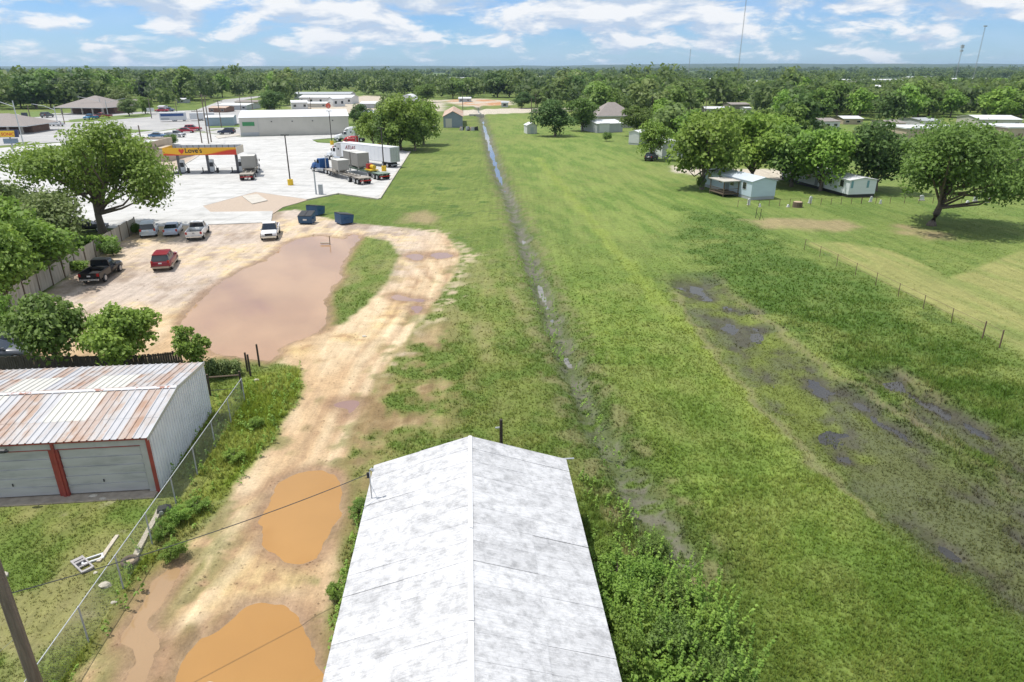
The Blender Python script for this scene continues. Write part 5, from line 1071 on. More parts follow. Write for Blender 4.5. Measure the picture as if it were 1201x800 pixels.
# thicket beside the barn
tks = [make_tree(200+i, 2.6, 3.0, 0.12, 60, 6000, 0.062, k, 0.10, low=-0.95, limbs=24, sides=5) for i, k in enumerate(('bright','bright','mid','bright'))]
def bush_at(bx, by, H, W, t, lab):
    p = G(bx, by); put_tree('bush', tks[t], p, H, W, lab, 'bush', 'bushes of the thicket beside the barn')
for (bx, by, H, W, t, lab) in ((722,690,1.7,2.2,0,'bright bush at the barn eave, uppermost of the thicket'), (700,735,2.7,3.0,0,'bright bush whose twigs hang over the barn roof'), (752,705,1.7,2.4,1,'round bush in the middle of the thicket top'), (788,722,1.6,2.4,2,'darker bush on the field side of the thicket top'),
   (742,765,2.3,2.6,3,'yellow green bush in the heart of the thicket'), (785,790,2.2,2.8,2,'dark bush in the lower heart of the thicket'), (725,815,2.6,2.4,3,'yellow green bush by the barn wall at the picture foot'), (822,765,1.7,2.4,1,'bush at the field edge of the thicket'),
   (835,820,1.8,2.6,2,'dark bush at the lower field edge of the thicket'), (775,850,2.2,2.8,0,'bush at the picture foot inside the thicket'), (705,665,1.3,1.6,1,'low bush at the barn corner above the thicket'), (765,655,1.1,1.8,2,'low dark weed bush at the end of the ditch'), (880,850,1.3,2.2,1,'low bush lowest at the field edge')):
    bush_at(bx, by, H, W, t, lab)
for k, (bx, by, H, W, t, lab) in enumerate(((212,610,0.8,1.4,1,'leafy weed clump inside the corner of the chain fence'), (232,598,0.7,1.2,0,'leafy weed clump on the verge opposite the garage corner'), (205,652,0.8,1.3,1,'leafy weed clump beside the old tyre'), (275,540,0.7,1.3,0,'leafy weed clump on the verge beside the dirt track'),
    (300,500,0.6,1.2,1,'leafy weed clump near the bend of the verge'), (425,606,0.9,1.3,2,'grey green weed bush below the service mast'), (192,630,0.7,1.1,0,'bright weed clump along the pale log'), (398,700,0.6,1.0,1,'weed clump at the barn wall by the track'))):
    p = G(bx, by); put_tree('weed_clump', tks[t], p, H, W, lab, 'weeds')

# ================================================================= VEHICLES
def wheels(r, pts, rad, w, rimm=None):
    for (x, y) in pts:
        o = MB().wheel(x, y, rad, rad, w).build('wheel', M['tyre'], r); s = 1 if y > 0 else -1
        MB().wheel(x, y + s*w*0.42, rad, rad*0.62, w*0.3, 12).build('rim', rimm or M['rim'], o)
def car(kind, label, c, base, heading, group='cars parked around the lots', name=None, lower=None, scale=1.0, z=0.0):
    p = G(*base); p.z = z
    nm = name or {'sedan':'parked_car','suv':'parked_suv','pickup':'pickup_truck'}[kind]
    r = empty(nm, label, {'sedan':'car','suv':'suv','pickup':'pickup truck'}[kind], p, R(heading), group); r.scale = (scale,)*3
    pm = paint(c, 0.28); low = paint(lower, 0.4) if lower else pm
    if kind == 'sedan':
        L, w = 2.4, 0.90
        MB().loft([(-L,.45,.72,.74,.66),(-2.25,.30,.98,.84,.80),(-1.5,.24,1.02,.90,.84),(0,.24,.98,.90,.86),(1.0,.24,.94,.90,.86),(1.9,.26,.84,.86,.78),(2.32,.32,.70,.76,.66)]).build('body', pm, r, True)
        MB().loft([(-1.75,.95,.99,.78,.74),(-1.05,.95,1.38,.82,.62),(0.15,.93,1.40,.82,.62),(0.95,.91,.95,.80,.76)],0.1).build('windows', M['glass'], r)
        MB().loft([(-1.10,1.365,1.41,.60,.58),(-0.5,1.37,1.45,.62,.58),(0.18,1.37,1.43,.60,.57)],0.1).build('roof', pm, r)
        wx, rad = (1.45, -1.42), .33; ft, rt = .62, .80; fx, rx = 2.28, -2.33
    elif kind == 'suv':
        L, w = 2.4, 0.94
        MB().loft([(-2.40,.50,.95,.84,.80),(-2.28,.38,1.12,.92,.86),(-1.4,.32,1.14,.95,.89),(0.6,.32,1.12,.95,.89),(1.3,.32,1.08,.94,.86),(2.0,.34,1.00,.92,.82),(2.32,.42,.86,.84,.74)]).build('body', pm, r, True)
        MB().loft([(-2.30,.42,.60,.945,.95),(-1.0,.36,.58,.965,.965),(1.0,.36,.58,.965,.965),(2.20,.42,.60,.87,.86)],0.2).build('lower_trim', low, r)
        MB().loft([(-2.32,1.05,1.12,.84,.80),(-2.02,1.05,1.68,.86,.70),(0.1,1.05,1.70,.86,.70),(0.85,1.05,1.12,.84,.80)],0.1).build('windows', M['glass'], r)
        MB().loft([(-2.10,1.66,1.72,.70,.68),(-0.8,1.67,1.77,.72,.68),(0.15,1.67,1.74,.70,.67)],0.1).build('roof', pm, r)
        for x_ in (-1.30, -0.30):
            for s in (-1, 1): MB().hexa([(x_-.06,s*.865,1.08),(x_+.06,s*.865,1.08),(x_+.06,s*.845,1.08),(x_-.06,s*.845,1.08),(x_-.05,s*.735,1.68),(x_+.05,s*.735,1.68),(x_+.05,s*.70,1.68),(x_-.05,s*.70,1.68)]).build('pillar', pm, r)
        wx, rad = (1.40, -1.45), .37; ft, rt = .78, .95; fx, rx = 2.28, -2.37
    else:
        MB().loft([(-0.15,.42,1.16,.95,.90),(0.6,.40,1.16,.97,.91),(1.6,.40,1.12,.96,.90),(2.3,.42,1.08,.95,.88),(2.75,.50,.98,.88,.80)]).build('cab_body', pm, r, True)
        MB().loft([(-0.12,1.10,1.72,.88,.72),(0.75,1.10,1.78,.88,.72),(1.55,1.10,1.16,.88,.84)],0.1).build('windows', M['glass'], r)
        MB().loft([(-0.15,1.70,1.80,.74,.70),(0.4,1.74,1.86,.75,.71),(0.85,1.72,1.80,.74,.69)],0.1).build('roof', pm, r)
        for s in (-1, 1):
            MB().loft([(-2.70,.50,1.14,.055,.05),(-0.18,.46,1.16,.055,.05)],0.1).build('bed_side', pm, r).location = (0, s*.90, 0)
            MB().hexa([(-.16,s*.89,1.1),(.02,s*.89,1.1),(.02,s*.86,1.1),(-.16,s*.86,1.1),(-.16,s*.76,1.75),(-.02,s*.76,1.75),(-.02,s*.70,1.75),(-.16,s*.70,1.75)]).build('pillar', pm, r)
        MB().box(-2.66,-.2,-.84,.84,.58,.70).build('bed_floor', M['black'], r); tg = MB().box(-2.76,-2.68,-.88,.88,.55,1.13).build('tailgate', pm, r); MB().box(-2.775,-2.76,-.12,.12,.95,1.02).build('handle', M['black'], tg)
        MB().box(-2.9,-2.78,-.86,.86,.46,.62).build('rear_bumper', M['chrome'], r); MB().box(2.70,2.86,-.86,.86,.42,.62).build('front_bumper', M['chrome'], r); MB().box(2.70,2.80,-.42,.42,.68,.92).build('grille', M['black'], r)
        wx, rad = (1.85, -1.65), .40; ft, rt = .80, .92; fx, rx = 2.66, -2.74
    hw = .92 if kind == 'pickup' else .86 if kind == 'suv' else .80
    wheels(r, [(x, s*(hw-.04)) for x in wx for s in (-1, 1)], rad, .24)
    for s in (-1, 1):
        MB().box(fx-.12, fx+.05, s*hw*.80-.13, s*hw*.80+.13, ft-.02, ft+.14).build('headlight', M['head'], r)
        MB().box(rx-.03, rx+.1, s*hw*.88-.11, s*hw*.88+.10, rt-.10, rt+.20).build('tail_light', M['tail'], r)
        MB().box(.75, .90, s*(hw+.07)-.09, s*(hw+.07)+.09, 1.0, 1.15).build('mirror', pm, r)
    MB().box(rx-.05, rx-.032, -.16, .16, rt-.12, rt+.02).build('number_plate', M['white'], r)
    if kind != 'pickup':
        MB().box(fx-.06, fx+.08, -.75, .75, .36, .52).build('front_bumper', low, r); MB().box(rx-.06, rx+.06, -.78, .78, .38, .58).build('rear_bumper', low, r)
    return r
car('pickup','white pickup truck parked facing the big puddle',(0.74,0.75,0.77),(318,277),-76)
car('pickup','white pickup truck with dark open bed, in the row of three',(0.72,0.72,0.71),(233,277),104)
car('sedan','silver blue sedan between the pale wagon and the white pickup',(0.42,0.48,0.58),(204,274),107)
car('suv','pale blue wagon closest to the board fence in the row',(0.45,0.52,0.58),(176,275),113)
car('suv','dark red suv with beige lower trim alone on the dirt lot',(0.22,0.012,0.025),(195,312),105,lower=(0.35,0.29,0.22))
car('pickup','black pickup truck parked along the board fence',(0.012,0.012,0.014),(121,325),97)
car('sedan','black car half hidden beside the big oak trunk',(0.012,0.012,0.014),(103,271),15); car('sedan','dark car parked behind the garage fence under the small tree',(0.02,0.02,0.024),(2,408),20); car('sedan','grey car parked in front of the dark one by the garage fence',(0.12,0.13,0.15),(-2,422),15)
zc = 0.06
car('sedan','metallic blue car parked behind the tan shop',(0.05,0.13,0.25),(186,162),5,z=zc,scale=1.1); car('pickup','silver pickup with black bed behind the tan shop',(0.42,0.43,0.45),(206,161),-12,z=zc,scale=1.1); car('sedan','dark red car beside the silver pickup',(0.30,0.02,0.04),(219,156),8,z=zc,scale=1.15); car('suv','bright red suv behind the dark red car',(0.42,0.03,0.04),(227,153.5),8,z=zc,scale=1.1)
car('suv','navy suv alone on the concrete near the warehouse corner',(0.02,0.03,0.07),(266,157.5),178,z=zc,scale=1.1); car('pickup','red pickup truck on the far road by the pyramid roof',(0.33,0.05,0.05),(121,139),185,z=zc,scale=1.25); car('pickup','blue pickup truck on the far road',(0.03,0.22,0.42),(107,140.5),-95,z=zc,scale=1.2)
car('sedan','silver car turning on the far road',(0.5,0.52,0.54),(66,148),172,z=zc,scale=1.2); car('sedan','pale car parked at the tan shop',(0.5,0.53,0.56),(138,160),175,z=zc,scale=1.15); car('sedan','red car beyond the white bus',(0.35,0.03,0.05),(190,131.5),180,z=zc,scale=1.3); car('sedan','blue grey car beyond the white bus',(0.12,0.18,0.28),(197,131),180,z=zc,scale=1.3); car('suv','dark suv in the driveway near the hip roofs',(0.10,0.11,0.11),(56,138),90,z=zc,scale=1.3)
car('suv','dark car parked under the bright tree at the white mobile home',(0.03,0.03,0.035),(764,188),60)

# ---- road tractors and trailers (forward is +x)
def tractor(label, c, p, heading, sleeper=True, roofc=None, z=0.06):
    r = empty('road_tractor', label, 'truck', (p[0], p[1], z), R(heading)); pm = paint(c, 0.3); rp = paint(roofc, 0.35) if roofc else pm
    MB().box(-4.6, 3.2, -.42, .42, .62, .92).build('chassis', M['black'], r)
    MB().loft([(1.05,.95,2.25,1.0,.92),(2.2,.85,2.05,1.0,.86),(3.1,.70,1.85,.96,.78),(3.45,.65,1.65,.90,.72)]).build('hood', pm, r, True)
    MB().loft([(-0.55,.85,2.95,1.15,1.05),(0.6,.85,2.95,1.15,1.03),(1.05,.85,2.30,1.15,1.03)],0.1).build('cab', pm, r)
    MB().hexa([(1.08,-.93,2.24),(1.10,.93,2.24),(1.10,.93,2.24),(1.08,-.93,2.24),(0.62,-.90,2.93),(0.62,.90,2.93),(0.66,.90,2.95),(0.66,-.90,2.95)]).build('windscreen', M['glass'], r)
    for s in (-1, 1): MB().hexa([(-.15,s*1.09,2.05),(.75,s*1.09,2.05),(.75,s*1.13,2.05),(-.15,s*1.13,2.05),(-.15,s*1.04,2.75),(.60,s*1.04,2.75),(.60,s*1.08,2.75),(-.15,s*1.08,2.75)]).build('door_window', M['glass'], r)
    if sleeper:
        MB().loft([(-2.45,.85,3.75,1.2,1.10),(-0.56,.85,3.75,1.2,1.10)],0.05).build('sleeper', rp, r)
        MB().loft([(-2.45,3.70,3.98,1.08,.98),(-0.9,3.70,4.02,1.08,.98),(0.0,3.1,3.75,1.02,.90),(0.65,2.94,3.05,.95,.86)],0.1).build('roof_fairing', rp, r, True)
        for s in (-1, 1): MB().box(-1.6,-1.2,s*1.15-.04,s*1.15+.04,2.5,2.9).build('sleeper_window', M['glass'], r)
    MB().box(3.44,3.56,-.62,.62,.75,1.6).build('grille', M['chrome'], r); MB().box(3.50,3.68,-1.12,1.12,.42,.78).build('bumper', M['chrome'], r)
    for s in (-1, 1):
        MB().box(3.25,3.48,s*.82-.13,s*.82+.13,1.05,1.3).build('headlight', M['head'], r); MB().tube([(-1.9,s*.98,.78),(0.4,s*.98,.78)],.33,10).build('fuel_tank', M['chrome'], r)
        MB().loft([(2.0,.75,1.12,.08,.08),(2.6,1.0,1.30,.08,.08),(3.2,.75,1.12,.08,.08)],.1).build('fender', pm, r).location = (0, s*1.06, 0)
        MB().box(.80,.95,s*1.36-.10,s*1.36+.10,2.1,2.65).build('mirror', M['black'], r); MB().tube([(-2.62,s*.9,.8),(-2.62,s*.9,3.9)],.08,6).build('exhaust', M['chrome'], r)
    wheels(r, [(2.6, s*1.0) for s in (-1,1)], .52, .30, M['chrome']); wheels(r, [(x, s*.92) for x in (-2.9,-4.15) for s in (-1,1)], .52, .58, M['chrome'])
    MB().box(-3.9,-3.0,-.45,.45,.93,1.12).build('fifth_wheel', M['black'], r)
    return r
def off(p, heading, d, side=0.0): a = R(heading); return (p[0] + d*math.cos(a) - side*math.sin(a), p[1] + d*math.sin(a) + side*math.cos(a))
def flatbed(label, p, heading, z=0.06, c=(0.30,0.27,0.23), L=13.0):
    r = empty('flatbed_trailer', label, 'trailer', (p[0], p[1], z), R(heading)); dk = paint(c, 0.7)
    for s in (-1, 1): MB().box(-L, 0.6, s*.45-.09, s*.45+.09, .75, 1.12).build('rail', dk, r)
    for x in np.arange(-L+.3, .4, 1.4): MB().box(x, x+.16, -1.2, 1.2, .90, 1.06).build('cross_member', dk, r)
    MB().box(-L, -L+2.2, -1.22, 1.22, 1.125, 1.18).build('deck', dk, r); MB().box(-5.0, 0.6, -1.22, 1.22, 1.125, 1.19).build('deck', dk, r)
    wheels(r, [(x, s*.92) for x in (-L+.9,-L+2.2) for s in (-1,1)], .50, .58)
    wheels(r, [(x, s*.92) for x in (-L+4.6,) for s in (-1,1)], .50, .58)
    for s in (-1, 1): MB().box(-1.8,-1.65,s*.7-.08,s*.7+.08,.1,.9).build('landing_leg', M['greymetal'], r)
    MB().box(-L-.06,-L,-1.1,1.1,.6,.8).build('rear_bar', M['tail'], r)
    return r
BOXM = mat('grey_box_steel', (0.33,0.315,0.285), 0.6, 0.08, 0.8)
def steel_bin(label, p, heading, z, s=1.0, h=2.7, l=3.2):
    r = empty('steel_bin', label, 'bin', (p[0], p[1], z), R(heading), 'grey steel bins carried on trailers'); r.scale = (s,)*3
    h += .5
    MB().box(-l/2, l/2, -1.2, 1.2, 0.45, .45+h).build('body', BOXM, r); MB().box(-l/2-.04, l/2+.04, -1.24, 1.24, .45+h, .53+h).build('lid', paint((0.55,0.54,0.50), .6), r)
    MB().hexa([(-.8,-.6,.1),(.8,-.6,.1),(.8,.6,.1),(-.8,.6,.1),(-l/2+.05,-1.15,.449),(l/2-.05,-1.15,.449),(l/2-.05,1.15,.449),(-l/2+.05,1.15,.449)]).build('hopper', BOXM, r)
    for x in (-l/2+.1, l/2-.1):
        for y in (-1.1, 1.1): MB().box(x-.08, x+.08, y-.08, y+.08, 0, .449).build('leg', BOXM, r)
    for k in range(6):
        x = -l/2 + l*(k+.5)/6
        for y in (-1.235, 1.2): MB().box(x-.04, x+.04, y, y+.035, .5, .4+h).build('rib', BOXM, r)
    for k in range(5):
        y = -1.0 + 2.0*k/4
        for x in (-l/2-.035, l/2): MB().box(x, x+.035, y-.04, y+.04, .5, .4+h).build('rib', BOXM, r)
    return r
HD = 127
bt = G(380, 202.5); q_ = tractor('blue road tractor at the head of a bin trailer', (0.015,0.08,0.24), bt, HD+8, False); q_.scale = (.92,)*3
fb = G(389, 205.5); flatbed('flatbed trailer behind the blue tractor carrying a grey steel bin', fb, HD, L=15); steel_bin('grey steel bin on the flatbed nearest the light pole', off(fb, HD, -4.6), HD, 1.24, .92, 1.35, 3.2)
t3 = G(411, 201); flatbed('green grey flatbed trailer between the blue truck and the white box trailer', t3, HD, c=(0.16,0.22,0.17), L=15); steel_bin('grey steel bin on the middle flatbed, front one', off(t3, HD, -4.9), HD, 1.24, 1.0, 1.9, 3.0); steel_bin('grey steel bin on the middle flatbed, half hidden behind the front one', off(t3, HD, -1.4), HD, 1.24, 1.0, 1.9, 3.0)
eq = off(t3, HD, -9.6); e_ = empty('yellow_pump', 'yellow and red pump unit on the middle flatbed', 'pump', (eq[0], eq[1], 1.26), R(HD)); ye = paint((0.62,0.42,0.02), .5); e_.scale = (.85,)*3
MB().box(-1.6,1.6,-.9,.9,0,.25).build('skid', ye, e_); MB().tube([(-1.2,-.2,.75),(0.3,-.2,.75)],.45,10).build('tank', ye, e_); MB().box(.5,1.4,-.6,.6,.255,1.3).build('engine', paint((0.35,0.03,0.03),.5), e_); MB().tube([(1.0,.2,1.3),(1.0,.2,1.8)],.07,6).build('stack', M['black'], e_)
# white box trailer
def box_trailer(label, p, heading, L, c, words=None):
    r = empty('box_trailer', label, 'trailer', (p[0], p[1], .06), R(heading)); wm = mat('trailer_white', c, .45, .05, .5)
    MB().box(-L, 0, -1.28, 1.28, 1.2, 4.05).build('body', wm, r); MB().box(-L-.02, .02, -1.30, 1.30, 4.05, 4.12).build('roof', M['roofwhite'], r)
    MB().box(-L-.02, .02, -1.31, 1.31, 1.10, 1.198).build('side_rail', M['greymetal'], r)
    for s in (-1, 1):
        d = MB().box(-L-.06, -L-.001, s*.64-.60, s*.64+.60, 1.3, 3.95).build('rear_door', M['steel'], r)
        for q in (-.3, .3): MB().tube([(-L-.09, s*.64+q, 1.3), (-L-.09, s*.64+q, 3.95)], .025, 5).build('lock_rod', M['greymetal'], d)
        MB().box(-3.0,-2.85,s*.8-.08,s*.8+.08,.1,1.1).build('landing_leg', M['greymetal'], r)
    for x in np.arange(-L+1.2, -.3, 1.25):
        for s in (-1.30, 1.283): MB().box(x, x+.05, s, s+.02, 1.25, 4.0).build('side_rib', wm, r)
    wheels(r, [(x, s*.92) for x in (-L+1.2,-L+2.5) for s in (-1,1)], .50, .58); MB().box(-L+.2,-L+3.6,-.5,.5,.65,1.0).build('bogie', M['black'], r); MB().box(-L-.05,-L+.1,-1.1,1.1,.5,.65).build('rear_guard', M['greymetal'], r)
    if words: text('lettering', words, 1.15, (-3.2, 1.325, 2.85), R(90), R(180), mat('letter_red', (0.25,0.06,0.07), .5, .05), r, 0.25)
    return r
wt = G(407, 189.5); HW = 140
box_trailer('long white box trailer with red lettering in the truck lot', wt, HW, 16.2, (0.74,0.75,0.77), 'ATLAS')
tractor('white and grey road tractor coupled to the white box trailer', (0.70,0.72,0.74), off(wt, HW, 2.6), HW, True, (0.42,0.42,0.42))
tractor('red road tractor seen over the white box trailer', (0.42,0.015,0.02), G(408,180), 172, True); tractor('white road tractor parked alone in front of the warehouse end', (0.74,0.75,0.77), G(408,166.5), 176, True)
gt = G(298, 201); q_ = tractor('black road tractor facing away beside the fuel canopy', (0.03,0.03,0.033), gt, 104, True); q_.scale = (.86,)*3; gb = off(gt, 104, -2.8); flatbed('short chassis trailer behind the black tractor', gb, 104, L=10.5); steel_bin('grey steel bin on the short chassis beside the fuel canopy', off(gb, 104, -3.6), 104, 1.24, 1.0, 1.6, 3.0)
# white motor coach and its trailer
a = G(188,143); b_ = G(222,142); cz = empty('motor_coach', 'white motor coach with dark blue stripe on the far road', 'bus', (a.x, a.y, .05), math.atan2((b_-a).y, (b_-a).x)); L_ = (b_-a).length*.92; hh = ZT(a,132)
MB().loft([(0,.5,hh,1.3,1.25),(L_*.06,.4,hh,1.3,1.25),(L_-.3,.4,hh,1.3,1.25),(L_,.5,hh-.2,1.28,1.2)],.06).build('body', M['white'], cz)
for s in (-1, 1):
    MB().box(.4, L_*.9, s*1.31-.03, s*1.31+.03, hh*.58, hh*.85).build('blue_stripe', mat('coach_blue',(0.02,0.07,0.22),.3,.05), cz)
    MB().box(.4, L_*.35, s*1.31-.03, s*1.31+.03, hh*.22, hh*.42).build('side_panel', M['greymetal'], cz)
wheels(cz, [(x, s*1.1) for x in (L_*.5, L_*.58, L_*.9) for s in (-1,1)], .5, .3)
ct = empty('cargo_trailer', 'white enclosed cargo trailer behind the motor coach', 'trailer', cz.matrix_basis @ Vector((L_+1.2,0,0)), cz.rotation_euler.z); MB().box(0,9,-1.25,1.25,.6,hh*.85).build('body', M['white'], ct); wheels(ct, [(x, s*1.1) for x in (3.5,4.4) for s in (-1,1)], .4, .3); MB().box(-1.1,0,-.06,.06,.6,.7).build('drawbar', M['black'], ct); MB().box(8.99,9.04,-1.0,1.0,.7,hh*.8).build('rear_door', M['steel'], ct)
# blue skips
bs = mat('skip_blue', (0.02,0.075,0.17), .5, .15, 1.5)
def skip(label, base, heading, tip=False):
    p = G(*base); r = empty('waste_skip', label, 'skip', p, R(heading), 'blue waste skips at the lot edge')
    mb = MB(); mb.prism([(-.95,.15),(.75,.15),(.95,1.1),(-.95,1.45)], -.9, .9); mb.build('body', bs, r)
    for s in (-1, 1): MB().hexa([(-.97,s*.46-.43,1.47),(.97,s*.46-.43,1.12),(.97,s*.46+.43,1.12),(-.97,s*.46+.43,1.47),(-.97,s*.46-.43,1.53),(.97,s*.46-.43,1.18),(.97,s*.46+.43,1.18),(-.97,s*.46+.43,1.53)]).build('lid', M['black'], r)
    for s in (-1, 1): MB().box(-.4,.4,s*.98-.08,s*.98+.08,.7,.85).build('lift_pocket', bs, r)
    for x in (-.7,.6):
        for y in (-.7,.7): MB().wheel(x,y,.08,.08,.08,8).build('caster', M['black'], r)
    MB().box(.86,.90,-.25,.25,.55,.75).build('label_plate', M['white'], r)
    return r
skip('blue waste skip with open lids nearest the white pickup', (360.5,262), -92); skip('blue waste skip behind the other two, against the grass', (371,252), 70); skip('blue waste skip standing apart by the dirt track', (404.5,262), 40)
# ================================================================= POLES, POSTS, FENCES
def pole(name, label, base, top, rad, m, arms=(), cat='pole', group=None, foot=None, head=None, z=0.0):
    p = G(*base); r = empty(name, label, cat, (p.x, p.y, z), 0, group); h = ZT(p, top) - z
    MB().tube([(0,0,-.3),(0,0,h)], [rad, rad*.75], 7).build('shaft', m, r)
    for (zf, w, yw) in arms:
        zz = h*zf; c, s = math.cos(yw), math.sin(yw); MB().hexa([(-w*c+.06*s,-w*s-.06*c,zz),(w*c+.06*s,w*s-.06*c,zz),(w*c-.06*s,w*s+.06*c,zz),(-w*c-.06*s,-w*s+.06*c,zz),(-w*c+.06*s,-w*s-.06*c,zz+.14),(w*c+.06*s,w*s-.06*c,zz+.14),(w*c-.06*s,w*s+.06*c,zz+.14),(-w*c-.06*s,-w*s+.06*c,zz+.14)]).build('cross_arm', m, r)
        for q in (-.9, -.45, .45, .9): MB().tube([(q*w*c,q*w*s,zz+.14),(q*w*c,q*w*s,zz+.32)], .05, 5).build('insulator', M['black'], r)
    if foot: MB().tube([(0,0,0),(0,0,1.0)], .48, 10).build('base', foot, r)
    if head:
        for s in (-1, 1): MB().box(s*.15-(.55 if s < 0 else 0), s*.15+(.55 if s > 0 else 0), -.18, .18, h-.12, h+.02).build('lamp_head', M['black'], r)
    return r, h
yb = paint((0.72,0.47,0.02), .5); dkm = mat('dark_pole', (0.06,0.05,0.045), .5, .1)
for (b1, t1, lab) in (((341,217.5),158,'dark light pole with yellow base between the fuel canopy and the trucks'), ((389.5,170),130,'dark light pole with yellow base beside the white tractor'), ((445.5,173),133,'dark light pole with yellow base before the green thicket'), ((450.5,201),150,'dark light pole at the rear of the bin trailers')):
    pole('light_pole', lab, b1, t1, .13, dkm, cat='light pole', group='truck lot light poles', foot=yb, head=True, z=.06)
p_, _ = pole('air_pump_post', 'grey post with air hose box at the lot corner', (371,228.5), 201, .14, M['greymetal'], cat='post', z=.06); MB().box(.5,1.1,-.3,.3,0,1.6).build('hose_box', M['greymetal'], p_); MB().box(-.05,1.3,-.05,.05,3.9,4.02).build('arm', M['greymetal'], p_)
ups = [((171,193),147,'wooden utility pole rising beside the tan shop',()), ((237,168),128,'tall utility pole at the canopy, one of the framed pair',((.93,1.4,.3),)), ((245,169),110,'tallest utility pole behind the fuel canopy with a cross arm',((.95,1.6,.1),)), ((248,167),114,'utility pole just right of the tallest one',()), ((260,150),117,'utility pole by the blue shed',((.94,1.5,.2),)), ((39,152),123,'wooden utility pole near the pyramid roof',()),
 ((76,146),130,'short wooden pole beside the far road',()), ((178,139),115,'utility pole beyond the white bus',((.92,1.4,0),)), ((283,131),111,'utility pole in front of the town yard',((.94,1.6,.1),)), ((297,133),112,'utility pole left of the dark tree at the yard',((.93,1.5,0),)), ((365,131),114,'pole standing in the town yard',()), ((543,136),107,'utility pole beside the rusty roofed shop',((.95,2.0,.1),)),
 ((628,127),110,'utility pole at the pale crossing lane',()), ((623,152),115,'thin pole in front of the small white shed',()), ((827,136),115,'utility pole among the trees by the white roofs',((.94,1.4,0),)), ((208,134),117,'pole beside the far side road',())]
for (b1, t1, lab, arms) in ups: pole('utility_pole', lab, b1, t1, .17, M['pole'], arms, 'utility pole', 'utility poles of the town')
# traffic signal poles with long arms
for (b1, t1, ex, lab) in (((28,171),118,(-7.5,0),'grey street light pole with long arm over the drive in'), ((68,146),124,(-8,1),'street light pole with arm before the pyramid roof'), ((120,134),115,(-9,0),'signal pole with arm right of the pyramid roof'), ((127,136),117,(8,1),'signal pole with arm over the far road')):
    r, h = pole('street_light', lab, b1, t1, .16, M['steel'], (), 'street light', 'street lights along the far road'); MB().tube([(0,0,h-1.5),(ex[0]*.5,ex[1],h-.2),(ex[0],ex[1],h+.5)], .09, 6).build('arm', M['steel'], r); MB().box(ex[0]-.6,ex[0]+.1,ex[1]-.15,ex[1]+.15,h+.42,h+.6).build('lamp_head', M['greymetal'], r)
# roadside price sign, small sign
q = G(207,139.5); r = empty('road_sign', 'small white and red road sign by the motor coach', 'sign', G(178,137)); MB().box(-.1,.1,-.1,.1,0,3).build('post', M['greymetal'], r); MB().box(-1.6,1.6,-.15,-.1,2.2,3.6).build('board', M['white'], r)
q = G(137.5,186); r = empty('menu_sign', 'dark square sign board on legs near the drive in', 'sign', G(32,148), R(5)); MB().box(-1.0,1.0,-.2,.2,2.6,4.6).build('board', mat('dark_board',(0.04,0.05,0.07),.4,.1), r); MB().box(-.12,.12,-.12,.12,0,2.6).build('post', M['greymetal'], r)
q = G(391,128); r = empty('oval_sign', 'red oval sign on a tall pole near the warehouse end', 'sign', G(387.5,152)); h = ZT(G(387.5,152),124); MB().tube([(0,0,0),(0,0,h)],.15,6).build('pole', M['greymetal'], r); MB().tube([(0,-.12,h),(0,.12,h)],.85,14).build('panel', paint((0.45,0.08,0.04)), r)
# masts in the distance
def mast(label, base_y, x, top, dist, w, guys=True):
    b = Vector(((x-600.5)/FPX*(dist*CP), dist, 0)); t = ZT(b, top); r = empty('radio_mast', label, 'mast', b); mm = mat('mast_steel', (0.33,0.33,0.35), .6, .1)
    for k in range(3): an = k*2.094; MB().tube([(w*math.cos(an),w*math.sin(an),0),(w*math.cos(an),w*math.sin(an),t)], w*.22, 4).build('mast_leg', mm, r)
    mb = MB(); n = int(t/(w*4)); 
    for i in range(n):
        a = i*2.094; z0, z1 = t*i/n, t*(i+1)/n; mb.tube([(w*math.cos(a),w*math.sin(a),z0),(w*math.cos(a+2.094),w*math.sin(a+2.094),z1)], w*.14, 3, False)
    mb.build('lattice', mm, r)
    return r, t
mast('tall thin guyed radio mast rising out of the picture', 77, 866, -12, 900, .5)
mast('short thin mast far off left of the tall one', 75, 808, 57, 1500, .7)
r, t = mast('dark antenna mast with crowded head near the horizon', 78, 1123, 52, 1200, .7); MB().box(-2.2,2.2,-1.3,1.3,t-6,t-1).build('antenna_cluster', M['greymetal'], r); MB().box(-1.7,1.7,-1.6,1.6,t-11,t-8).build('antenna_ring', M['greymetal'], r)
r, t = mast('taller slim mast with small platform right of the antenna mast', 78, 1144, 30, 1300, .75); MB().box(-2.6,2.6,-1.4,1.4,t-2,t).build('platform', M['greymetal'], r)
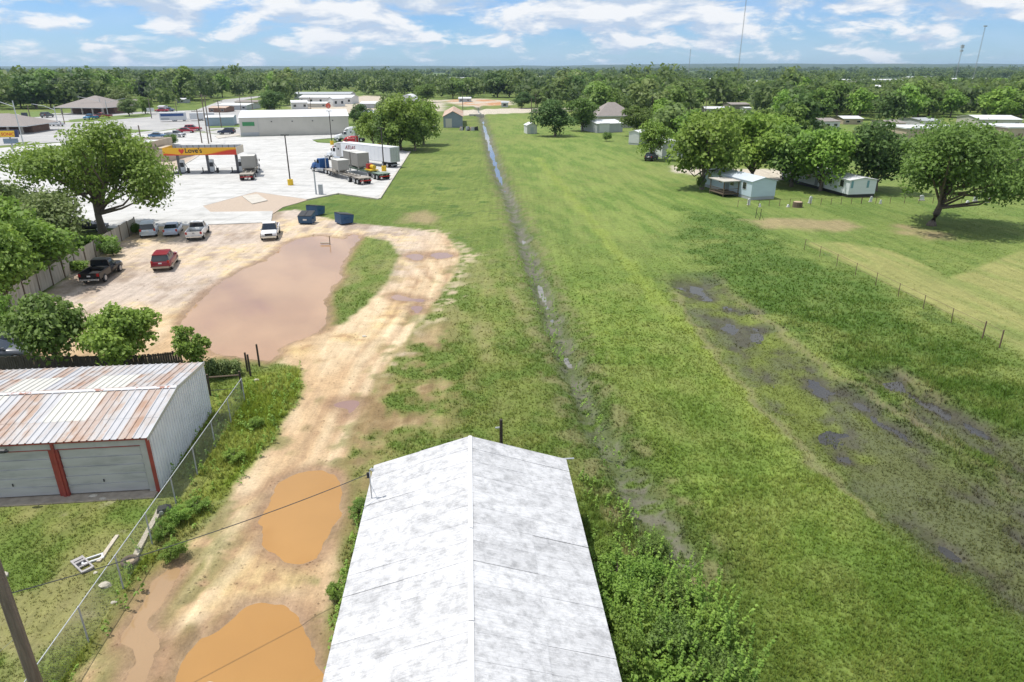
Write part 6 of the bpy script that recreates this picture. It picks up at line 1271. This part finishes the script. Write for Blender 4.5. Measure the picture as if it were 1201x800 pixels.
# near utility pole and its service wire
q = G(40, 800); tp = Vector((q.x-.02, q.y, 0)); r = empty('utility_pole', 'weathered wooden utility pole at the near end of the yard', 'utility pole', G(56,842)); 
MB().tube([(0,0,-.4),(0,0,3.0),(0,0,9.2)], [.19,.175,.15], 9).build('shaft', M['pole'], r)
pt = r.location + Vector((0,0,4.9))
def wire(label, a, b, sag, rad=.012, name='overhead_wire', m=None):
    pts = [a.lerp(b, i/14) - Vector((0,0,sag*4*(i/14)*(1-i/14))) for i in range(15)]; mb = MB(); mb.tube(pts, rad, 5); return tag(mb.build(name, m or M['wire']), label, 'wire')
wire('dark service wire from the near pole to the mast on the barn roof', pt, MAST_TOP, .25, .016)
wire('thin guy wire running from the near pole to the ground', r.location + Vector((0,0,3.4)), G(-30,790), .0, .008, 'guy_wire', M['steel'])
tops = {}
for o in bpy.data.objects:
    if o.get('label','') in ('utility pole by the blue shed','utility pole in front of the town yard','utility pole left of the dark tree at the yard','tallest utility pole behind the fuel canopy with a cross arm','pole standing in the town yard'):
        h = max(v.co.z for c in o.children for v in c.data.vertices); tops[o['label']] = o.location + Vector((0,0,h-.3))
ks = list(tops)
for a_, b_ in ((1,0),(0,2),(2,3),(3,4)):
    if max(a_, b_) < len(ks): wire('power line strung between ' + ks[a_][:32].strip() + ' and its neighbour', tops[ks[a_]], tops[ks[b_]], .8, .03)
# chain fence along the garage yard
def chain_mat():
    m = bpy.data.materials.new('chain_link'); m.use_nodes = True; nt = m.node_tree; N = nt.nodes.new; L = nt.links.new
    tc = N('ShaderNodeTexCoord'); sp = N('ShaderNodeSeparateXYZ'); L(tc.outputs['Object'], sp.inputs[0])
    def fr(sgn):
        a = N('ShaderNodeMath'); a.operation = 'MULTIPLY_ADD'; L(sp.outputs[2], a.inputs[0]); a.inputs[1].default_value = sgn; L(sp.outputs[0], a.inputs[2])
        b = N('ShaderNodeMath'); b.operation = 'MULTIPLY'; L(a.outputs[0], b.inputs[0]); b.inputs[1].default_value = 1/.075
        c = N('ShaderNodeMath'); c.operation = 'FRACT'; L(b.outputs[0], c.inputs[0]); d = N('ShaderNodeMath'); d.operation = 'LESS_THAN'; L(c.outputs[0], d.inputs[0]); d.inputs[1].default_value = .09; return d.outputs[0]
    mx = N('ShaderNodeMath'); mx.operation = 'MAXIMUM'; L(fr(1.0), mx.inputs[0]); L(fr(-1.0), mx.inputs[1])
    b = nt.nodes['Principled BSDF']; b.inputs['Base Color'].default_value = (.42,.43,.43,1); b.inputs['Roughness'].default_value = .5; b.inputs['Metallic'].default_value = .3; L(mx.outputs[0], b.inputs['Alpha']); return m
CH = chain_mat()
def chain_fence(label, pts, h, name='chain_link_fence', rail=.019):
    P = [Vector(p) for p in pts]; r = empty(name, label, 'fence', P[0])
    for i, p in enumerate(P): q = p - P[0]; MB().tube([(q.x,q.y,-.3),(q.x,q.y,h+.02)], .03, 6).build('post', M['greymetal'], r)
    for a, b in zip(P[:-1], P[1:]):
        qa, qb = a-P[0], b-P[0]; MB().tube([(qa.x,qa.y,h),(qb.x,qb.y,h)], rail, 6).build('top_rail', M['steel'], r); L_ = (qb-qa).length
        o = MB().box(0, L_, -.001, .001, .04, h-.02).build('mesh_panel', CH, r); o.location = qa; o.rotation_euler = (0,0,math.atan2((qb-qa).y,(qb-qa).x))
    return r
H_F = 1.6
a, b = G(283,444,H_F), G(18,815,H_F); a.z = b.z = 0; nb = 9; ext = (b-a)*1.08
chain_fence('chain link fence with pale top rail beside the garage', [a + ext*(i/nb) for i in range(nb+1)], H_F)
# braced wooden posts where the fence ends
def wpost(label, base, h, rad=.07, lean=0.0):
    p = G(*base); r = empty('wooden_post', label, 'post', p, 0, 'dark wooden posts by the puddle'); MB().tube([(0,0,-.3),(lean,0,h)], [rad,rad*.9], 7).build('shaft', M['darkwood'], r); MB().tube([(lean,0,h),(lean,0,h+.02)], [rad*.95, rad*.6], 7).build('cap', M['wood'], r); return p
pa = wpost('dark brace post between the garage and the chain fence', (247,464), 1.45); pb = wpost('dark end post where the chain fence stops', (284.5,461), 1.5)
br2 = empty('brace_rail', 'weathered rail joining the two dark brace posts', 'rail', pa); d_ = pb-pa; MB().tube([(0,0,1.25),(d_.x,d_.y,1.25)], .05, 6).build('upper_rail', M['wood'], br2); MB().tube([(0,0,.35),(d_.x,d_.y,.35)], .02, 5).build('lower_wire', M['wire'], br2)
pc = G(238,464); MB()
wpost('dark post at the hedge end, nearer the puddle', (294,441), 1.55); wpost('short dark post behind the hedge end', (290.5,436), 1.4); wpost('tallest dark post standing at the puddle rim', (304.5,430), 1.65)
# dark picket fence behind the garage
def picket(label, pts, h, m, board=.13, gap=.02, th=.02, name='picket_fence', joined=False):
    P = [Vector(p) for p in pts]; r = empty(name, label, 'fence', P[0]); rn = random.Random(2)
    bm_ = [MB().box(0, board, -th, th, .03, h*f).mesh('board', m) for f in (.94, 1.0, .97)]
    for a, b in zip(P[:-1], P[1:]):
        qa, qb = a-P[0], b-P[0]; L_ = (qb-qa).length; yw = math.atan2((qb-qa).y,(qb-qa).x); d = (qb-qa).normalized(); n = int(L_/(board+gap))
        for i in range(n): o = link('board', bm_[rn.randrange(3)], r); o.location = qa + d*(i*(board+gap)); o.rotation_euler = (rn.uniform(-.03,.03), 0, yw)
        for z_ in (h*.25, h*.8): MB().box(0, L_, th+.002, th+.06, z_, z_+.09).build('rail', M['wood'], r).location = qa; r.children[-1].rotation_euler = (0,0,yw)
        for i in range(0, n, 17): MB().box(0,.1,th+.06,th+.16,-.3,h*.98).build('post', M['wood'], r).location = qa + d*(i*(board+gap)); r.children[-1].rotation_euler = (0,0,yw)
    return r
dkf = mat('dark_picket', (0.075,0.063,0.053), .9, .35, 2, stretch=(6,6,.8))
picket('dark picket fence standing just behind the rusty garage roof', [G(-45,437), G(176,434), G(216,428.5)], 1.15, dkf)
# pale board fence along the lot, panel by panel
def board_fence(label, a, b, h):
    r = empty('board_fence', label, 'fence', a); d = b-a; L_ = d.length; yw = math.atan2(d.y,d.x); n = int(L_/2.4); pw = L_/n; rn = random.Random(4)
    pm_ = mat('pale_boards', (0.42,0.385,0.32), .9, .25, 1.5, stretch=(3.5,3.5,.3), c2=(0.30,0.27,0.22), thr=(.5,.65)); mb = MB()
    nb_ = 14; bw = (pw-.1)/nb_
    ms_ = []
    for k in range(4):
        m_ = MB()
        for i in range(nb_): m_.box(.05+i*bw, .05+i*bw+bw*.93, -.015-.006*rn.random(), .012, .05, h - rn.uniform(0,.06))
        ms_.append(m_.mesh('fence_panel', pm_))
    for i in range(n):
        o = link('fence_panel', ms_[rn.randrange(4)], r); o.location = d.normalized()*(i*pw) + Vector((0,0,rn.uniform(-.04,.04))); o.rotation_euler = (rn.uniform(-.04,.04),0,yw); o['kind'] = 'stuff'
        MB().box(-.05,.05,.02,.12,-.3,h+.04).build('post', M['wood'], r).location = d.normalized()*(i*pw)
    return r
board_fence('pale weathered board fence along the edge of the dirt lot', G(160,272.5), G(-5,378), 1.9)
# wire fences on the right
def wire_fence(label, pts, h, n, rusty=True, name='wire_fence', strands=(.95,.55), rad=.03, group=None):
    P = [Vector(p) for p in pts]; r = empty(name, label, 'fence', P[0]); pm_ = mat('rusty_post', (0.16,0.10,0.075), .8, .2, 3)
    for a, b in zip(P[:-1], P[1:]):
        qa, qb = a-P[0], b-P[0]
        for i in range(n+1): q = qa.lerp(qb, i/n); MB().tube([(q.x,q.y,-.3),(q.x+random.uniform(-.06,.06),q.y,h)], rad, 5).build('post', pm_, r)
        for f in strands: MB().tube([(qa.x,qa.y,h*f),(qb.x,qb.y,h*f)], .012, 4).build('strand', pm_, r)
    return r
wire_fence('thin wire fence beside the tall rough grass', [G(943,293), G(1152,397)], 1.25, 8); wire_fence('braced rusty wire fence end at the pale mown patch', [G(1152,397), G(1172,408)], 1.4, 1, strands=(.9,.3), rad=.05)
wire_fence('low rusty rail fence below the mobile homes', [G(865,243), G(1010,239), G(1210,237)], 1.0, 12, strands=(1.0,), rad=.04)
for (b1, h, lab) in (((886,256),1.5,'thin rusty stake left of the bare patch'), ((891,258),1.5,'thin rusty stake with prop at the bare patch')):
    p = G(*b1); r = empty('rusty_stake', lab, 'stake', p); MB().tube([(0,0,-.2),(.05,0,h)], .04, 5).build('shaft', M['darkwood'], r); MB().tube([(.0,0,h*.6),(.5,-.2,0)], .02, 4).build('prop', M['darkwood'], r)
# white stone markers and small things on the lawn
def marker(base, w, h, lab, tilt=0):
    p = G(*base); r = empty('stone_marker', lab, 'marker', p, R(random.uniform(-15,15)), 'white markers along the rail fence'); o = MB().prism([(-w/2,-.1),(w/2,-.1),(w/2,h*.8),(w*.3,h*.96),(0,h),(-w*.3,h*.96),(-w/2,h*.8)], -.12, .12).build('slab', M['white'], r); o.rotation_euler = (0, tilt, 0); MB().box(-w*.7,w*.7,-.2,.2,-.1,.08).build('plinth', M['kerb'], r)
for (b1, w, h, lab, t) in (((878,240.5),.35,1.0,'white marker at the corner of the blue mobile home',0), ((949.5,238.5),.40,1.1,'upright white marker right of the round log',0.1), ((1020.5,237),.35,.9,'white marker below the end of the long mobile home',.15), ((1032.5,239),.25,.6,'small white marker left of the oak branches',0),
   ((1081,235),.6,.8,'pale marker behind the oak trunk',-.1), ((1134,239),.4,.5,'low white marker right of the oak trunk',.3), ((1143.5,236),.5,.9,'broad white marker right of the oak',0), ((1157.5,237.5),.3,.8,'leaning white marker farthest from the trunk',.5), ((891,243),.25,.5,'tiny white stake before the rail fence',0), ((924,243),.3,.4,'tiny white block by the rail fence',.2)): marker(b1, w, h, lab, t)
q = G(935,243); r = empty('log_round', 'short thick log standing on end by the rail fence', 'log', q); MB().tube([(0,0,-.1),(0,0,.1),(0,0,.75),(0,0,.8)], [.75,.70,.68,.6], 12).build('bark', M['wood'], r); MB().tube([(0,0,.8),(0,0,.82)], [.6,.58], 12).build('cut_face', paint((0.42,0.33,0.22),.8), r)
# culvert, junk in the ditch yard
q = G(559,136.5); r = empty('culvert_headwall', 'pale concrete culvert wall where the lane crosses the ditch', 'culvert', q); MB().box(-3.2,3.2,-.3,.3,-.6,.9).build('wall', M['kerb'], r); MB().tube([(-.8,-.32,-.1),(-.8,.0,-.1)],.5,10).build('pipe', M['black'], r)
# ---- litter in the garage yard
def plank(label, a, b, w, h, m, name='timber', cat='timber'):
    pa_, pb_ = G(*a), G(*b); d = pb_-pa_; o = empty(name, label, cat, pa_, math.atan2(d.y,d.x)); L_ = d.length
    n = 7; mb = MB(); rn = random.Random(int(a[0])); vs_ = []
    for i in range(n):
        x = L_*i/(n-1); e = rn.uniform(-.03,.03); vs_ += [(x,-w/2+e,-.05),(x,w/2+e,-.05),(x,w/2*.9+e,h+rn.uniform(-.02,.02)),(x,-w/2*.9+e,h+rn.uniform(-.02,.02))]
    fs = [(4*i+j, 4*i+(j+1)%4, 4*i+4+(j+1)%4, 4*i+4+j) for i in range(n-1) for j in range(4)] + [(3,2,1,0),(4*n-4,4*n-3,4*n-2,4*n-1)]
    mb.add(vs_, fs).build('shaft', m, o); return o
pale = mat('bleached_wood', (0.46,0.41,0.33), .9, .2, 3, stretch=(3,3,3)); plank('long pale log lying along the chain fence', (159,655), (187,600), .24, .14, pale, 'log', 'log'); plank('weathered timber lying in the grass by the broken frame', (116,660), (138,629), .17, .08, pale)
q = G(153,660); r = empty('old_tyre', 'old worn tyre lying flat by the pale log', 'tyre', q); mb = MB(); n, k = 18, 8; vs_ = []
for i in range(n):
    for j in range(k): an, bn = 2*math.pi*i/n, 2*math.pi*j/k; rr2 = .27 + .09*math.cos(bn); vs_.append((rr2*math.cos(an), rr2*math.sin(an), .1 + .09*math.sin(bn)))
mb.add(vs_, [(i*k+j, ((i+1)%n)*k+j, ((i+1)%n)*k+(j+1)%k, i*k+(j+1)%k) for i in range(n) for j in range(k)]).build('tread', mat('old_rubber',(0.13,0.10,0.075),.9,.2), r, True); MB().tube([(0,0,.02),(0,0,.10)], [.19,.17], 12).build('hub', paint((0.42,0.33,0.22),.8), r)
q = G(97,664); r = empty('broken_frame', 'broken grey metal frame lying in the yard grass', 'scrap', q, R(-38)); r.scale = (.75,.75,1); gm_ = mat('bleached_metal',(0.34,0.32,0.31),.6,.2,4)
for (x0,x1,y0,y1,z0,z1) in ((-.75,.75,-.32,-.24,.05,.13),(-.75,.75,.24,.32,.05,.13),(-.75,-.5,-.24,.24,.05,.12),(.1,.2,-.24,.24,.05,.11),(.6,.75,-.24,.24,.05,.12),(-.35,-.2,-.24,.24,.08,.15)): MB().box(x0,x1,y0,y1,z0,z1).build('bar', gm_, r)
MB().hexa([(-.5,-.22,.02),(.1,-.22,.02),(.1,.22,.02),(-.5,.22,.02),(-.5,-.22,.06),(.1,-.2,.10),(.1,.22,.06),(-.5,.2,.10)]).build('torn_sheet', paint((0.05,0.05,0.055),.6), r)
q = G(109,657); r = empty('bent_frame', 'smaller bent white frame next to the broken grey one', 'scrap', q, R(35))
for (x0,x1,y0,y1) in ((-.4,.4,-.2,-.13),(-.4,.4,.1,.17),(-.4,-.33,-.13,.1),(.33,.4,-.13,.1)): MB().box(x0,x1,y0,y1,.03,.10).build('bar', M['white'], r)
def rock(label, base, s, c=(0.5,0.46,0.38)):
    p = G(*base); r = empty('stone', label, 'stone', p); rn = random.Random(int(base[0]*7)); vs_ = []; n = 7
    for z_, f in ((-.05,1.0),(.35,.9),(.6,.45)):
        for i in range(n): an = 2*math.pi*i/n; q = s*f*rn.uniform(.75,1.2); vs_.append((q*math.cos(an), q*.75*math.sin(an), z_*s))
    fs = [(j*n+i, j*n+(i+1)%n, (j+1)*n+(i+1)%n, (j+1)*n+i) for j in range(2) for i in range(n)] + [tuple(2*n+i for i in range(n))]; MB().add(vs_, fs).build('block', paint(c,.9), r)
for (b1, s, lab) in (((124,687),.26,'pale limestone block under the chain fence'), ((112,672),.10,'small white stone beside the bent frame'), ((134,707),.12,'small pale stone below the limestone block'), ((4,676),.26,'flat pale stone beside the near utility pole'), ((246,803),.14,'white stone sticking out of the near puddle'), ((301,446),.16,'pale stone at the foot of the dark posts'), ((110,583),.22,'pale concrete lump at the garage door pilaster'), ((121,586),.18,'second pale concrete lump by the garage apron'), ((427,395),.2,'pale stone on the dirt track near the big puddle')): rock(lab, b1, s)
p = G(387,286); r = empty('low_marker_post', 'short post with pale board standing in the big puddle', 'post', p); MB().tube([(0,0,-.3),(0,0,.9)], .05, 6).build('shaft', M['wood'], r); MB().box(-1.1,0,-.08,.08,.02,.16).build('board', pale, r)
q = G(193,601); r = empty('engine_part', 'dark discarded machine part at the garage corner', 'scrap', q, .4); MB().prism([(-.35,0),(.35,0),(.3,.22),(.1,.32),(-.25,.28)], -.2, .2).build('casting', M['black'], r); MB().tube([(-.1,-.26,.15),(-.1,.26,.15)],.1,8).build('shaft', M['steel'], r)

# ================================================================= GRASS, HAZE
def blade_mat():
    m = bpy.data.materials.new('grass_blade'); m.use_nodes = True; nt = m.node_tree; N = nt.nodes.new; L = nt.links.new; nt.nodes.clear()
    at_ = N('ShaderNodeAttribute'); at_.attribute_name = 'gcol'; d = N('ShaderNodeBsdfDiffuse'); L(at_.outputs['Color'], d.inputs['Color']); ge = N('ShaderNodeNewGeometry'); va = N('ShaderNodeVectorMath'); va.operation = 'ADD'; L(ge.outputs['Normal'], va.inputs[0]); va.inputs[1].default_value = (0,0,1.3); vn = N('ShaderNodeVectorMath'); vn.operation = 'NORMALIZE'; L(va.outputs[0], vn.inputs[0]); L(vn.outputs[0], d.inputs['Normal']); t = N('ShaderNodeBsdfTranslucent'); L(at_.outputs['Color'], t.inputs['Color'])
    ms = N('ShaderNodeMixShader'); ms.inputs[0].default_value = .35; L(d.outputs[0], ms.inputs[1]); L(t.outputs[0], ms.inputs[2]); o = N('ShaderNodeOutputMaterial'); L(ms.outputs[0], o.inputs[0]); return m
GB = blade_mat()
def footprint(x, y):
    bl = np.zeros(x.shape, bool)
    c, s = math.cos(-BYAW), math.sin(-BYAW); px, py = x-BARN_O.x, y-BARN_O.y; lx, ly = px*c-py*s, px*s+py*c; bl |= (abs(lx) < BW/2-.1) & (ly < .0) & (ly > -BL)
    c, s = math.cos(-GYAW), math.sin(-GYAW); px, py = x-GA.x, y-GA.y; lx, ly = px*c-py*s, px*s+py*c; bl |= (lx < .05) & (lx > -GLEN) & (ly > -.5) & (ly < GD+.05)
    return bl
def grass(name, label, y0, y1, count, h, w, k, seed, extra=None, boost=1.25, fade=None):
    rg = np.random.default_rng(seed); n = int(count*1.0)
    y = y0*np.exp(rg.random(n)*math.log(y1/y0)); x = rg.uniform(-1,1,n)*(y*.82 + 15)
    H, c, wet, cat, tall = ground_fields(x, y)
    g = c[:,1] / np.maximum(c[:,0], 1e-3)                                  # green ground carries grass, bare ground little
    prob = fade(y)*np.clip((g - .85)/.45, 0.02, 1)*np.where(cat == 1, .15, 1)*np.where(cat == 3, .45, 1)*(tall > .08)
    keep = (rg.random(n) < prob) & ~footprint(x, y)
    for P, lim in ((Gp(LOT), .3),): keep &= sd(x, y, P) > lim
    for P in PUD.values(): keep &= sd(x, y, P) > .35
    x, y, H, c, tall = x[keep], y[keep], H[keep], c[keep], tall[keep]
    clump = fbm(x, y, 1.6, 91, 2); hh = h*np.clip(.45 + 1.1*clump, .3, 1.5)*np.clip(tall, .35, 2)
    if extra is not None: hh = hh*extra(x, y)
    n = len(x); X = np.repeat(x, k); Y = np.repeat(y, k); Z = np.repeat(H, k); HH = np.repeat(hh, k)*rg.uniform(.6, 1.25, n*k)
    r0 = w*2.2*rg.random(n*k); a0 = rg.uniform(0, 6.28, n*k); X = X + r0*np.cos(a0); Y = Y + r0*np.sin(a0)
    az = rg.uniform(0, 6.28, n*k); lean = rg.uniform(.25, 1.0, n*k); ww = w*rg.uniform(.5, 1.2, n*k); dx, dy = np.cos(az), np.sin(az)
    B1 = np.stack([X - dy*ww, Y + dx*ww, Z-.02], 1); B2 = np.stack([X + dy*ww, Y - dx*ww, Z-.02], 1); T = np.stack([X + dx*lean*HH, Y + dy*lean*HH, Z + HH*np.sqrt(np.maximum(1-.55*lean**2, .1))], 1)
    V = np.stack([B1, B2, T], 1).reshape(-1,3); m = len(X)
    tint = rg.uniform(.82, 1.18, m)[:,None]*boost; cc = np.repeat(c, k, 0)*tint*np.stack([rg.uniform(.9,1.15,m), np.ones(m), rg.uniform(.8,1.2,m)], 1)
    C4 = np.concatenate([np.repeat(np.clip(cc,0,.6), 3, 0), np.ones((3*m,1))], 1)
    me = bpy.data.meshes.new(name); me.vertices.add(3*m); me.vertices.foreach_set('co', V.ravel().astype(np.float32)); me.loops.add(3*m); me.loops.foreach_set('vertex_index', np.arange(3*m, dtype=np.int32)); me.polygons.add(m); me.polygons.foreach_set('loop_start', np.arange(0, 3*m, 3, dtype=np.int32))
    a = me.attributes.new('gcol', 'FLOAT_COLOR', 'POINT'); a.data.foreach_set('color', C4.ravel().astype(np.float32)); me.materials.append(GB); me.update(calc_edges=True)
    tag(link(name, me), label, 'grass', None, 'stuff'); print('blades', name, m)
VERGE = Gp([(240,470),(352,428),(361,452),(340,493),(300,548),(255,598),(212,650),(150,722),(92,795),(60,850),(10,850),(120,720),(190,600)])
BARNSIDE = Gp([(640,545),(700,560),(760,620),(860,850),(730,850),(690,640),(668,560)])
def tallness(x, y):
    f = np.ones(x.shape); f += 1.3*smooth(.6, -.8, sd(x, y, VERGE)); f += .9*smooth(.8, -1, sd(x, y, BARNSIDE))
    c, s = math.cos(-BYAW), math.sin(-BYAW); px, py = x-BARN_O.x, y-BARN_O.y; lx = px*c-py*s; f += .8*smooth(1.2, .2, abs(abs(lx) - BW/2 - .3))*(y < BARN_O.y); return f
grass('grass', 'near field grass blades around barn, track and ditch', 12, 64, 300000, .15, .022, 4, 3, tallness, fade=lambda y: 1 - smooth(36, 64, y))
grass('grass', 'grass blades of the middle field and swale', 34, 150, 140000, .12, .045, 4, 4, fade=lambda y: smooth(34, 62, y)*(1 - smooth(80, 150, y)))
def undergrowth():
    """upright leafy shoots and weeds in the thicket, along the verge and by the ditch"""
    rg = np.random.default_rng(31); Ps = []; Ns = []; vs_ = []
    def field(P, n, h0, h1, per):
        P = np.asarray(P); k = 0
        while k < n:
            x, y = rg.uniform(P[:,0].min(), P[:,0].max()), rg.uniform(P[:,1].min(), P[:,1].max())
            if not inside(np.array([x]), np.array([y]), P)[0] or footprint(np.array([x]), np.array([y]))[0]: continue
            k += 1; h = rg.uniform(h0, h1); ln = rg.normal(0, .22, 2); tone = rg.random(); m = int(per*h) + 4
            t = np.sort(rg.random(m)); d = rg.normal(size=(m,3)); d /= np.linalg.norm(d,axis=1)[:,None]
            Ps.append(np.stack([x + ln[0]*h*t, y + ln[1]*h*t, .08 + h*t], 1) + d*np.array([.13,.13,.05])*(1.1-t)[:,None]); q = d*.5 + np.array([0,0,.7]); Ns.append(q/np.linalg.norm(q,axis=1)[:,None]); vs_.append(np.clip(.25*rg.random(m) + .85*tone, 0, 1))
    field(Gp([(702,690),(740,680),(795,695),(850,745),(900,850),(735,850)]), 430, .8, 2.5, 22)
    field(Gp([(640,560),(700,560),(770,625),(800,660),(692,645)]), 70, .2, .5, 26)
    field(VERGE, 170, .25, .7, 26); field(Gp([(600,300),(625,300),(700,480),(745,560),(715,560),(655,430)]), 130, .2, .55, 24)
    field(Gp([(425,590),(437,600),(395,800),(380,800),(398,690)]), 60, .3, .9, 24)
    P = np.concatenate(Ps); V, v4 = leaf_arrays(rg, P, np.concatenate(Ns), .062, np.concatenate(vs_)); tag(link('undergrowth', quads_mesh('undergrowth', V, v4, LM['bright'])), 'loose leafy shoots and weeds beside barn, verge and ditch', 'weeds', None, 'stuff')
undergrowth()
def gravel():
    rg = np.random.default_rng(12); n = 16000; y = 15*np.exp(rg.random(n)*math.log(90/15)); x = rg.uniform(-1, .1, n)*(y*.8 + 6)
    H, c, wet, cat, tall = ground_fields(x, y); k = (cat == 1) & (rg.random(n) < .3 + .7*smooth(.45, .62, fbm(x, y, 2.5, 44, 3)))
    for P in PUD.values(): k &= sd(x, y, P) > .1
    x, y, H, c = x[k], y[k], H[k], c[k]; m = len(x); s = rg.uniform(.015, .05, m)*(1 + y/60)
    off_ = np.array([(1,0,0),(0,1,0),(-1,0,0),(0,-1,0),(0,0,.7)]); V = np.stack([x, y, H], 1)[:,None,:] + off_[None]*s[:,None,None]*rg.uniform(.7,1.3,(m,5,1))
    F = np.array([(0,1,4),(1,2,4),(2,3,4),(3,0,4)])[None] + (np.arange(m)*5)[:,None,None]; f = F.reshape(-1,3)
    me = bpy.data.meshes.new('gravel'); me.vertices.add(5*m); me.vertices.foreach_set('co', V.ravel().astype(np.float32)); me.loops.add(f.size); me.loops.foreach_set('vertex_index', f.ravel().astype(np.int32)); me.polygons.add(len(f)); me.polygons.foreach_set('loop_start', np.arange(0, f.size, 3, dtype=np.int32))
    cc = np.repeat(np.clip(c*rg.uniform(.6,1.3,m)[:,None], 0, .6), 5, 0); a = me.attributes.new('gcol', 'FLOAT_COLOR', 'POINT'); a.data.foreach_set('color', np.concatenate([cc, np.ones((5*m,1))], 1).ravel().astype(np.float32)); me.materials.append(GM); me.update(calc_edges=True)
    tag(link('gravel', me), 'loose pebbles scattered over the dirt track', 'gravel', None, 'stuff')
gravel()
HAZE = 0.000065
haze = MB().box(-17500, 17500, -150, 13600, -2.5, 128).build('haze', None); haze.data.materials.clear()
hm_ = bpy.data.materials.new('haze'); hm_.use_nodes = True; hm_.node_tree.nodes.clear(); pv = hm_.node_tree.nodes.new('ShaderNodeVolumePrincipled'); pv.inputs['Color'].default_value = (.55,.76,1,1); pv.inputs['Density'].default_value = HAZE; pv.inputs['Anisotropy'].default_value = .2
ou = hm_.node_tree.nodes.new('ShaderNodeOutputMaterial'); hm_.node_tree.links.new(pv.outputs[0], ou.inputs['Volume']); haze.data.materials.append(hm_); tag(haze, 'thin pale air over the whole landscape', 'haze', None, 'stuff')
